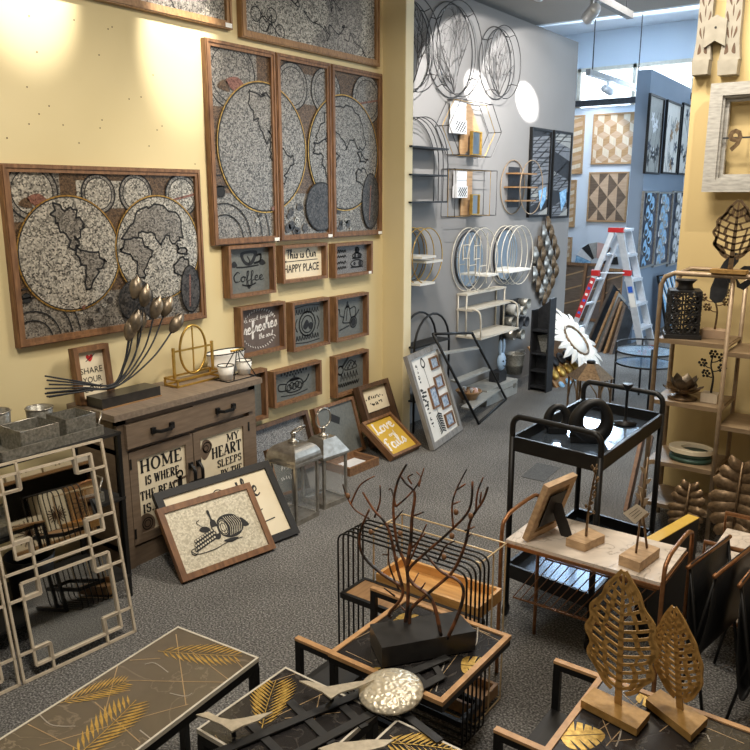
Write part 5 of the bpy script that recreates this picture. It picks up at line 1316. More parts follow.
for x, y in pts: MB(M['bronze']).box((lp.x + x, lp.y + y, hz / 2), (.012, .012, hz)).build('leg', None, t, True)
mb = MB(M['bronze'])
for i in range(6):
    a, b = Vector((*pts[i], 0)), Vector((*pts[(i + 1) % 6], 0)); o_ = Vector((lp.x, lp.y, hz - .004))
    for s0, s1 in ((a, b), (b, a)): mb.tube([o_ + s0 + Vector((0, 0, -.16)), o_ + s0.lerp(s1, .15) + Vector((0, 0, -.08)), o_ + s0.lerp(s1, .5) + Vector((0, 0, -.01))], .005, 5)
mb.build('arch', None, t, True)
mb = MB(M['bronze']); mb.X = T(lp.x, lp.y, 0); mb.poly(pts, .03, .045); mb.build('floor_plate', None, t, True)
# round black table with two glass tiers
g1, g2 = PZ(613, 407), PZ(640, 394); tc = g2 + Vector((.06, -.05, 0)); tc = PZ(642, 402); R_ = .245
zu = zat(tc.x, tc.y, 351); zl = zat(tc.x, tc.y, 363)
t = thing('glass_table', 'round black wire table with two glass tiers in front of the ladder', 'table', tc)
for a in (.5, 2.0, 3.6, 5.2): MB(M['black']).tube([(tc.x + R_ * math.cos(a), tc.y + R_ * math.sin(a), 0), (tc.x + R_ * math.cos(a), tc.y + R_ * math.sin(a), zu + .06)], .009, 6).build('leg', None, t, True)
for z in (zu, zl): mb = MB(M['black']); mb.tube([Vector(p) + tc for p in circle3(0, 0, R_, z)], .008, 6, True); p = mb.build('tier_ring', None, t, True); mb = MB(M['glassblue']); mb.X = T(tc); mb.disc(0, 0, R_ - .006, z - .003, z + .003); mb.build('glass', None, p, True)
mb = MB(M['black']); mb.tube([Vector((tc.x + R_ * math.cos(a), tc.y + R_ * math.sin(a), zu + .06)) for a in [.5 + 3.1 * k / 14 for k in range(15)]], .008, 6); mb.build('back_rail', None, t, True)
# ------------------------------------------------------------------ step ladder
fr1, fr2 = PZ(642, 354), PZ(661, 345); bk1, bk2 = PZ(563, 355), PZ(588, 344)
zc = 1.37; tp = PY(618, 230, (fr1.y + bk1.y) / 2); zc = tp.z
tA, tB = Vector((*(PY(612, 232, fr1.y - .2).xy), zc)), None
ca = Vector((tp.x, tp.y, zc)); dv = (fr2 - fr1).normalized()
fr2 = fr1 + dv * .36; dvb = dv; bk2 = bk1 + dv * .36
w2 = dv * .11
t = thing('step_ladder', 'aluminium step ladder with red labels standing open before the blue partition', 'ladder', (fr1 + bk1) / 2)
T1, T2 = ca + Vector((.02, 0, 0)) , ca + dv * .24 + Vector((.02, 0, 0)); B1, B2 = ca - Vector((.05, 0, 0)), ca + dv * .24 - Vector((.05, 0, 0))
fr1 = fr1 + Vector((0, 0, .02)); fr2 = fr2 + Vector((0, 0, .02)); bk1 = bk1 + Vector((0, 0, .02)); bk2 = bk2 + Vector((0, 0, .02))
for a, b in ((fr1, T1), (fr2, T2)): MB(M['alu']).bar(a, b, .075, .03, dv).build('front_rail', None, t, True)
for a, b in ((bk1, B1), (bk2, B2)): MB(M['alu']).bar(a, b, .055, .03, dv).build('rear_rail', None, t, True)
for k in range(1, 5):
    a, b = fr1.lerp(T1, k / 5), fr2.lerp(T2, k / 5); MB(M['alu']).bar(a, b, .11, .03).build('step', None, t, True)
for k in (1, 2, 3, 4):
    a, b = bk1.lerp(B1, k / 5), bk2.lerp(B2, k / 5); MB(M['alu']).bar(a, b, .03, .02).build('rear_bar', None, t, True)
mb = MB(M['alu']); mb.bar((T1 + B1) / 2 - dv * .02, (T2 + B2) / 2 + dv * .02, .2, .03); mb.build('top_step', None, t, True)
mb = MB(M['red'])
for q in (T1, B1): mb.bar(q - dv * .03 + Vector((0, 0, .0)), q + dv * .015, .1, .05)
mb.build('corner_cap', None, t, True)
q0, q1 = bk1.lerp(B1, .3), bk1.lerp(B1, .62)
mb = MB(M['red']); mb.bar(q0 - dv * .018, q1 - dv * .018, .056, .004, dv); p = mb.build('warning_label', None, t, True)
mb = MB([M['blue'], M['tag']])
for k in range(6): mb.k = k % 2; c_ = q0.lerp(q1, (k + .6) / 6.5) - dv * .021; mb.bar(c_, c_ + (q1 - q0) * .06, .03, .003, dv)
mb.build('label_print', None, p, True)
for a, b in ((fr1, T1), (bk1, B1)): c_ = a.lerp(b, .66); MB(M['red']).bar(c_ - dv * .03, c_ + dv * .02, .085, .06).build('hinge_block', None, t, True)
MB(M['alu']).bar(fr1.lerp(T1, .66), bk1.lerp(B1, .66), .02, .012).build('spreader', None, t, True)
c_ = fr1.lerp(T1, .5); mb = MB(M['blue']); mb.bar(c_ - dv * .017, c_ - dv * .017 + (T1 - fr1) * .05, .05, .003, dv); mb.build('blue_label', None, t, True)
c_ = fr1.lerp(T1, .38); mb = MB(M['tag']); mb.bar(c_ - dv * .017, c_ - dv * .017 + (T1 - fr1) * .11, .06, .003, dv); mb.build('white_label', None, t, True)
for q in (fr1, fr2, bk1, bk2): MB(M['red']).box(q + Vector((0, 0, .005)), (.08, .05, .05)).build('foot', None, t, True)
# ------------------------------------------------------------------ back wall panels
def back(pxr, d=.03):
    a, b = PY(pxr[0], (pxr[2] + pxr[3]) / 2, YB), PY(pxr[1], (pxr[2] + pxr[3]) / 2, YB); u, v = PY((pxr[0] + pxr[1]) / 2, pxr[2], YB), PY((pxr[0] + pxr[1]) / 2, pxr[3], YB)
    return wallY((a.x + b.x) / 2, (u.z + v.z) / 2, YB), b.x - a.x, u.z - v.z
def geo_panel(pxr, lab, kind, frame=True):
    Mx, w_, h_ = back(pxr); t = thing('wood_panel', lab, 'wall decor', Mx, 'geometric wood panels on the back wall')
    A = Art([M['palewood'], M['midwood'], M['tanwood'], M['darkven']], (-w_ / 2 + .02, w_ / 2 - .02, -h_ / 2 + .02, h_ / 2 - .02)); A.z = .024
    if kind == 'cube':
        s_ = w_ / 6.5; hx = s_ * .87
        for r_ in range(-7, 8):
            for c_ in range(-6, 7):
                x = c_ * hx * 2 + (hx if r_ % 2 else 0); y = r_ * s_ * 1.5
                A.poly([(x, y), (x + hx, y + s_ / 2), (x, y + s_), (x - hx, y + s_ / 2)], 1); A.poly([(x, y), (x - hx, y + s_ / 2), (x - hx, y - s_ / 2), (x, y - s_)], 0); A.poly([(x, y), (x + hx, y + s_ / 2), (x + hx, y - s_ / 2), (x, y - s_)], 2)
    elif kind == 'tri':
        n_ = 4; s_ = (w_ - .04) / n_; m_ = 4; sy = (h_ - .04) / m_
        for i in range(n_):
            for j in range(m_):
                x, y = -w_ / 2 + .02 + i * s_, -h_ / 2 + .02 + j * sy
                if (i + j) % 2: A.poly([(x, y), (x + s_, y), (x, y + sy)], 3); A.poly([(x + s_, y), (x + s_, y + sy), (x, y + sy)], 1)
                else: A.poly([(x, y), (x + s_, y), (x + s_, y + sy)], 1); A.poly([(x, y), (x + s_, y + sy), (x, y + sy)], 3)
    else:
        A.rect(-w_ / 2, w_ / 2, -h_ / 2, h_ / 2, 2); A.layer()
        for j in range(8):
            y = -h_ / 2 + j * h_ / 7; A.poly([(-w_ / 2, y), (w_ / 2, y + .1), (w_ / 2, y + .16), (-w_ / 2, y + .06)], j % 2)
    p = MB(A.mb.mats); p.k = 2; p.bx(-w_ / 2 + .02, w_ / 2 - .02, -h_ / 2 + .02, h_ / 2 - .02, .001, .0235); b = len(p.v); p.v += A.mb.v; p.f += [[i + b for i in f] for f in A.mb.f]; p.m += A.mb.m; p.s += A.mb.s
    p.build('veneer', None, t); mb = MB(M['tanwood']); rect_frame(mb, w_, h_, .022, 0, .035); mb.build('frame', None, t)
geo_panel((593, 641, 113, 164), 'pale wood panel of tumbling cubes high on the back wall', 'cube')
geo_panel((588.5, 628, 172, 222), 'brown wood panel of light and dark triangles above the ladder', 'tri')
geo_panel((558, 584, 116, 174), 'tan striped wood panel at the end of the grey wall, upper one', 'strip')
geo_panel((556, 576, 180, 227), 'tan striped wood panel at the end of the grey wall, lower one', 'strip')
geo_panel((556, 572, 237, 262), 'small tan wood panel lowest beside the grey wall end', 'strip')
# painted fan of slats
Mx, w_, h_ = back((576, 620, 226, 264)); t = thing('fan_decor', 'fan of painted slats in white, grey, pink and blue on the back wall', 'wall decor', Mx)
fc = [M['skyblue'], M['cotton'], M['graphite'], M['suit'], M['pink'], M['darkven'], M['cotton'], M['graphite']]
for k in range(8):
    a0, a1 = PI - k * PI / 8, PI - (k + 1) * PI / 8 + .03; r0, r1 = .09, w_ / 2
    pts = [(r0 * math.cos(a0), r0 * math.sin(a0) - h_ / 2), (r1 * math.cos(a0), r1 * math.sin(a0) * .95 - h_ / 2), (r1 * math.cos(a1), r1 * math.sin(a1) * .95 - h_ / 2), (r0 * math.cos(a1), r0 * math.sin(a1) - h_ / 2)]
    mb = MB(fc[k]); mb.poly(pts, .004, .016 + .004 * (k % 2)); mb.build('slat', None, t)
# brown frames and boards leaning against the back wall
for i, (pxr, lab, y, tilt, fm, pm) in enumerate((((560, 584, 262, 300), 'brown picture frame leaning at the end of the grey wall', 10.6, .2, 'wood', 'darkven'), ((584, 604, 263, 312), 'brown picture frame leaning left of the ladder legs', 10.7, .2, 'wood', 'taupe'), ((600, 622, 268, 315), 'brown picture frame behind the ladder legs', 10.8, .2, 'oak', 'darkven'))):
    a, b = PY(pxr[0], pxr[2], y), PY(pxr[1], pxr[3], y); w_ = b.x - a.x; h_ = a.z
    t = thing('picture_frame', lab, 'picture', frame3(((a.x + b.x) / 2, y, h_ / 2), (1, 0, 0), (0, tilt, 1), (0, -1, tilt)), 'pictures leaning at the back')
    mb = MB(M[fm]); rect_frame(mb, w_, h_ * 1.0, .04, 0, .04); mb.build('frame', None, t); mb = MB(M[pm]); mb.bx(-w_ / 2 + .03, w_ / 2 - .03, -h_ / 2 + .03, h_ / 2 - .03, .005, .02); mb.build('panel', None, t)
    mb = MB(M['tanwood'])
    for k in (-1, 0, 1): mb.bar((-w_ / 2 + .04, k * h_ / 4, .021), (w_ / 2 - .04, k * h_ / 4 + .1, .021), .02, .006)
    mb.build('pattern', None, t)
for i, (x0, y0, x1, y1, m) in enumerate(((588, 342, 612, 283, 'graphite'), (595, 346, 617, 290, 'suit'), (600, 349, 619, 296, 'graphite'), (606, 350, 621, 300, 'darkven'), (612, 351, 624, 304, 'graphite'))):
    a = PZ(x0 - 3, y0 + 4); yb_ = a.y + .4; b = PY(x1, y1, yb_)
    t = thing('board', ('dark board leaning under the ladder, leftmost of the stack', 'pale edged board leaning under the ladder, second from left', 'dark board leaning under the ladder, in the middle', 'brown board leaning under the ladder, second from right', 'dark board leaning under the ladder, rightmost of the stack')[i], 'board', a, 'boards stacked under the ladder')
    up = (b - a).normalized(); d = Vector((0.2, 1, 0)); d = (d - up * d.dot(up)).normalized(); n_ = up.cross(d)
    mb = MB(M[m]); o_ = a + d * .05; L = (b - a).length
    mb.X = frame3(o_, d, up, n_); mb.bx(0, .22, 0, L, 0, .02); mb.build('panel', None, t, True)
    mb = MB(M['oak' if i % 2 else 'darkven']); mb.X = frame3(o_, d, up, n_); mb.bx(-.02, 0, 0, L, -.004, .024); mb.build('edge_strip', None, t, True)
# panels on the partition
PM = T(-2.975, 9.3, 0) @ Matrix.Rotation(math.radians(2.5), 4, 'Z') @ frame3((0, 0, 0), (0, 1, 0), (0, 0, 1), (1, 0, 0))
rows = [((648.6, 93, 661, 175), 'tall black framed flower panel, leftmost of the upper row on the blue partition', 'flower', 'black', ['suit', 'graphite', 'cotton', 'navyink']),
 ((666, 99.5, 677, 175), 'tall white flower panel in the middle of the upper row on the blue partition', 'flower', 'black', ['white', 'navyink', 'tanwood', 'suit']),
 ((682, 102.5, 693, 176), 'tall panel of dark blossoms at the right of the upper row on the blue partition', 'flower', 'black', ['white', 'ink', 'navyink', 'graphite']),
 ((642, 191, 649, 266), 'tall blue pebble panel, leftmost of the lower row on the blue partition', 'disc', 'silver', ['navyink', 'graphite', 'skyblue', 'suit']),
 ((657, 192, 663, 264), 'tall blue pebble panel in the middle of the lower row on the blue partition', 'disc', 'silver', ['navyink', 'suit', 'skyblue', 'cotton']),
 ((672, 191, 681, 262), 'tall black and white pebble panel at the right of the lower row', 'disc', 'silver', ['navyink', 'suit', 'cotton', 'ink'])]
for i, ((x0, y0, x1, y1), lab, kd, fm, ms) in enumerate(rows):
    a, b = PP(x0, y0, PM), PP(x1, y1, PM); a2 = PP(x0 + .5 * (x1 - x0) * 0 + 13 * (1 if i < 3 else .9), (y0 + y1) / 2, PM)
    w_ = PP(x0 + 12.5, y1 - 30, PM).x - PP(x0 - 2, y1 - 30, PM).x; h_ = a.y - b.y
    tall_panel(PM @ T(a.x + w_ / 2, (a.y + b.y) / 2, 0.001), w_, h_, lab, [M[m] for m in ms], 20 + i, M[fm], kd, 'tall panels on the blue partition')
# striped panel leaning at the foot of the partition
a = PZ(652, 338); q = frame3(PZ(668, 335) + Vector((0, .1, .38)), (.35, 1, 0), (-.3, .0, 1), (1, -.35, .3))
t = thing('striped_panel', 'black framed panel with white diagonal strips leaning behind the round table', 'wall decor', q)
mb = MB(M['black']); rect_frame(mb, .5, .8, .02, 0, .03); mb.build('frame', None, t); MB(M['skyblue']).bx(-.23, .23, -.38, .38, .001, .008).build('panel', None, t)
mb = MB([M['white'], M['graphite']])
for k in range(9): mb.k = k % 2; mb.bar((-.23 + .05 * k, .37, .012), (-.02 + .028 * k, -.37, .012), .018, .006)
mb.build('strip', None, t)
# ------------------------------------------------------------------ track lights
zr = 3.05; e = PZ(630, 19, zr); xr_ = e.x
t = thing('track_rail', 'grey lighting track hung below the front ceiling', 'track', (xr_, e.y - 1, zr), None)
MB(M['rail']).bx(xr_ - .025, xr_ + .025, 3.0, e.y, zr, zr + .05).build('rail', None, t, True)
for y in (e.y - .1, e.y - 1.6, 3.4): MB(M['graphite']).tube([(xr_, y, zr + .05), (xr_, y, 3.25)], .004, 5).build('rod', None, t, True)
def head(px, py, rail_x, z, tgt, lab, on=True):
    y = PX(px, py, rail_x).y; p = Vector((rail_x, y, z - .09)); d = (Vector(tgt) - p).normalized()
    t = thing('spot_head', lab, 'spotlight', p, 'track spotlights')
    q = d.to_track_quat('Z', 'Y').to_matrix().to_4x4(); mb = MB(M['alu']); mb.X = T(p) @ q
    mb.lathe([(0, -.08), (.035, -.08), (.04, -.06), (.045, .07), (.04, .075), (.036, .05), (0, .05)], 18); mb.build('housing', None, t, True)
    mb = MB(M['alu']); mb.tube([p + Vector((0, 0, .0)), p + Vector((0, 0, .092))], .012, 6); mb.build('bracket', None, t, True)
    mb = MB(emit('lit_bulb', (255, 246, 232), 4)); mb.X = T(p) @ q; mb.disc(0, 0, .034, .052, .054, 16); mb.build('bulb', None, t, True)
    return p + d * .085
pa, pb = PX(476, 90, XG), PX(526, 101, XG)
h1 = head(541, 6, xr_, zr, pa, 'white spotlight head on the front track, left one')
h2 = head(591, 24, xr_, zr, pb, 'white spotlight head on the front track, right one near its end')
GW = (1.0, 0.97, 0.94)
for h_, p_, r_ in ((h1, pa, .12), (h2, pb, .12)):
    spot(h_, p_, 620, 12.5, .35, GW, .01); spot(h_, p_ + Vector((0, 0, -.38)), 120, 72, .12, GW, .01)
e2 = PY(588, 72, 8.4); z2 = e2.z
t = thing('track_rail', 'pale lighting track hung further back by the high window', 'track', (e2.x, 9.4, z2))
MB(M['rail']).bx(e2.x - .025, e2.x + .025, e2.y, YB - .4, z2 - .03, z2 + .03).build('rail', None, t, True)
for y in (e2.y + .12, e2.y + 1.6): MB(M['graphite']).tube([(e2.x, y, z2 + .03), (e2.x, y, 4.0)], .006, 5).build('rod', None, t, True)
pt = PM @ Vector((PP(672, 120, PM).x, 2.6, 0))
h3 = head(608, 84, e2.x, z2 - .03, pt, 'white spotlight head on the back track')
spot(h3, pt, 170, 50, .25, GW, .01)
spot((-4.0, 10.3, 3.4), (-4.45, YB, 2.3), 60, 50, .5, GW, .03)
# ------------------------------------------------------------------ right wall: carved brackets, clock
def bracket(px0, px1, lab):
    x0, x1 = PY(px0, 40, YRW).x, PY(px1, 40, YRW).x; zb = PY((px0 + px1) / 2, 76, YRW).z; w_ = (x1 - x0); h_ = .62
    t = thing('carved_bracket', lab, 'wall decor', wallY((x0 + x1) / 2, zb, YRW), 'carved white brackets on the right wall')
    mb = MB(M['corbel']); mb.poly([(-w_ * .5, 0), (w_ * .5, 0), (w_ * .52, .07), (-w_ * .56, .07)], .001, .07); mb.poly([(-w_ * .56, .07), (w_ * .55, .07), (w_ * .44, .16), (w_ * .4, h_ - .05), (w_ * .48, h_), (-w_ * .48, h_), (-w_ * .4, h_ - .05), (-w_ * .44, .16)], .001, .05); mb.build('panel', None, t)
    A = Art([M['woodd']]); A.z = .0505  # dark leaf shapes painted on the face for the shade in pierced holes
    for s_ in (-1, 1):
        for k in range(6):
            y = .17 + .075 * k; x = s_ * w_ * (.1 + .08 * (k % 2)); A.blob([(x, y), (x + s_ * w_ * .18, y + .03), (x + s_ * w_ * .14, y + .055), (x + s_ * .004, y + .03)], 0)
        A.blob([(s_ * w_ * .08, .11), (s_ * w_ * .3, .1), (s_ * w_ * .2, .15)], 0)
    for k in range(4): y = .2 + .1 * k; A.blob([(-w_ * .04, y), (0, y - .03), (w_ * .04, y), (0, y + .03)], 0)
    A.mb.build('cutwork_shade', None, t)
    return t, w_
bracket(698, 714, 'carved white bracket at the left, above the clock'); bracket(724, 743, 'carved white bracket at the right, above the clock')
x0, x1, zc = PY(715, 34, YRW).x, PY(722, 34, YRW).x, PY(718, 34, YRW).z
t = thing('bracket_link', 'small white bow shaped piece between the two carved brackets', 'wall decor', wallY((x0 + x1) / 2, zc, YRW)); w_ = (x1 - x0) * 1.5
MB(M['corbel']).poly([(-w_, -.07), (0, -.04), (w_, -.07), (w_, .05), (0, .08), (-w_, .05)], .052, .065).build('bow', None, t); MB(M['ink']).disc(0, .02, .006, .0652, .066, 10).build('nail', None, t)
# clock with square weathered frame
fy = YRW - .1; A_, B_ = PY(707, 84, fy), PY(707, 192, fy); xL = PY(706, 140, fy).x; hh = A_.z - B_.z
t = thing('wall_clock', 'open white weathered square clock frame with metal numeral 9 on the right wall', 'clock', wallY(xL + hh / 2, (A_.z + B_.z) / 2, YRW))
mb = MB(noisy('weathered_white_wood', (146, 144, 138), (184, 181, 174), (20, 90, 20), .7, bump=.1)); rect_frame(mb, hh, hh, .06, .06, .1); rect_frame(mb, hh - .05, hh - .05, .045, .04, .085); rect_frame(mb, hh - .13, hh - .13, .022, .03, .06); mb.build('frame', None, t)
mb = MB(M['graphite']); ih = hh / 2 - .085; mb.bar((-ih - .01, 0, .08), (ih + .01, 0, .08), .008, .006); mb.bar((0, -ih - .01, .08), (0, ih + .01, .08), .008, .006); mb.disc(0, 0, .025, .074, .09, 20); mb.build('cross_bar', None, t)
for n_, x, y in (('9', -ih + .05, 0), ('3', ih - .05, 0), ('12', 0, ih - .06), ('6', 0, -ih + .06)):
    q = MB(M['bronze']); q.text(n_, x - .034, x + .034, y - .012, .11, .084, .09, bold=.03); q.build('numeral', None, t)
# ------------------------------------------------------------------ gold etagere
EY = 3.98; EB = 4.28; zt = PY(700, 274.5, EY).z
xl, xm = PY(655, 360, EY).x, PY(725, 360, EY).x; xe = xm + (xm - xl)
t = thing('shelf_unit', 'gold metal shelf unit with pale wooden shelves against the right wall', 'shelf', ((xl + xe) / 2, (EY + EB) / 2, 0))
for y in (EY, EB):
    pts = [(xl, y, 0), (xl, y, zt - .06), (xl + .018, y, zt - .02), (xl + .06, y, zt), (xe - .06, y, zt), (xe - .018, y, zt - .02), (xe, y, zt - .06), (xe, y, 0)]
    MB(M['champ']).tube(pts, .012, 8).build('arch_frame', None, t, True); MB(M['champ']).tube([(xm, y, 0), (xm, y, zt)], .011, 8).build('post', None, t, True)
zs = [PY(692, 341.5, EY).z, PY(690, 404.5, EY).z, PY(682, 465.5, EY).z, PY(680, 508, EY).z]
zr_ = [PY(740, 353.5, EY).z, PY(735, 428, EY).z, PY(735, 480, EY).z]
for z in zs: MB(M['shelfw']).bx(xl, xm, EY, EB, z - .022, z).build('shelf', None, t, True)
for z in zr_: MB(M['shelfw']).bx(xm, xe, EY, EB, z - .022, z).build('shelf', None, t, True)
mb = MB(M['champ'])
for x in (xl, xm, xe):
    for z in zs[:3]: mb.tube([(x, EY, z - .011), (x, EB, z - .011)], .008, 6)
mb.build('side_bar', None, t, True)
def on(px, z, y): return Vector((PY(px, 300, y).x, y, z + .001))
# openwork leaf
def leaf(mb, L, hw, thick, nv, seed, lobed=False, stem=.08, lw=.004):
    rnd = random.Random(seed)
    def half(v):
        b = hw * math.sin(PI * min(1, max(.0, v * .97 + .02)) ** .78) ** .85
        return b * (1 + (.075 * math.sin(v * 30 + 1) + .04 * math.sin(v * 13) if lobed else .025 * math.sin(v * 30)))
    z0, z1 = -thick / 2, thick / 2
    mb.ribbon([(0, -stem), (0, L * .5), (0, L)], [lw * 3.2, lw * 2, lw * .8], z0, z1)
    for s_ in (-1, 1):
        out = [(s_ * half(k / 40), L * k / 40) for k in range(41)]; mb.ribbon(out, lw * 1.7, z0, z1)
        ends = []
        for k in range(nv):
            v = .02 + .9 * k / nv; ve = min(.985, v + .13 - .05 * v); e = (s_ * half(ve), L * ve); a = (0, L * v)
            m_ = (e[0] * .5, a[1] + (e[1] - a[1]) * .42); P = [(p.x, p.y) for p in smooth_pts([(*a, 0), (*m_, 0), (*e, 0)], 4)]
            mb.ribbon(P, lw * 1.25, z0, z1); ends.append(P)
        for P, Q in zip(ends, ends[1:]):
            for f in ([.5, .8] if lobed else [.45, .75]):
                f += rnd.uniform(-.08, .08); i = min(len(P) - 1, int(f * len(P))); j = min(len(Q) - 1, max(0, int((f + rnd.uniform(-.1, .1)) * len(Q))))
                mb.ribbon([P[i], Q[j]], lw * rnd.uniform(1.0, 2.2), z0, z1)
    return mb
# gold leaf on the top rail
c = Vector((PY(733, 268, (EY + EB) / 2 - .1).x, EY, zt + .013))
t = thing('leaf_ornament', 'gold openwork leaf on a flat base standing on top of the shelf unit', 'ornament', c)
w_ = (PY(745, 270, EY).x - PY(711, 270, EY).x)
mb = MB(M['goldm']); mb.bx(c.x - w_ / 2 - .01, c.x + w_ / 2, c.y - .03, c.y + .03, c.z, c.z + .018); mb.build('base', None, t, True)
mb = MB(M['bronze']); Lf = PY(737, 200, EY).z - c.z - .07; mb.X = frame3(c + Vector((.0, 0, .07)), (1, 0, -.03), (.03, 0, 1), (0, -1, 0)); leaf(mb, Lf, .09, .006, 8, 5, True, .055, .0072); mb.build('leaf', None, t, True)
# dark metal leaf shape below and behind it
t = thing('dark_ornament', 'dark grey curled metal ornament hooked behind the top rail of the shelf unit', 'ornament', (PY(725, 290, 4.1).x, 4.1, PY(725, 304, 4.1).z)); mb = MB(M['graphite'])
def pl2(pts, y, th): 
    mb.X = frame3((0, y, 0), (1, 0, 0), (0, 0, 1), (0, -1, 0)); mb.poly([((p := PY(a, b, y)).x, p.z) for a, b in pts], -th, th); mb.X = Matrix.Identity(4)
pl2([(716, 276), (726, 276), (729, 284), (727, 294), (722, 302), (715, 303), (710, 298), (711, 288)], 4.08, .012); pl2([(721, 276), (736, 274), (735, 280), (728, 284)], 4.09, .008)
mb.build('bowl', None, t, True); mb = MB(M['graphite']); pl2([(720, 269), (724, 262), (733, 252), (740, 254), (738, 262), (731, 270)], 4.1, .01); pl2([(740, 269), (744, 266), (752, 266), (752, 271)], 4.11, .008); mb.build('blade', None, t, True)
mb = MB(M['graphite']); pl2([(736, 277), (740, 284), (750, 278), (752, 283), (744, 290), (737, 287)], 4.1, .008); mb.build('hook', None, t, True)
# black lattice vase
c = on(683, zs[0], 4.09); c.x = PY(681, 336, 4.09).x
t = thing('lattice_vase', 'black square vase with pierced clover pattern on the upper shelf', 'vase', c); zh = PY(685, 292, 4.08).z - c.z; r = .075
mb = MB(M['black2'])
for k in range(4):
    mb.X = T(c) @ Matrix.Rotation(.35 + k * PI / 2, 4, 'Z'); mb.bx(-r, -r + .012, -r, -r + .012, .02, zh); rect_frame
    for i in range(4):
        zc_ = .02 + (zh - .02) * (i + .5) / 4
        for j in (-1, 1):
            for a in range(4): mb.tube([(j * r * .5 + .5 * r * .9 * .5 * math.cos(a * PI / 2 + b * PI / 6) * .9 + .018 * math.cos(a * PI / 2) , -r, zc_ + .018 * math.sin(a * PI / 2) + .0) if False else (j * r * .5 + .014 * math.cos(a * PI / 2) + .013 * math.cos(b * PI / 4), -r, zc_ + .017 * math.sin(a * PI / 2) + .015 * math.sin(b * PI / 4)) for b in range(8)], .0042, 4, True)
    for i in range(5): mb.bx(-r, r, -r - .003, -r + .003, .02 + (zh - .03) * i / 4, .02 + (zh - .03) * i / 4 + .008)
    mb.bx(-.004, .004, -r - .003, -r + .003, .02, zh)
mb.build('lattice_body', None, t, True)
mb = MB(M['black2']); mb.X = T(c) @ Matrix.Rotation(.35, 4, 'Z'); mb.bx(-r - .012, r + .012, -r - .012, r + .012, 0, .02); mb.build('plinth', None, t, True); mb = MB(M['black2']); mb.X = T(c) @ Matrix.Rotation(.35, 4, 'Z'); mb.bx(-r, r, -r, r, zh, zh + .012); mb.build('shoulder', None, t, True)
mb = MB(M['black2']); mb.X = T(c.x, c.y, c.z + zh + .012); mb.lathe([(.045, 0), (.035, .015), (.034, .03), (.05, .045), (.055, .05), (.045, .048), (.03, .03), (.03, .01)], 18); mb.build('neck', None, t, True)
# blossom twigs on blocks
def twig(c, Hh, lab, wood, seed, blk, grp='twig sculptures on the shelf unit', black=True):
    t = thing('twig_sculpture', lab, 'sculpture', c, grp); w_, d_, h_ = blk
    MB(wood).bx(c.x - w_ / 2, c.x + w_ / 2, c.y - d_ / 2, c.y + d_ / 2, c.z, c.z + h_).build('block', None, t, True)
    rnd = random.Random(seed); b = c + Vector((0, 0, h_)); mt = M['black2'] if black else M['bronze']
    mb = MB(mt); tr = smooth_pts([b, b + Vector((.004, 0, Hh * .4)), b + Vector((-.012, 0, Hh * .7)), b + Vector((-.006, 0, Hh))], 4); mb.tube(tr, .006, 6, taper=.003); mb.build('stem', None, t, True)
    for k in range(5):
        p = tr[int(len(tr) * (.35 + .13 * k))] if k < 4 else tr[-1]; s_ = 1 if k % 2 else -1
        e = p + Vector((s_ * Hh * rnd.uniform(.18, .3), rnd.uniform(-.02, .02), Hh * rnd.uniform(.05, .2))) if k < 4 else p
        if k < 4: MB(mt).tube(smooth_pts([p, p.lerp(e, .5) + Vector((0, 0, -.008)), e], 4), .003, 5).build('twig', None, t, True)
        mb = MB(mt)
        for q in range(6): a = q * PI / 3; mb.ball(e + Vector((.016 * math.cos(a), rnd.uniform(-.008, .008), .016 * math.sin(a))), .0075, 6, 5)
        mb.ball(e, .006, 6, 5); mb.build('blossom', None, t, True)
twig(on(705, zs[0], 4.17) + Vector((.06, 0, 0)), .22, 'bronze blossom twig on a pale block on the upper shelf', M['midwood'], 4, (.12, .09, .04), black=False)
twig(on(719, zs[1], 4.1) + Vector((.005, 0, 0)), .2, 'black blossom twig on a pale round-edged block on the second shelf', M['palewood'], 8, (.08, .07, .045))
# lotus bowl
c = on(683, zs[1], 4.08); c.x = PY(682, 400, 4.08).x
t = thing('lotus_bowl', 'bronze lotus flower candle bowl on the second shelf', 'bowl', c)
mb = MB(M['bronze']); mb.X = T(c); mb.lathe([(0, 0), (.07, 0), (.075, .008), (.05, .018), (.02, .03), (.018, .05), (0, .05)], 24); mb.build('foot', None, t, True)
for ring_, (n_, r0, r1, zz, tl) in enumerate(((8, .02, .07, .045, .045), (8, .03, .1, .032, .02))):
    for k in range(n_):
        a = 2 * PI * (k + ring_ * .5) / n_; d_ = Vector((math.cos(a), math.sin(a), 0)); q = Vector((-d_.y, d_.x, 0)); vs = []
        for s_, ww, z in ((0, .012, zz), (.45, .032, zz + tl * .3), (.8, .024, zz + tl), (1, .002, zz + tl * 1.5)):
            p = c + d_ * (r0 + (r1 - r0) * s_) + Vector((0, 0, z)); vs += [p - q * ww + Vector((0, 0, .008)), p, p + q * ww + Vector((0, 0, .008))]
        mb = MB(M['petal'] if ring_ == 0 else M['bronze']); mb.add(vs, [(i * 3 + j, i * 3 + j + 1, i * 3 + j + 4, i * 3 + j + 3) for i in range(3) for j in (0, 1)], True); mb.build('petal', None, t, True)
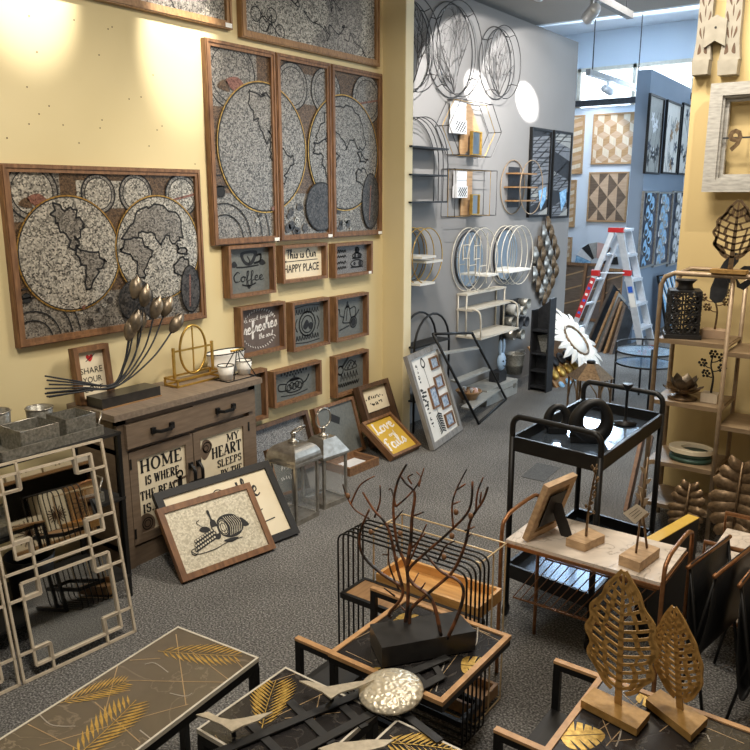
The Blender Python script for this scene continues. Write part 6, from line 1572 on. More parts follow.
# crescent candle ring
c = on(688, zs[2], 4.1); c.x = PY(690, 460, 4.1).x
t = thing('crescent_holder', 'cream crescent ring on a dark green base on the third shelf', 'ornament', c)
mb = MB(M['green']); mb.X = T(c) @ Matrix.Diagonal((1, .8, 1, 1)); mb.lathe([(0, 0), (.105, 0), (.105, .02), (.09, .022), (.09, .028), (.1, .03), (.1, .045), (0, .045)], 30); mb.build('base', None, t, True)
mb = MB(M['cream']); N = 40; vs = []; fs = []
for k in range(N):
    a = 2 * PI * k / N; o_ = Vector((.11 * math.cos(a), .088 * math.sin(a), 0)); i_ = Vector((.02 + .072 * math.cos(a), .012 + .056 * math.sin(a), 0))
    for p, z in ((o_, .047), (o_, .068), (i_, .064), (i_, .047)): vs.append(c + p + Vector((0, 0, z)))
for k in range(N):
    for j in range(4): fs.append((k * 4 + j, k * 4 + (j + 1) % 4, ((k + 1) % N) * 4 + (j + 1) % 4, ((k + 1) % N) * 4 + j))
mb.add(vs, fs); mb.build('crescent', None, t, True)
# monstera leaves at the foot
def monstera(px, py, y, hw, hh, lab, tilt=.2):
    c = PY(px, py, y); t = thing('monstera_leaf', lab, 'ornament', Vector((c.x, y, 0)), 'metal monstera leaves by the shelf unit'); X0 = frame3(c, (1, 0, 0), (0, tilt, 1), (0, -1, tilt))
    mb = MB(M['bronze']); mb.X = X0; mb.tube([(0, hh, .012), (0, 0, .016), (0, -hh, .008)], .006, 6); mb.tube([(0, -hh, .008), Vector(X0.inverted() @ Vector((c.x, y - .01, 0.002)))], .005, 5); mb.build('stem', None, t, True)
    for s_ in (-1, 1):
        for k in range(7):
            v = -.85 + 1.65 * k / 6; ww = hw * (1 - ((v + .1) ** 2) * .62); a0 = hh * v; vs = []; bw = hh * .19; dr = (.35 - .1 * k) * hh * .3
            for f in (0, .4, .8, 1):
                x = s_ * ww * f; yy_ = a0 + dr * f * -1 + .12 * hh * f * (1 if v > 0 else -.6); zz = .02 * math.sin(f * 2.6)
                b_ = bw * (1 if f < .9 else .35); vs += [(x, yy_ - b_, zz - .005), (x, yy_, zz + .012), (x, yy_ + b_, zz - .005)]
            mb = MB(M['bronze']); mb.X = X0; mb.add(vs, [(i * 3 + j, i * 3 + j + 1, i * 3 + j + 4, i * 3 + j + 3) for i in range(3) for j in (0, 1)], True); mb.build('lobe', None, t, True)
monstera(687, 507, 3.9, .09, .12, 'bronze monstera leaf standing low in front of the shelf unit, left one', .25)
monstera(738, 497, 3.85, .13, .17, 'large bronze monstera leaf at the right edge in front of the shelf unit', .2)
# ------------------------------------------------------------------ black trolley
zT = .80; FL, FR, BRr, BLl = (-1.335, 2.768), (-.952, 2.722), (-.948, 3.464), (-1.331, 3.51)
t = thing('serving_trolley', 'black metal serving trolley with two glass trays and tube handles', 'trolley', (-1.14, 3.1, 0))
cs = [Vector((*p, 0)) for p in (FL, FR, BRr, BLl)]
for c_ in cs: MB(M['black']).tube([c_ + Vector((0, 0, .05)), c_ + Vector((0, 0, zT))], .013, 8).build('leg', None, t, True)
for c_ in cs:
    mb = MB(M['black']); mb.X = T(c_ + Vector((0, 0, .028))) @ Matrix.Rotation(PI / 2, 4, 'Y'); mb.lathe([(0, -.01), (.02, -.01), (.028, -.006), (.028, .006), (.02, .01), (0, .01)], 14); mb.build('wheel', None, t, True)
for z in (zT, .24):
    mb = MB(M['black'])
    for a, b in zip(cs, cs[1:] + cs[:1]): mb.bar(a + Vector((0, 0, z - .03)), b + Vector((0, 0, z - .03)), .012, .06)
    p = mb.build('tray', None, t, True); mb = MB(M['glassdk'] if 'glassdk' in M else M['blackstone']); q = [c_.lerp(sum(cs, Vector()) / 4, .02) for c_ in cs]
    mb.hexa([v + Vector((0, 0, z - .052)) for v in q], [v + Vector((0, 0, z - .046)) for v in q]); mb.build('tray_glass', None, p, True)
for a, b in ((cs[0], cs[1]), (cs[3], cs[2])):
    u = (b - a).normalized(); h_ = .085; up = Vector((0, 0, 1))
    MB(M['black']).tube(smooth_pts([a + up * (zT - .01), a + up * (zT + h_ * .6), a + u * .02 + up * (zT + h_ * .93), a + u * .06 + up * (zT + h_), b - u * .06 + up * (zT + h_), b - u * .02 + up * (zT + h_ * .93), b + up * (zT + h_ * .6), b + up * (zT - .01)], 4), .012, 8).build('handle', None, t, True)
zg = zT - .045
def ring_sculpt(pc, rx, rz, tr, lean_, lab, turn):
    c_ = pc.copy(); t = thing('ring_sculpture', lab, 'sculpture', c_, 'black ring sculptures on the trolley')
    mb = MB(M['leather']); X0 = T(c_) @ Matrix.Rotation(turn, 4, 'Z') @ Matrix.Rotation(lean_, 4, 'Y')
    pts = []; rad = []
    for k in range(28): a = 2 * PI * k / 28 - PI / 2; pts.append(X0 @ Vector((rx * math.cos(a) * (1 - .15 * math.sin(a)), 0, rz + tr * .9 + rz * math.sin(a)))); rad.append(tr * (1.25 - .35 * math.sin(a)))
    mb.tube(pts, rad, 10, True); mb.build('ring', None, t, True)
    mb = MB(M['leather']); mb.X = T(c_) @ Matrix.Rotation(turn, 4, 'Z'); mb.bx(-rx * 1.0, rx * 1.0, -.03, .03, 0.001, .025); mb.build('foot', None, t, True)
ring_sculpt(PZ(585, 441, zg), .062, .075, .022, .25, 'larger black ring sculpture at the front of the trolley top', YAW - .1)
ring_sculpt(PZ(557, 432, zg), .04, .05, .016, .0, 'smaller black ring sculpture at the left of the trolley top', YAW - .1)
c = PZ(625, 424, zg); zz = zat(c.x, c.y, 384)
t = thing('candlestick', 'slim black candlestick on the back right of the trolley top', 'candlestick', c)
mb = MB(M['black']); mb.X = T(c); mb.lathe([(0, 0), (.045, 0), (.05, .006), (.01, .012), (.006, .02), (.006, zz - c.z - .03), (.012, zz - c.z - .025), (.022, zz - c.z - .005), (.024, zz - c.z), (.0, zz - c.z - .004)], 20); mb.build('stick', None, t, True)
# ------------------------------------------------------------------ marble side table with magazine wires
zS = .54
c0, c1_, c2, c3 = PZ(505, 540, zS), PZ(658, 581, zS), PZ(688, 551, zS), PZ(570, 517, zS)
sx0, sx1, sy0, sy1 = (c0.x + c0.x) / 2, (c1_.x + c2.x) / 2, (c0.y + c1_.y) / 2, min((c2.y + c3.y) / 2, 2.69)
t = thing('side_table', 'white marble side table with gold arched legs and a wire magazine rack', 'table', ((sx0 + sx1) / 2, (sy0 + sy1) / 2, 0))
MB(M['marblew']).bx(sx0, sx1, sy0, sy1, zS - .012, zS).build('top', None, t, True)
mb = MB(M['copper']); 
for a, b in (((sx0, sy0), (sx1, sy0)), ((sx1, sy0), (sx1, sy1)), ((sx1, sy1), (sx0, sy1)), ((sx0, sy1), (sx0, sy0))): mb.bar((*a, zS - .018), (*b, zS - .018), .012)
mb.build('rim', None, t, True)
for x in (sx0 - .012, sx1 + .012):
    h_ = .085; MB(M['copper']).tube(smooth_pts([(x, sy0 - .01, 0.002), (x, sy0 - .01, .3), (x, sy0 - .01, zS + h_ * .3), (x, sy0 + .02, zS + h_ * .85), (x, sy0 + .08, zS + h_), (x, sy1 - .08, zS + h_), (x, sy1 - .02, zS + h_ * .85), (x, sy1 + .01, zS + h_ * .3), (x, sy1 + .01, .3), (x, sy1 + .01, 0.002)], 4), .0075, 8).build('arch_leg', None, t, True)
N = 14; za, zb_ = .44, .2
A0, A1 = PZ(546, 559, za), PZ(652, 596, za); B0 = PZ(513, 597, zb_); B1 = B0 + (A1 - A0)
B0.y = max(B0.y, sy0 - .04); B1.y = B0.y; A1.y = A0.y; C0, C1 = B0 + Vector((.06, .06, -.03)), B1 + Vector((.06, .06, -.03))
for k in range(N):
    f = k / (N - 1); MB(M['copper']).tube([A0.lerp(A1, f), B0.lerp(B1, f), C0.lerp(C1, f)], .0022, 4).build('wire', None, t, True)
for a, b in ((A0, A1), (B0, B1), (C0, C1)): MB(M['copper']).tube([a, b], .0035, 6).build('wire_rail', None, t, True)
for a in (A0, A1): MB(M['copper']).tube([a, Vector((a.x, a.y, zS - .02))], .0035, 5).build('hanger', None, t, True)
# photo frame seen from behind
bl, br = PZ(523, 538, zS), PZ(566, 520, zS); r_ = (br - bl); w_ = r_.length; r_.normalize(); tl = PR(540, 492, bl, .19)
bl = PZ(522, 538, zS + .012); br = bl + (PZ(553, 523, zS + .012) - bl)  .normalized() * .18; r_ = (br - bl).normalized(); w_ = .18; L_ = .24
back_ = Vector((r_.y, -r_.x, 0)); u = (Vector((0, 0, 1)) * .82 + Vector((.807, .59, 0)) * .42); u = (u - r_ * u.dot(r_)).normalized(); n_ = r_.cross(u)
t = thing('easel_frame', 'wooden photo frame standing with its black easel back towards us', 'frame', frame3(bl, r_, u, n_))
mb = MB(M['lightwood']); mb.X = T(w_ / 2, L_ / 2, 0); rect_frame(mb, w_, L_, .03, 0, .022); mb.bx(-w_ / 2 + .03, w_ / 2 - .03, -L_ / 2 + .03, L_ / 2 - .03, .006, .012); mb.build('frame', None, t)
MB(M['black2']).bx(.04, w_ - .04, .05, L_ - .05, .0221, .025).build('back_card', None, t)
s_ = -1 if n_.z > 0 else 1
inv = frame3(bl, r_, u, n_).inverted(); foot = inv @ (PZ(567, 537, zS + .002)); top_ = Vector((w_ / 2, L_ * .62, .026))
mb = MB(M['black2']); mb.bar(top_, foot, .05, .003, (1, 0, 0)); mb.build('easel_leg', None, t)
# twig on block, bird stems on block
def block(pxs, z, h_, mat, t):
    P_ = [PZ(a, b, z + h_) for a, b in pxs]; mb = MB(mat); mb.hexa([Vector((p.x, p.y, z)) for p in P_], P_); mb.build('block', None, t, True); return sum(P_, Vector()) / 4
t = thing('twig_sculpture', 'gold tangled twig on a wooden block, left on the marble side table', 'sculpture', PZ(586, 540, zS), 'twig sculptures on the side table')
cb = block(((566, 538), (585, 544), (605, 535), (588, 527)), zS + .001, .03, M['lightwood'], t)
rnd = random.Random(6); mb = MB(M['bronze']); top = PY(597, 464, cb.y)
mb.tube(smooth_pts([cb, PY(588, 515, cb.y), PY(591, 495, cb.y), top], 5), .005, 6, taper=.003); mb.build('stem', None, t, True)
for k in range(10):
    f = .3 + .07 * k; p = cb.lerp(top, f); e = p + Vector((rnd.uniform(-.02, .02), rnd.uniform(-.015, .015), rnd.uniform(-.01, .03))); mb = MB(M['bronze']); mb.tube(smooth_pts([p, p.lerp(e, .5) + Vector((.008, 0, .006)), e], 3), .0022, 5); mb.ball(e, .006, 6, 5, (1, .6, 1.3)); mb.build('twig', None, t, True)
t = thing('bird_sculpture', 'two metal stems with leaf shapes and paper tag on a wooden block', 'sculpture', PZ(640, 556, zS))
cb = block(((619, 555), (640, 563), (660, 548), (640, 541)), zS + .001, .035, M['lightwood'], t)
for (x0, y0), (x1, y1) in (((636, 553), (648, 458)), ((647, 548), (640, 490))):
    b_ = PZ(x0, y0, zS + .036); mb = MB(M['bronze']); tp_ = PY(x1, y1, b_.y); mb.tube([b_, tp_], .004, 6); mb.build('stem', None, t, True)
    for k in range(6):
        p = b_.lerp(tp_, .45 + .1 * k); s_ = 1 if k % 2 else -1; mb = MB(M['champ']); a = Vector((s_ * .022, 0, .012)); mb.hexa([p + Vector((0, -.001, -.008)), p + a * .6 + Vector((0, -.001, -.008)), p + a + Vector((0, -.001, .006)), p + Vector((0, -.001, .01))], [p + Vector((0, .001, -.008)), p + a * .6 + Vector((0, .001, -.008)), p + a + Vector((0, .001, .006)), p + Vector((0, .001, .01))]); mb.build('leaf_shape', None, t, True)
b_ = PZ(636, 553, zS + .036); P_ = [PY(a, b, b_.y - .008) for a, b in ((623, 513), (637, 504), (648, 512), (635, 524))]
mb = MB(M['palewood']); mb.hexa(P_, [p + Vector((0, -.001, 0)) for p in P_]); p = mb.build('paper_tag', None, t, True); mb = MB(M['ink'])
for k in range(3): a, b = P_[0].lerp(P_[3], .3 + .2 * k), P_[1].lerp(P_[2], .3 + .2 * k); mb.bar(a.lerp(b, .2) + Vector((0, -.0015, 0)), a.lerp(b, .8) + Vector((0, -.0015, 0)), .001, .0015)
mb.build('tag_print', None, p, True)
# yellow edged canvas behind the side table
a, b = PZ(640, 541, .42), PZ(688, 514, .42); d_ = (b - a).normalized(); n_ = Vector((d_.y, -d_.x, 0))
t = thing('canvas', 'dark canvas with bright yellow edge standing behind the marble side table', 'picture', (a + b) / 2 - Vector((0, 0, .42)))
mb = MB(M['black2']); mb.hexa([v - Vector((0, 0, v.z - .01)) for v in (a, b, b + n_ * .05, a + n_ * .05)], [v - Vector((0, 0, .004)) for v in (a, b, b + n_ * .05, a + n_ * .05)]); mb.build('panel', None, t, True)
mb = MB(M['ochre']); mb.hexa([v - Vector((0, 0, .0038)) for v in (a, b, b + n_ * .05, a + n_ * .05)], [a, b, b + n_ * .05, a + n_ * .05]); mb.build('edge', None, t, True)
# brown board seen through the trolley
a, b = PZ(622, 503), PZ(640, 512)
t = thing('board', 'red-brown board standing behind the trolley beside the shelf unit', 'board', PZ(628, 512)); p = PZ(626, 513); q = PR(643, 436, p, .5)
mb = MB(M['rust']); mb.bar(p, q, .06, .02, (1, 0, 0)); mb.build('edge_strip', None, t, True); mb = MB(M['woodd']); mb.bar(p + Vector((.045, .02, 0)), q + Vector((.045, .02, 0)), .03, .02, (1, 0, 0)); mb.build('panel', None, t, True)
# marble console at the right
zc_ = .3; x0, y0, y1 = -.60, 2.98, 3.3
t = thing('marble_console', 'low copper framed console with two pale marble shelves at the right edge', 'table', (-.2, 3.1, 0))
for z in (.40, .16): MB(M['marblew']).bx(x0, .35, y0, y1, z - .02, z).build('marble_shelf', None, t, True)
for y in (y0 - .012, y1 + .012):
    mb = MB(M['copper']); mb.tube([(x0 - .012, y, 0.002), (x0 - .012, y, .46), (.36, y, .46), (.36, y, 0.002)], .01, 6); mb.tube([(x0, y, .16), (.36, y, .16)], .01, 6); mb.build('frame', None, t, True)
# black leather magazine racks
def mag_rack(pa, pb, gap, drop, lab):
    a, b = PZ(*pa, .52), PZ(*pb, .52); u = (b - a).normalized(); n_ = Vector((u.y, -u.x, 0)) * gap
    t = thing('magazine_rack', lab, 'magazine rack', (a + b) / 2 - Vector((0, 0, .52)), 'leather magazine racks at the right')
    for o_ in (Vector(), n_): MB(M['copper']).tube([a + o_ - u * .02, b + o_ + u * .02], .008, 8).build('top_rail', None, t, True)
    for e in (a, b):
        mb = MB(M['black']); mb.tube([e, Vector((e.x + n_.x, e.y + n_.y, .004))], .006, 6); mb.tube([e + n_, Vector((e.x, e.y, .004))], .006, 6); mb.build('crossed_legs', None, t, True)
    mb = MB(M['leather']); vs = []; n = 14
    for k in range(n + 1):
        f = k / n; p = n_ * f + Vector((0, 0, -drop * math.sin(PI * f) ** .5 + .009))
        q = -.035 * math.sin(PI * f)
        vs += [a + p + u * q, b + p - u * q]
    mb.add(vs, [(2 * k, 2 * k + 1, 2 * k + 3, 2 * k + 2) for k in range(n)], True); o = mb.build('leather_sling', None, t, True)
    md = o.modifiers.new('thick', 'SOLIDIFY'); md.thickness = .004
mag_rack((690, 566), (728, 538), .09, .34, 'black leather magazine rack on copper rails, nearest the marble side table')
mag_rack((741, 584), (770, 548), .1, .4, 'black leather magazine rack on copper rails, cut by the right edge of the photo')
# dark patch on the carpet
P_ = [PZ(521, 477), PZ(544, 482), PZ(560, 468), PZ(537, 463)]
mb = MB(M['midgrey2'] if 'midgrey2' in M else M['graphite']); mb.hexa([p + Vector((0, 0, .0008)) for p in P_], [p + Vector((0, 0, .003)) for p in P_])
o = recentre(mb.build('carpet_tile')); tag(o, 'small dark grey square patch on the carpet left of the trolley', 'mat')
# ------------------------------------------------------------------ foreground tables
def palm(A, x, y, ang, L, W_, k, n=13):
    c_, s_ = math.cos(ang), math.sin(ang)
    def tr(u, v): return (x + u * c_ - v * s_, y + u * s_ + v * c_)
    A.curve([tr(0, 0), tr(L * .5, W_ * .05), tr(L, 0)], W_ * .03, k)
    for i in range(n):
        u = L * (.06 + .9 * i / n); l = W_ * math.sin(PI * (.12 + .8 * i / n)) ** .7
        for q in (-1, 1):
            a = tr(u, 0); b = tr(u + l * .75, q * l * .72); m_ = tr(u + l * .3, q * l * .42); d_ = W_ * .026
            A.poly([a, tr(u + l * .36 - d_, q * l * .42), b, tr(u + l * .36 + d_, q * l * .32)], k)
def mleaf(A, x, y, ang, L, k, kb):
    c_, s_ = math.cos(ang), math.sin(ang)
    def tr(u, v): return (x + u * c_ - v * s_, y + u * s_ + v * c_)
    A.blob([tr(0, 0), tr(L * .1, L * .38), tr(L * .55, L * .42), tr(L, 0), tr(L * .55, -L * .42), tr(L * .1, -L * .38)], k); A.layer()
    for q in (-1, 1):
        for i in range(4): A.blob([tr(L * (.18 + .19 * i), q * L * .12), tr(L * (.34 + .2 * i), q * L * .5), tr(L * (.27 + .2 * i), q * L * .5)], kb)
    A.line([tr(0, 0), tr(L, 0)], L * .02, kb); A.layer()
def merge(p, A): b = len(p.v); p.v += [p.X @ v for v in A.mb.v]; p.f += [[i + b for i in f] for f in A.mb.f]; p.m += A.mb.m; p.s += A.mb.s
M['leafgold'] = noisy('gold_leaf_print', (160, 124, 54), (222, 186, 100), 90, .35, .55)
M['hair'] = noisy('pale_gold_inlay', (158, 132, 96), (184, 156, 118), 30, .4, .3)
M['vein'] = noisy('white_marble_vein', (150, 142, 132), (180, 172, 160), 30, .3)
def print_table(o, ex, ey, w_, l_, z, lab, marb, palms, lines, veins, grp, legs=True):
    """white edged table; local x runs along ex (w_), y along ey (l_)"""
    Mx = frame3((o.x, o.y, 0), ex, ey, Vector(ex).cross(Vector(ey)))
    up = Vector(ex).cross(Vector(ey)).z
    t = thing('coffee_table', lab, 'table', Mx, grp); e = .006; s_ = 1 if up > 0 else -1
    mb = MB(M['wirewhite']); mb.X = T(w_ / 2, l_ / 2, 0)
    rect_frame(mb, w_, l_, e, s_ * (z - .012), s_ * z); mb.build('rim', None, t)
    A = Art([marb, M['leafgold'], M['hair'], M['vein']], (e, w_ - e, e, l_ - e)); A.z = z - .0006
    for ln in lines: A.line(ln, .0026, 2)
    A.layer()
    for vn in veins: A.curve(vn, .003, 3)
    A.layer()
    for pm in palms: palm(A, *pm, 1)
    p = MB(A.mb.mats); p.bx(e, w_ - e, e, l_ - e, *( (z - .012, z - .0012) if s_ > 0 else (-z + .0012, -z + .012))); merge(p, A)
    if s_ < 0:
        for i in range(8, len(p.v)): p.v[i] = Vector((p.v[i].x, p.v[i].y, -p.v[i].z))
    p.build('marble_top', None, t)
    mb = MB(M['black']); b = .022; zz = (z - .012 - .025) * s_, (z - .0125) * s_
    mb.X = T(w_ / 2, l_ / 2, 0); rect_frame(mb, w_ - .002, l_ - .002, b, min(zz), max(zz)); mb.build('apron', None, t)
    for x in (.011, w_ - .011):
        for y in (.011, l_ - .011): MB(M['black']).bx(x - .011, x + .011, y - .011, y + .011, min(0, s_ * (z - .03)), max(0, s_ * (z - .03))).build('leg', None, t)
    return t, Mx
ZA = .5
o = PZ(178, 626, ZA); pr, pl_ = PZ(262, 655, ZA), PZ(0, 738, ZA); ey = (pl_ - o).normalized(); ex = Vector((-ey.y, ey.x, 0)); ex = ex if ex.dot(pr - o) > 0 else -ex
w_ = (pr - o).dot(ex); Mi = frame3((o.x, o.y, 0), ex, ey, ex.cross(ey)).inverted()
def loc(px, py): v = Mi @ PZ(px, py, ZA); return (v.x, v.y)
def pmk(a, b, W_): a, b = loc(*a), loc(*b); return (a[0], a[1], math.atan2(b[1] - a[1], b[0] - a[0]), math.hypot(b[0] - a[0], b[1] - a[1]), W_)
pal = [pmk((158, 651), (242, 656), .075), pmk((60, 703), (129, 681), .06), pmk((70, 762), (136, 700), .085)]
lin_ = [[loc(*a) for a in q] for q in (((176, 634), (186, 705)), ((120, 680), (228, 682)), ((190, 650), (232, 682)), ((118, 664), (104, 715)), ((28, 724), (80, 750)), ((40, 745), (188, 704)), ((95, 702), (140, 742)), ((130, 660), (160, 658)), ((60, 700), (130, 690)), ((236, 660), (243, 668)))]
ven = [[loc(*a) for a in q] for q in (((40, 715), (50, 724), (62, 726), (75, 726)), ((145, 664), (155, 663), (168, 672)), ((140, 730), (150, 738)), ((170, 693), (185, 696), (192, 693)))]
print_table(o, ex, ey, w_, .98, ZA, 'long taupe marble table with three gold palm leaves, at lower left', M['marblet'], pal, lin_, ven, 'marble tables with gold palm prints')
# two smaller dark ones
BX, BYf, BYn = -1.312, 1.38, 1.066
for i, x0 in enumerate((BX, PZ(399, 717, ZA).x)):
    o = Vector((x0, BYn, 0)); Mi = T(-x0, -BYn, 0)
    if i == 0: pal = [pmk((268, 735), (268, 680), .085)]; lin_ = [[loc(*a) for a in q] for q in (((278, 715), (330, 690)), ((320, 694), (312, 730)), ((285, 718), (340, 712)), ((215, 735), (225, 748)), ((305, 670), (270, 682)))]; pal = [pmk((262, 728), (276, 680), .085)]; ven = []
    else: pal = [pmk((404, 760), (408, 724), .1)]; pal = [pmk((380, 742), (470, 752), .1)]; lin_ = [[loc(*a) for a in q] for q in (((390, 735), (430, 760)), ((405, 722), (440, 745)))]; ven = []
    print_table(o, Vector((1, 0, 0)), Vector((0, 1, 0)), .312, BYf - BYn, ZA, ('small dark marble table with one upright palm leaf under the gull sculpture', 'small dark marble table with spread gold palm at the bottom edge')[i], M['marblek'], pal, lin_, ven, 'marble tables with gold palm prints')
# wood rimmed tables with side wings
def rim_table(x0, x1, y0, y1, z, wing, lab, leaves, lines, veins):
    t = thing('end_table', lab, 'table', ((x0 + x1) / 2, (y0 + y1) / 2, 0), 'wood rimmed black marble end tables'); b = .016
    mb = MB(M['tablew']); mb.X = T((x0 + x1) / 2, (y0 + y1) / 2, 0); rect_frame(mb, x1 - x0, y1 - y0, b, z - .012, z); mb.build('rim', None, t, True)
    A = Art([M['marblek'], M['leafgold'], M['hair'], M['vein']], (x0 + b, x1 - b, y0 + b, y1 - b)); A.z = z - .0035
    for ln in lines: A.line(ln, .0022, 2)
    for vn in veins: A.curve(vn, .0035, 3)
    A.layer()
    for lf in leaves: mleaf(A, *lf, 1, 0)
    p = MB(A.mb.mats); p.bx(x0 + b, x1 - b, y0 + b, y1 - b, z - .012, z - .004); merge(p, A); p.build('marble_top', None, t, True)
    mb = MB(M['black']); mb.X = T((x0 + x1) / 2, (y0 + y1) / 2, 0); rect_frame(mb, x1 - x0 - .004, y1 - y0 - .004, .02, z - .032, z - .0122); mb.build('apron', None, t, True)
    zl = z - .15
    for y in (y0, y1 - .018):
        MB(M['tablew']).bx(x0 - wing, x0, y, y + .018, z - .008, z).build('wing_cap', None, t, True)
        mb = MB(M['black']); mb.bx(x0 - wing, x0, y + .001, y + .017, z - .026, z - .0082); mb.bx(x0 - wing, x0 - wing + .02, y + .001, y + .017, zl, z - .026); mb.build('wing', None, t, True)
    for y in (y0 + .001, y1 - .017):
        for x in (x0 - wing, x0 + .004): MB(M['black']).bx(x, x + .02, y, y + .016, 0.02, zl if x < x0 else z - .032).build('leg', None, t, True)
        MB(M['black']).bx(x0 - wing, x1 - .03, y, y + .016, 0, .02).build('foot_bar', None, t, True)
    mb = MB(M['black2']); mb.bx(x0 - wing + .02, x0 + .004, y0 + .017, y1 - .017, zl - .014, zl); mb.build('side_shelf', None, t, True)
    MB(M['black']).bx(x0 - wing, x0 - wing + .02, y0 + .017, y1 - .017, zl - .02, zl).build('cross_bar', None, t, True)
def q2(px, py): v = PZ(px, py, ZA); return (v.x, v.y)
DX0, DX1, DY0, DY1 = -1.262, -.886, 1.50, 1.885
rim_table(DX0, DX1, DY0, DY1, ZA, .125, 'wood rimmed black marble end table carrying the branch sculpture', [(*q2(366, 673), .2, .1), (*q2(461, 664), .5, .1), (*q2(395, 618), .1, .12)], [[q2(*a) for a in q] for q in (((350, 640), (388, 622)), ((455, 620), (490, 633)), ((346, 650), (372, 662)), ((430, 690), (460, 650)), ((480, 630), (500, 640)))], [[q2(*a) for a in q] for q in (((446, 646), (445, 660), (440, 675), (436, 690)), ((478, 625), (477, 640), (474, 646)))])
EX0, EX1, EY0, EY1 = -.61, -.2, 1.485, 1.855
rim_table(EX0, EX1, EY0, EY1, ZA, .125, 'wood rimmed black marble end table carrying two gold leaves, lower right', [(*q2(560, 735), .7, .11), (*q2(640, 692), -.2, .09)], [[q2(*a) for a in q] for q in (((590, 735), (640, 700)), ((600, 712), (612, 740), (632, 738)), ((660, 730), (680, 715), (744, 742)), ((575, 738), (600, 748)), ((620, 690), (640, 708), (606, 745)))], [[q2(*a) for a in q] for q in (((622, 722), (620, 735), (616, 745)), ((580, 738), (582, 748)), ((690, 735), (705, 732), (710, 740)), ((625, 688), (616, 700)))])
# ------------------------------------------------------------------ nested wire racks
def rrect(x0, x1, z0, z1, r, y, n=4):
    pts = []
    for cx, cz, a0 in ((x1 - r, z1 - r, 0), (x0 + r, z1 - r, PI / 2), (x0 + r, z0 + r, PI), (x1 - r, z0 + r, 1.5 * PI)):
        for k in range(n + 1): a = a0 + PI / 2 * k / n; pts.append((cx + r * math.cos(a), y, cz + r * math.sin(a)))
    return pts
KX0, KX1, KY0, KY1, KZ = -1.55, -1.05, 1.905, 2.045, .64
t = thing('wire_rack', 'black wire loop side table with wooden shelf, outer one of the nested pair', 'side table', ((KX0 + KX1) / 2, (KY0 + KY1) / 2, 0), 'nested wire side tables')
for k in range(6): MB(M['black']).tube(rrect(KX0, KX1, .006, KZ, .035, KY0 + (KY1 - KY0) * k / 5), .0034, 6, True).build('wire_loop', None, t, True)
zsh = zat(KX0, KY0, 592)
for z in (zsh, .12):
    mb = MB(M['black']); mb.X = T((KX0 + KX1) / 2, (KY0 + KY1) / 2, 0); rect_frame(mb, KX1 - KX0 - .012, KY1 - KY0, .014, z - .02, z); mb.build('shelf_frame', None, t, True)
MB(M['oak']).bx(KX0 + .02, KX1 - .02, KY0 + .014, KY1 - .014, zsh - .012, zsh - .002).build('wood_shelf', None, t, True)
GZ = .6; g = [PZ(374, 528, GZ), PZ(477, 565, GZ), PZ(510, 547, GZ), PZ(407, 513, GZ)]
GX0, GX1 = (g[0].x + g[3].x) / 2, (g[1].x + g[2].x) / 2 - .01; GY0 = max((g[0].y + g[1].y) / 2, KY1 + .012); GY1 = (g[2].y + g[3].y) / 2
t = thing('wire_rack', 'gold wire side table with two honey wood trays, inner one of the nested pair', 'side table', ((GX0 + GX1) / 2, (GY0 + GY1) / 2, 0), 'nested wire side tables')
for y in (GY0, (GY0 + GY1) / 2, GY1): MB(M['palegold']).tube(rrect(GX0, GX1, .006, GZ, .008, y, 2), .003, 5, True).build('wire_loop', None, t, True)
mb = MB(M['palegold'])
for x in (GX0, GX1):
    for z in (.006, GZ): mb.tube([(x, GY0, z), (x, GY1, z)], .003, 5)
mb.build('cross_wire', None, t, True)
def wood_tray(x0, x1, y0, y1, z, h_, m):
    mb = MB(M[m]); mb.bx(x0, x1, y0, y1, z, z + .012); e = .012
    mb.bx(x0, x1, y0, y0 + e, z + .012, z + h_); mb.bx(x0, x1, y1 - e, y1, z + .012, z + h_); mb.bx(x0, x0 + e, y0 + e, y1 - e, z + .012, z + h_); mb.bx(x1 - e, x1, y0 + e, y1 - e, z + .012, z + h_); mb.build('wood_tray', None, t, True)
zt1 = zat(GX1, GY0, 610)
wood_tray(GX0 + .006, GX1 - .006, GY0 + .006, GY1 - .006, zt1 - .045, .045, 'pine'); wood_tray(GX0 + .006, GX1 - .006, GY0 + .006, GY1 - .006, .02, .045, 'oak')
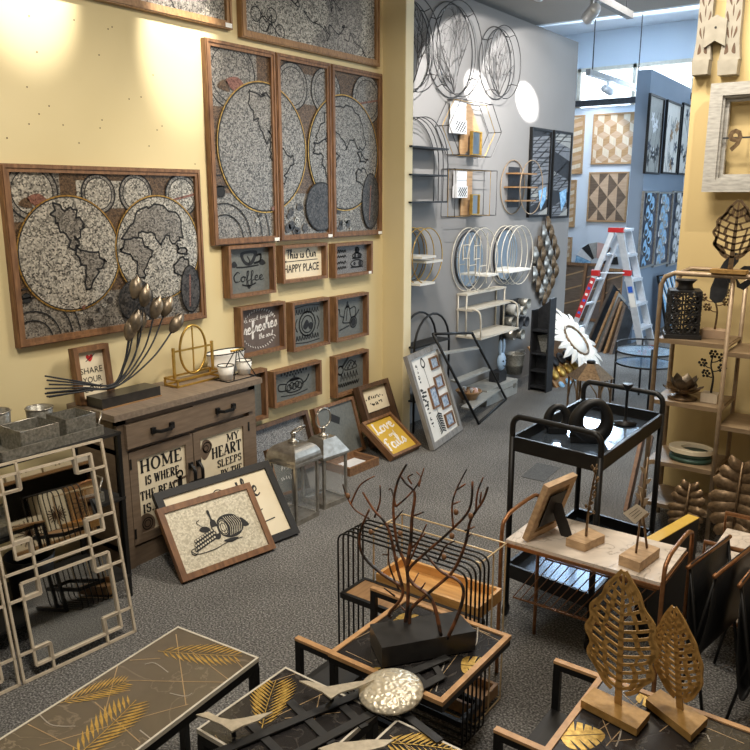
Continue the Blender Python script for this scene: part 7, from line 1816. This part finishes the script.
# ------------------------------------------------------------------ branch sculpture
zb = ZA + .001; hb = .06; P_ = [PZ(a, b, zb + hb) for a, b in ((370, 624), (382, 648), (476, 631), (457, 611))]
t = thing('branch_sculpture', 'tall bare brown metal branches rising from a black marble block', 'sculpture', (sum(P_, Vector()) / 4) - Vector((0, 0, hb)))
mb = MB(M['blackstone']); mb.hexa([Vector((p.x, p.y, zb)) for p in P_], P_); mb.build('block', None, t, True)
yc = (P_[0].y + P_[1].y + P_[2].y + P_[3].y) / 4
BR_ = [[(320, 690), (330, 600), (325, 480), (290, 390), (275, 260), (290, 160), (325, 90)], [(325, 480), (340, 380), (345, 290), (355, 200), (320, 160), (300, 130)], [(285, 250), (330, 210), (370, 160), (390, 105)],
 [(270, 700), (260, 650), (310, 580), (290, 480), (255, 330), (200, 260), (160, 195)], [(310, 550), (230, 500), (160, 430), (150, 350), (185, 260)], [(205, 290), (225, 230), (225, 170)], [(185, 295), (130, 260), (100, 210), (85, 165)], [(115, 240), (150, 170), (205, 135)],
 [(335, 690), (345, 630), (430, 555), (500, 490), (545, 390), (565, 300), (610, 230), (630, 175)], [(455, 680), (420, 600), (350, 540), (330, 490), (400, 420), (490, 340), (560, 260), (572, 155)], [(480, 680), (530, 620), (530, 540), (450, 490), (390, 420)],
 [(500, 330), (495, 250), (510, 190), (550, 110)], [(585, 270), (590, 200), (612, 140)], [(330, 470), (370, 380), (400, 315)], [(295, 560), (260, 470), (258, 400)], [(285, 250), (268, 185), (258, 188)], [(350, 285), (390, 270)], [(500, 240), (525, 230)], [(515, 185), (545, 165)], [(545, 370), (570, 350)], [(545, 340), (580, 325)], [(345, 165), (330, 140), (348, 128)], [(370, 175), (378, 140), (362, 120)], [(600, 235), (605, 195)], [(440, 455), (470, 400), (505, 378)], [(345, 545), (370, 498)], [(375, 565), (395, 535)], [(280, 585), (240, 555)], [(320, 640), (290, 610)], [(258, 430), (235, 430)], [(280, 300), (310, 265)], [(340, 410), (395, 350)]]
rnd = random.Random(12)
for k, q in enumerate(BR_):
    big = len(q) >= 5; jy = rnd.uniform(-.035, .035); n_ = len(q)
    rooted = q[0][1] > 660
    pts = [PY(320 + a / 3.75, 440 + b / 3.75, yc + jy * (1 if rooted else 1) * (i / (n_ - 1) if rooted or True else 1)) for i, (a, b) in enumerate(q)]
    if rooted: pts[0].z = zb + hb - .002
    MB(M['branch']).tube(smooth_pts(pts, 5), .0056 if big else .003, 6, taper=.003 if big else .0018).build('branch', None, t, True)
for a, b in ((105, 210), (190, 345), (300, 350), (275, 400), (495, 360), (510, 270), (565, 285), (465, 438), (285, 445)):
    c_ = PY(320 + a / 3.75, 440 + b / 3.75, yc - .01); mb = MB(M['rust']); mb.ball(c_, .0075, 8, 6, (1, .8, 1.2)); mb.build('knot', None, t, True)
# ------------------------------------------------------------------ gull and sun wall sculpture lying on the tables
zb = ZA + .0012
t = thing('metal_wall_sculpture', 'black lattice metal wall art with hammered silver sun and gulls lying across tables', 'wall decor', PZ(380, 720, zb))
def flatbar(a, b, w_, z=.0, m='black2', nm='lattice_bar'):
    a, b = PZ(*a, zb), PZ(*b, zb); d_ = (b - a).normalized(); n_ = Vector((-d_.y, d_.x, 0)) * w_ / 2; up = Vector((0, 0, z)); th = Vector((0, 0, .004))
    mb = MB(M[m]); mb.hexa([a - n_ + up, b - n_ + up, b + n_ + up, a + n_ + up], [a - n_ + up + th, b - n_ + up + th, b + n_ + up + th, a + n_ + up + th]); mb.build(nm, None, t, True)
for a, b, w_, z in (((215, 756), (448, 659), .024, .004), ((285, 762), (444, 677), .024, .004), ((248, 722), (282, 756), .022, 0), ((290, 702), (332, 744), .022, 0), ((325, 690), (365, 728), .022, 0), ((372, 690), (440, 742), .022, 0.0), ((407, 668), (424, 684), .02, 0), ((432, 662), (442, 678), .018, 0)): flatbar(a, b, w_, z)
cs_ = PZ(391, 690, zb + .03); rs = .082
mb = MB(M['hammer']); mb.X = T(cs_) @ Matrix.Rotation(.12, 4, 'X'); mb.lathe([(rs, -.006), (rs * 1.0, 0), (rs * .85, .008), (rs * .55, .016), (rs * .25, .02), (0, .021)], 40)
mb.lathe([(0, -.006), (rs, -.006)], 40); mb.build('sun_disc', None, t, True)
mb = MB(M['black2']); mb.tube([cs_ + Vector((0, 0, -.004)), Vector((cs_.x, cs_.y, zb + .004))], .012, 8); mb.build('sun_post', None, t, True)
for pts in ([(299, 682), (308, 682), (318, 685), (327, 688), (338, 686), (355, 683), (374, 681), (356, 689), (340, 694), (331, 700), (322, 693), (311, 688)], [(196, 716), (208, 713), (220, 719), (231, 721), (245, 719), (262, 715), (273, 713), (258, 722), (243, 727), (232, 733), (222, 726), (208, 720)], [(318, 750), (335, 744), (352, 743), (368, 741), (394, 741), (384, 748), (368, 752), (350, 760)]):
    z = zb + .045; q = [PZ(a, b, z) for a, b in pts]; mb = MB(M['silverm']) if 'silverm' in M else MB(M['silver']); c_ = sum(q, Vector()) / len(q)
    mb.poly([(p.x, p.y) for p in q], z, z + .004); n = len(q)
    for i in (n, n + n // 4, ): pass
    mb.build('gull', None, t, True)
    mb = MB(M['black2']); mb.tube([Vector((c_.x, c_.y, z)), Vector((c_.x, c_.y, zb + .002))], .006, 6); mb.build('gull_post', None, t, True)
# ------------------------------------------------------------------ gold leaves on blocks
def leaf_stand(pxs, stem_px, tip_px, hw, lab, seed, lobed, nv):
    z = ZA + .0005; h_ = .02; P_ = [PZ(a, b, z + h_) for a, b in pxs]; c_ = PZ(*stem_px, z + h_)
    t = thing('leaf_ornament', lab, 'ornament', Vector((c_.x, c_.y, z)), 'gold leaves on the end table')
    mb = MB(M['goldm']); mb.hexa([Vector((p.x, p.y, z)) for p in P_], P_); mb.build('base', None, t, True)
    ax = ((P_[3] - P_[0]) + (P_[2] - P_[1])).normalized(); ax = (P_[2] - P_[1]).normalized()
    n_ = Vector((ax.y, -ax.x, 0)); d = ray(*tip_px); o_ = Vector((0, 0, H)); tp_ = o_ + d * ((c_ - o_).dot(n_) / d.dot(n_))
    u = tp_ - c_; L = u.length; u.normalize(); r_ = (ax - u * ax.dot(u)).normalized()
    mb = MB(M['goldm']); mb.X = frame3(c_ + u * L * .1, r_, u, r_.cross(u)); leaf(mb, L * .9, hw, .004, nv, seed, lobed, L * .1, .0058); mb.build('leaf', None, t, True)
leaf_stand(((581, 700), (594, 687), (650, 713), (637, 729)), (618, 704), (624, 571), .088, 'larger gold openwork leaf on a gold block, left on the end table', 3, True, 13)
leaf_stand(((646, 699), (660, 689), (708, 718), (691, 735)), (680, 709), (674, 607), .066, 'smaller gold openwork leaf on a gold block, right on the end table', 6, False, 13)
# ------------------------------------------------------------------ stock shelf at the near right, outside the frame but seen in the lattice mirror
t = thing('stock_shelf', 'tall dark stock shelf with wooden boards facing the lattice mirror', 'shelf', (.98, 3.0, 0))
for x in (.8, 1.2):
    for y in (1.6, 4.2): MB(M['black']).box((x, y, 1.1), (.03, .03, 2.2)).build('post', None, t, True)
for z in (.2, .75, 1.3, 1.85): MB(M['oak']).bx(.78, 1.22, 1.58, 4.22, z, z + .025).build('board', None, t, True)
MB(M['black2']).bx(1.22, 1.235, 1.58, 4.22, .1, 2.2).build('back_panel', None, t, True)
rnd = random.Random(31)
for z in (.226, .776, 1.326):
    y = 1.64
    while y < 4.0:
        w_ = rnd.uniform(.16, .32); h_ = rnd.uniform(.22, .44); m = rnd.choice(('cream', 'white', 'oak', 'white', 'slate', 'cream', 'pine'))
        t = thing('stock_box', 'boxed goods on the stock shelf opposite the lattice mirror', 'box', (1.0, y + w_ / 2, z), 'boxed goods on the stock shelf')
        MB(M[m]).bx(.82, 1.15, y, y + w_, z + .001, z + h_).build('carton', None, t, True)
        q = MB([M['woodd'], M['black2']]); q.X = frame3((.8195, y + w_ / 2, z + h_ / 2), (0, -1, 0), (0, 0, 1), (-1, 0, 0)); kd = rnd.randint(0, 2)
        def f(A):
            if kd == 0:
                for j in range(4): A.line([((-.45 + .15 * i) * w_, (-.32 + .2 * j + (.07 if i % 2 else 0)) * h_) for i in range(7)], .012, j % 2)
            elif kd == 1:
                for j in range(18): A.line([(0, 0), (.4 * w_ * math.cos(j * PI / 9), .4 * w_ * math.sin(j * PI / 9))], .01, 0)
            else:
                for j in range(40): A.disc(rnd.uniform(-.42, .42) * w_, rnd.uniform(-.42, .42) * h_, .008, 1, n=6)
        flat(q, f); q.build('front_print', None, t, True); y += w_ + .02
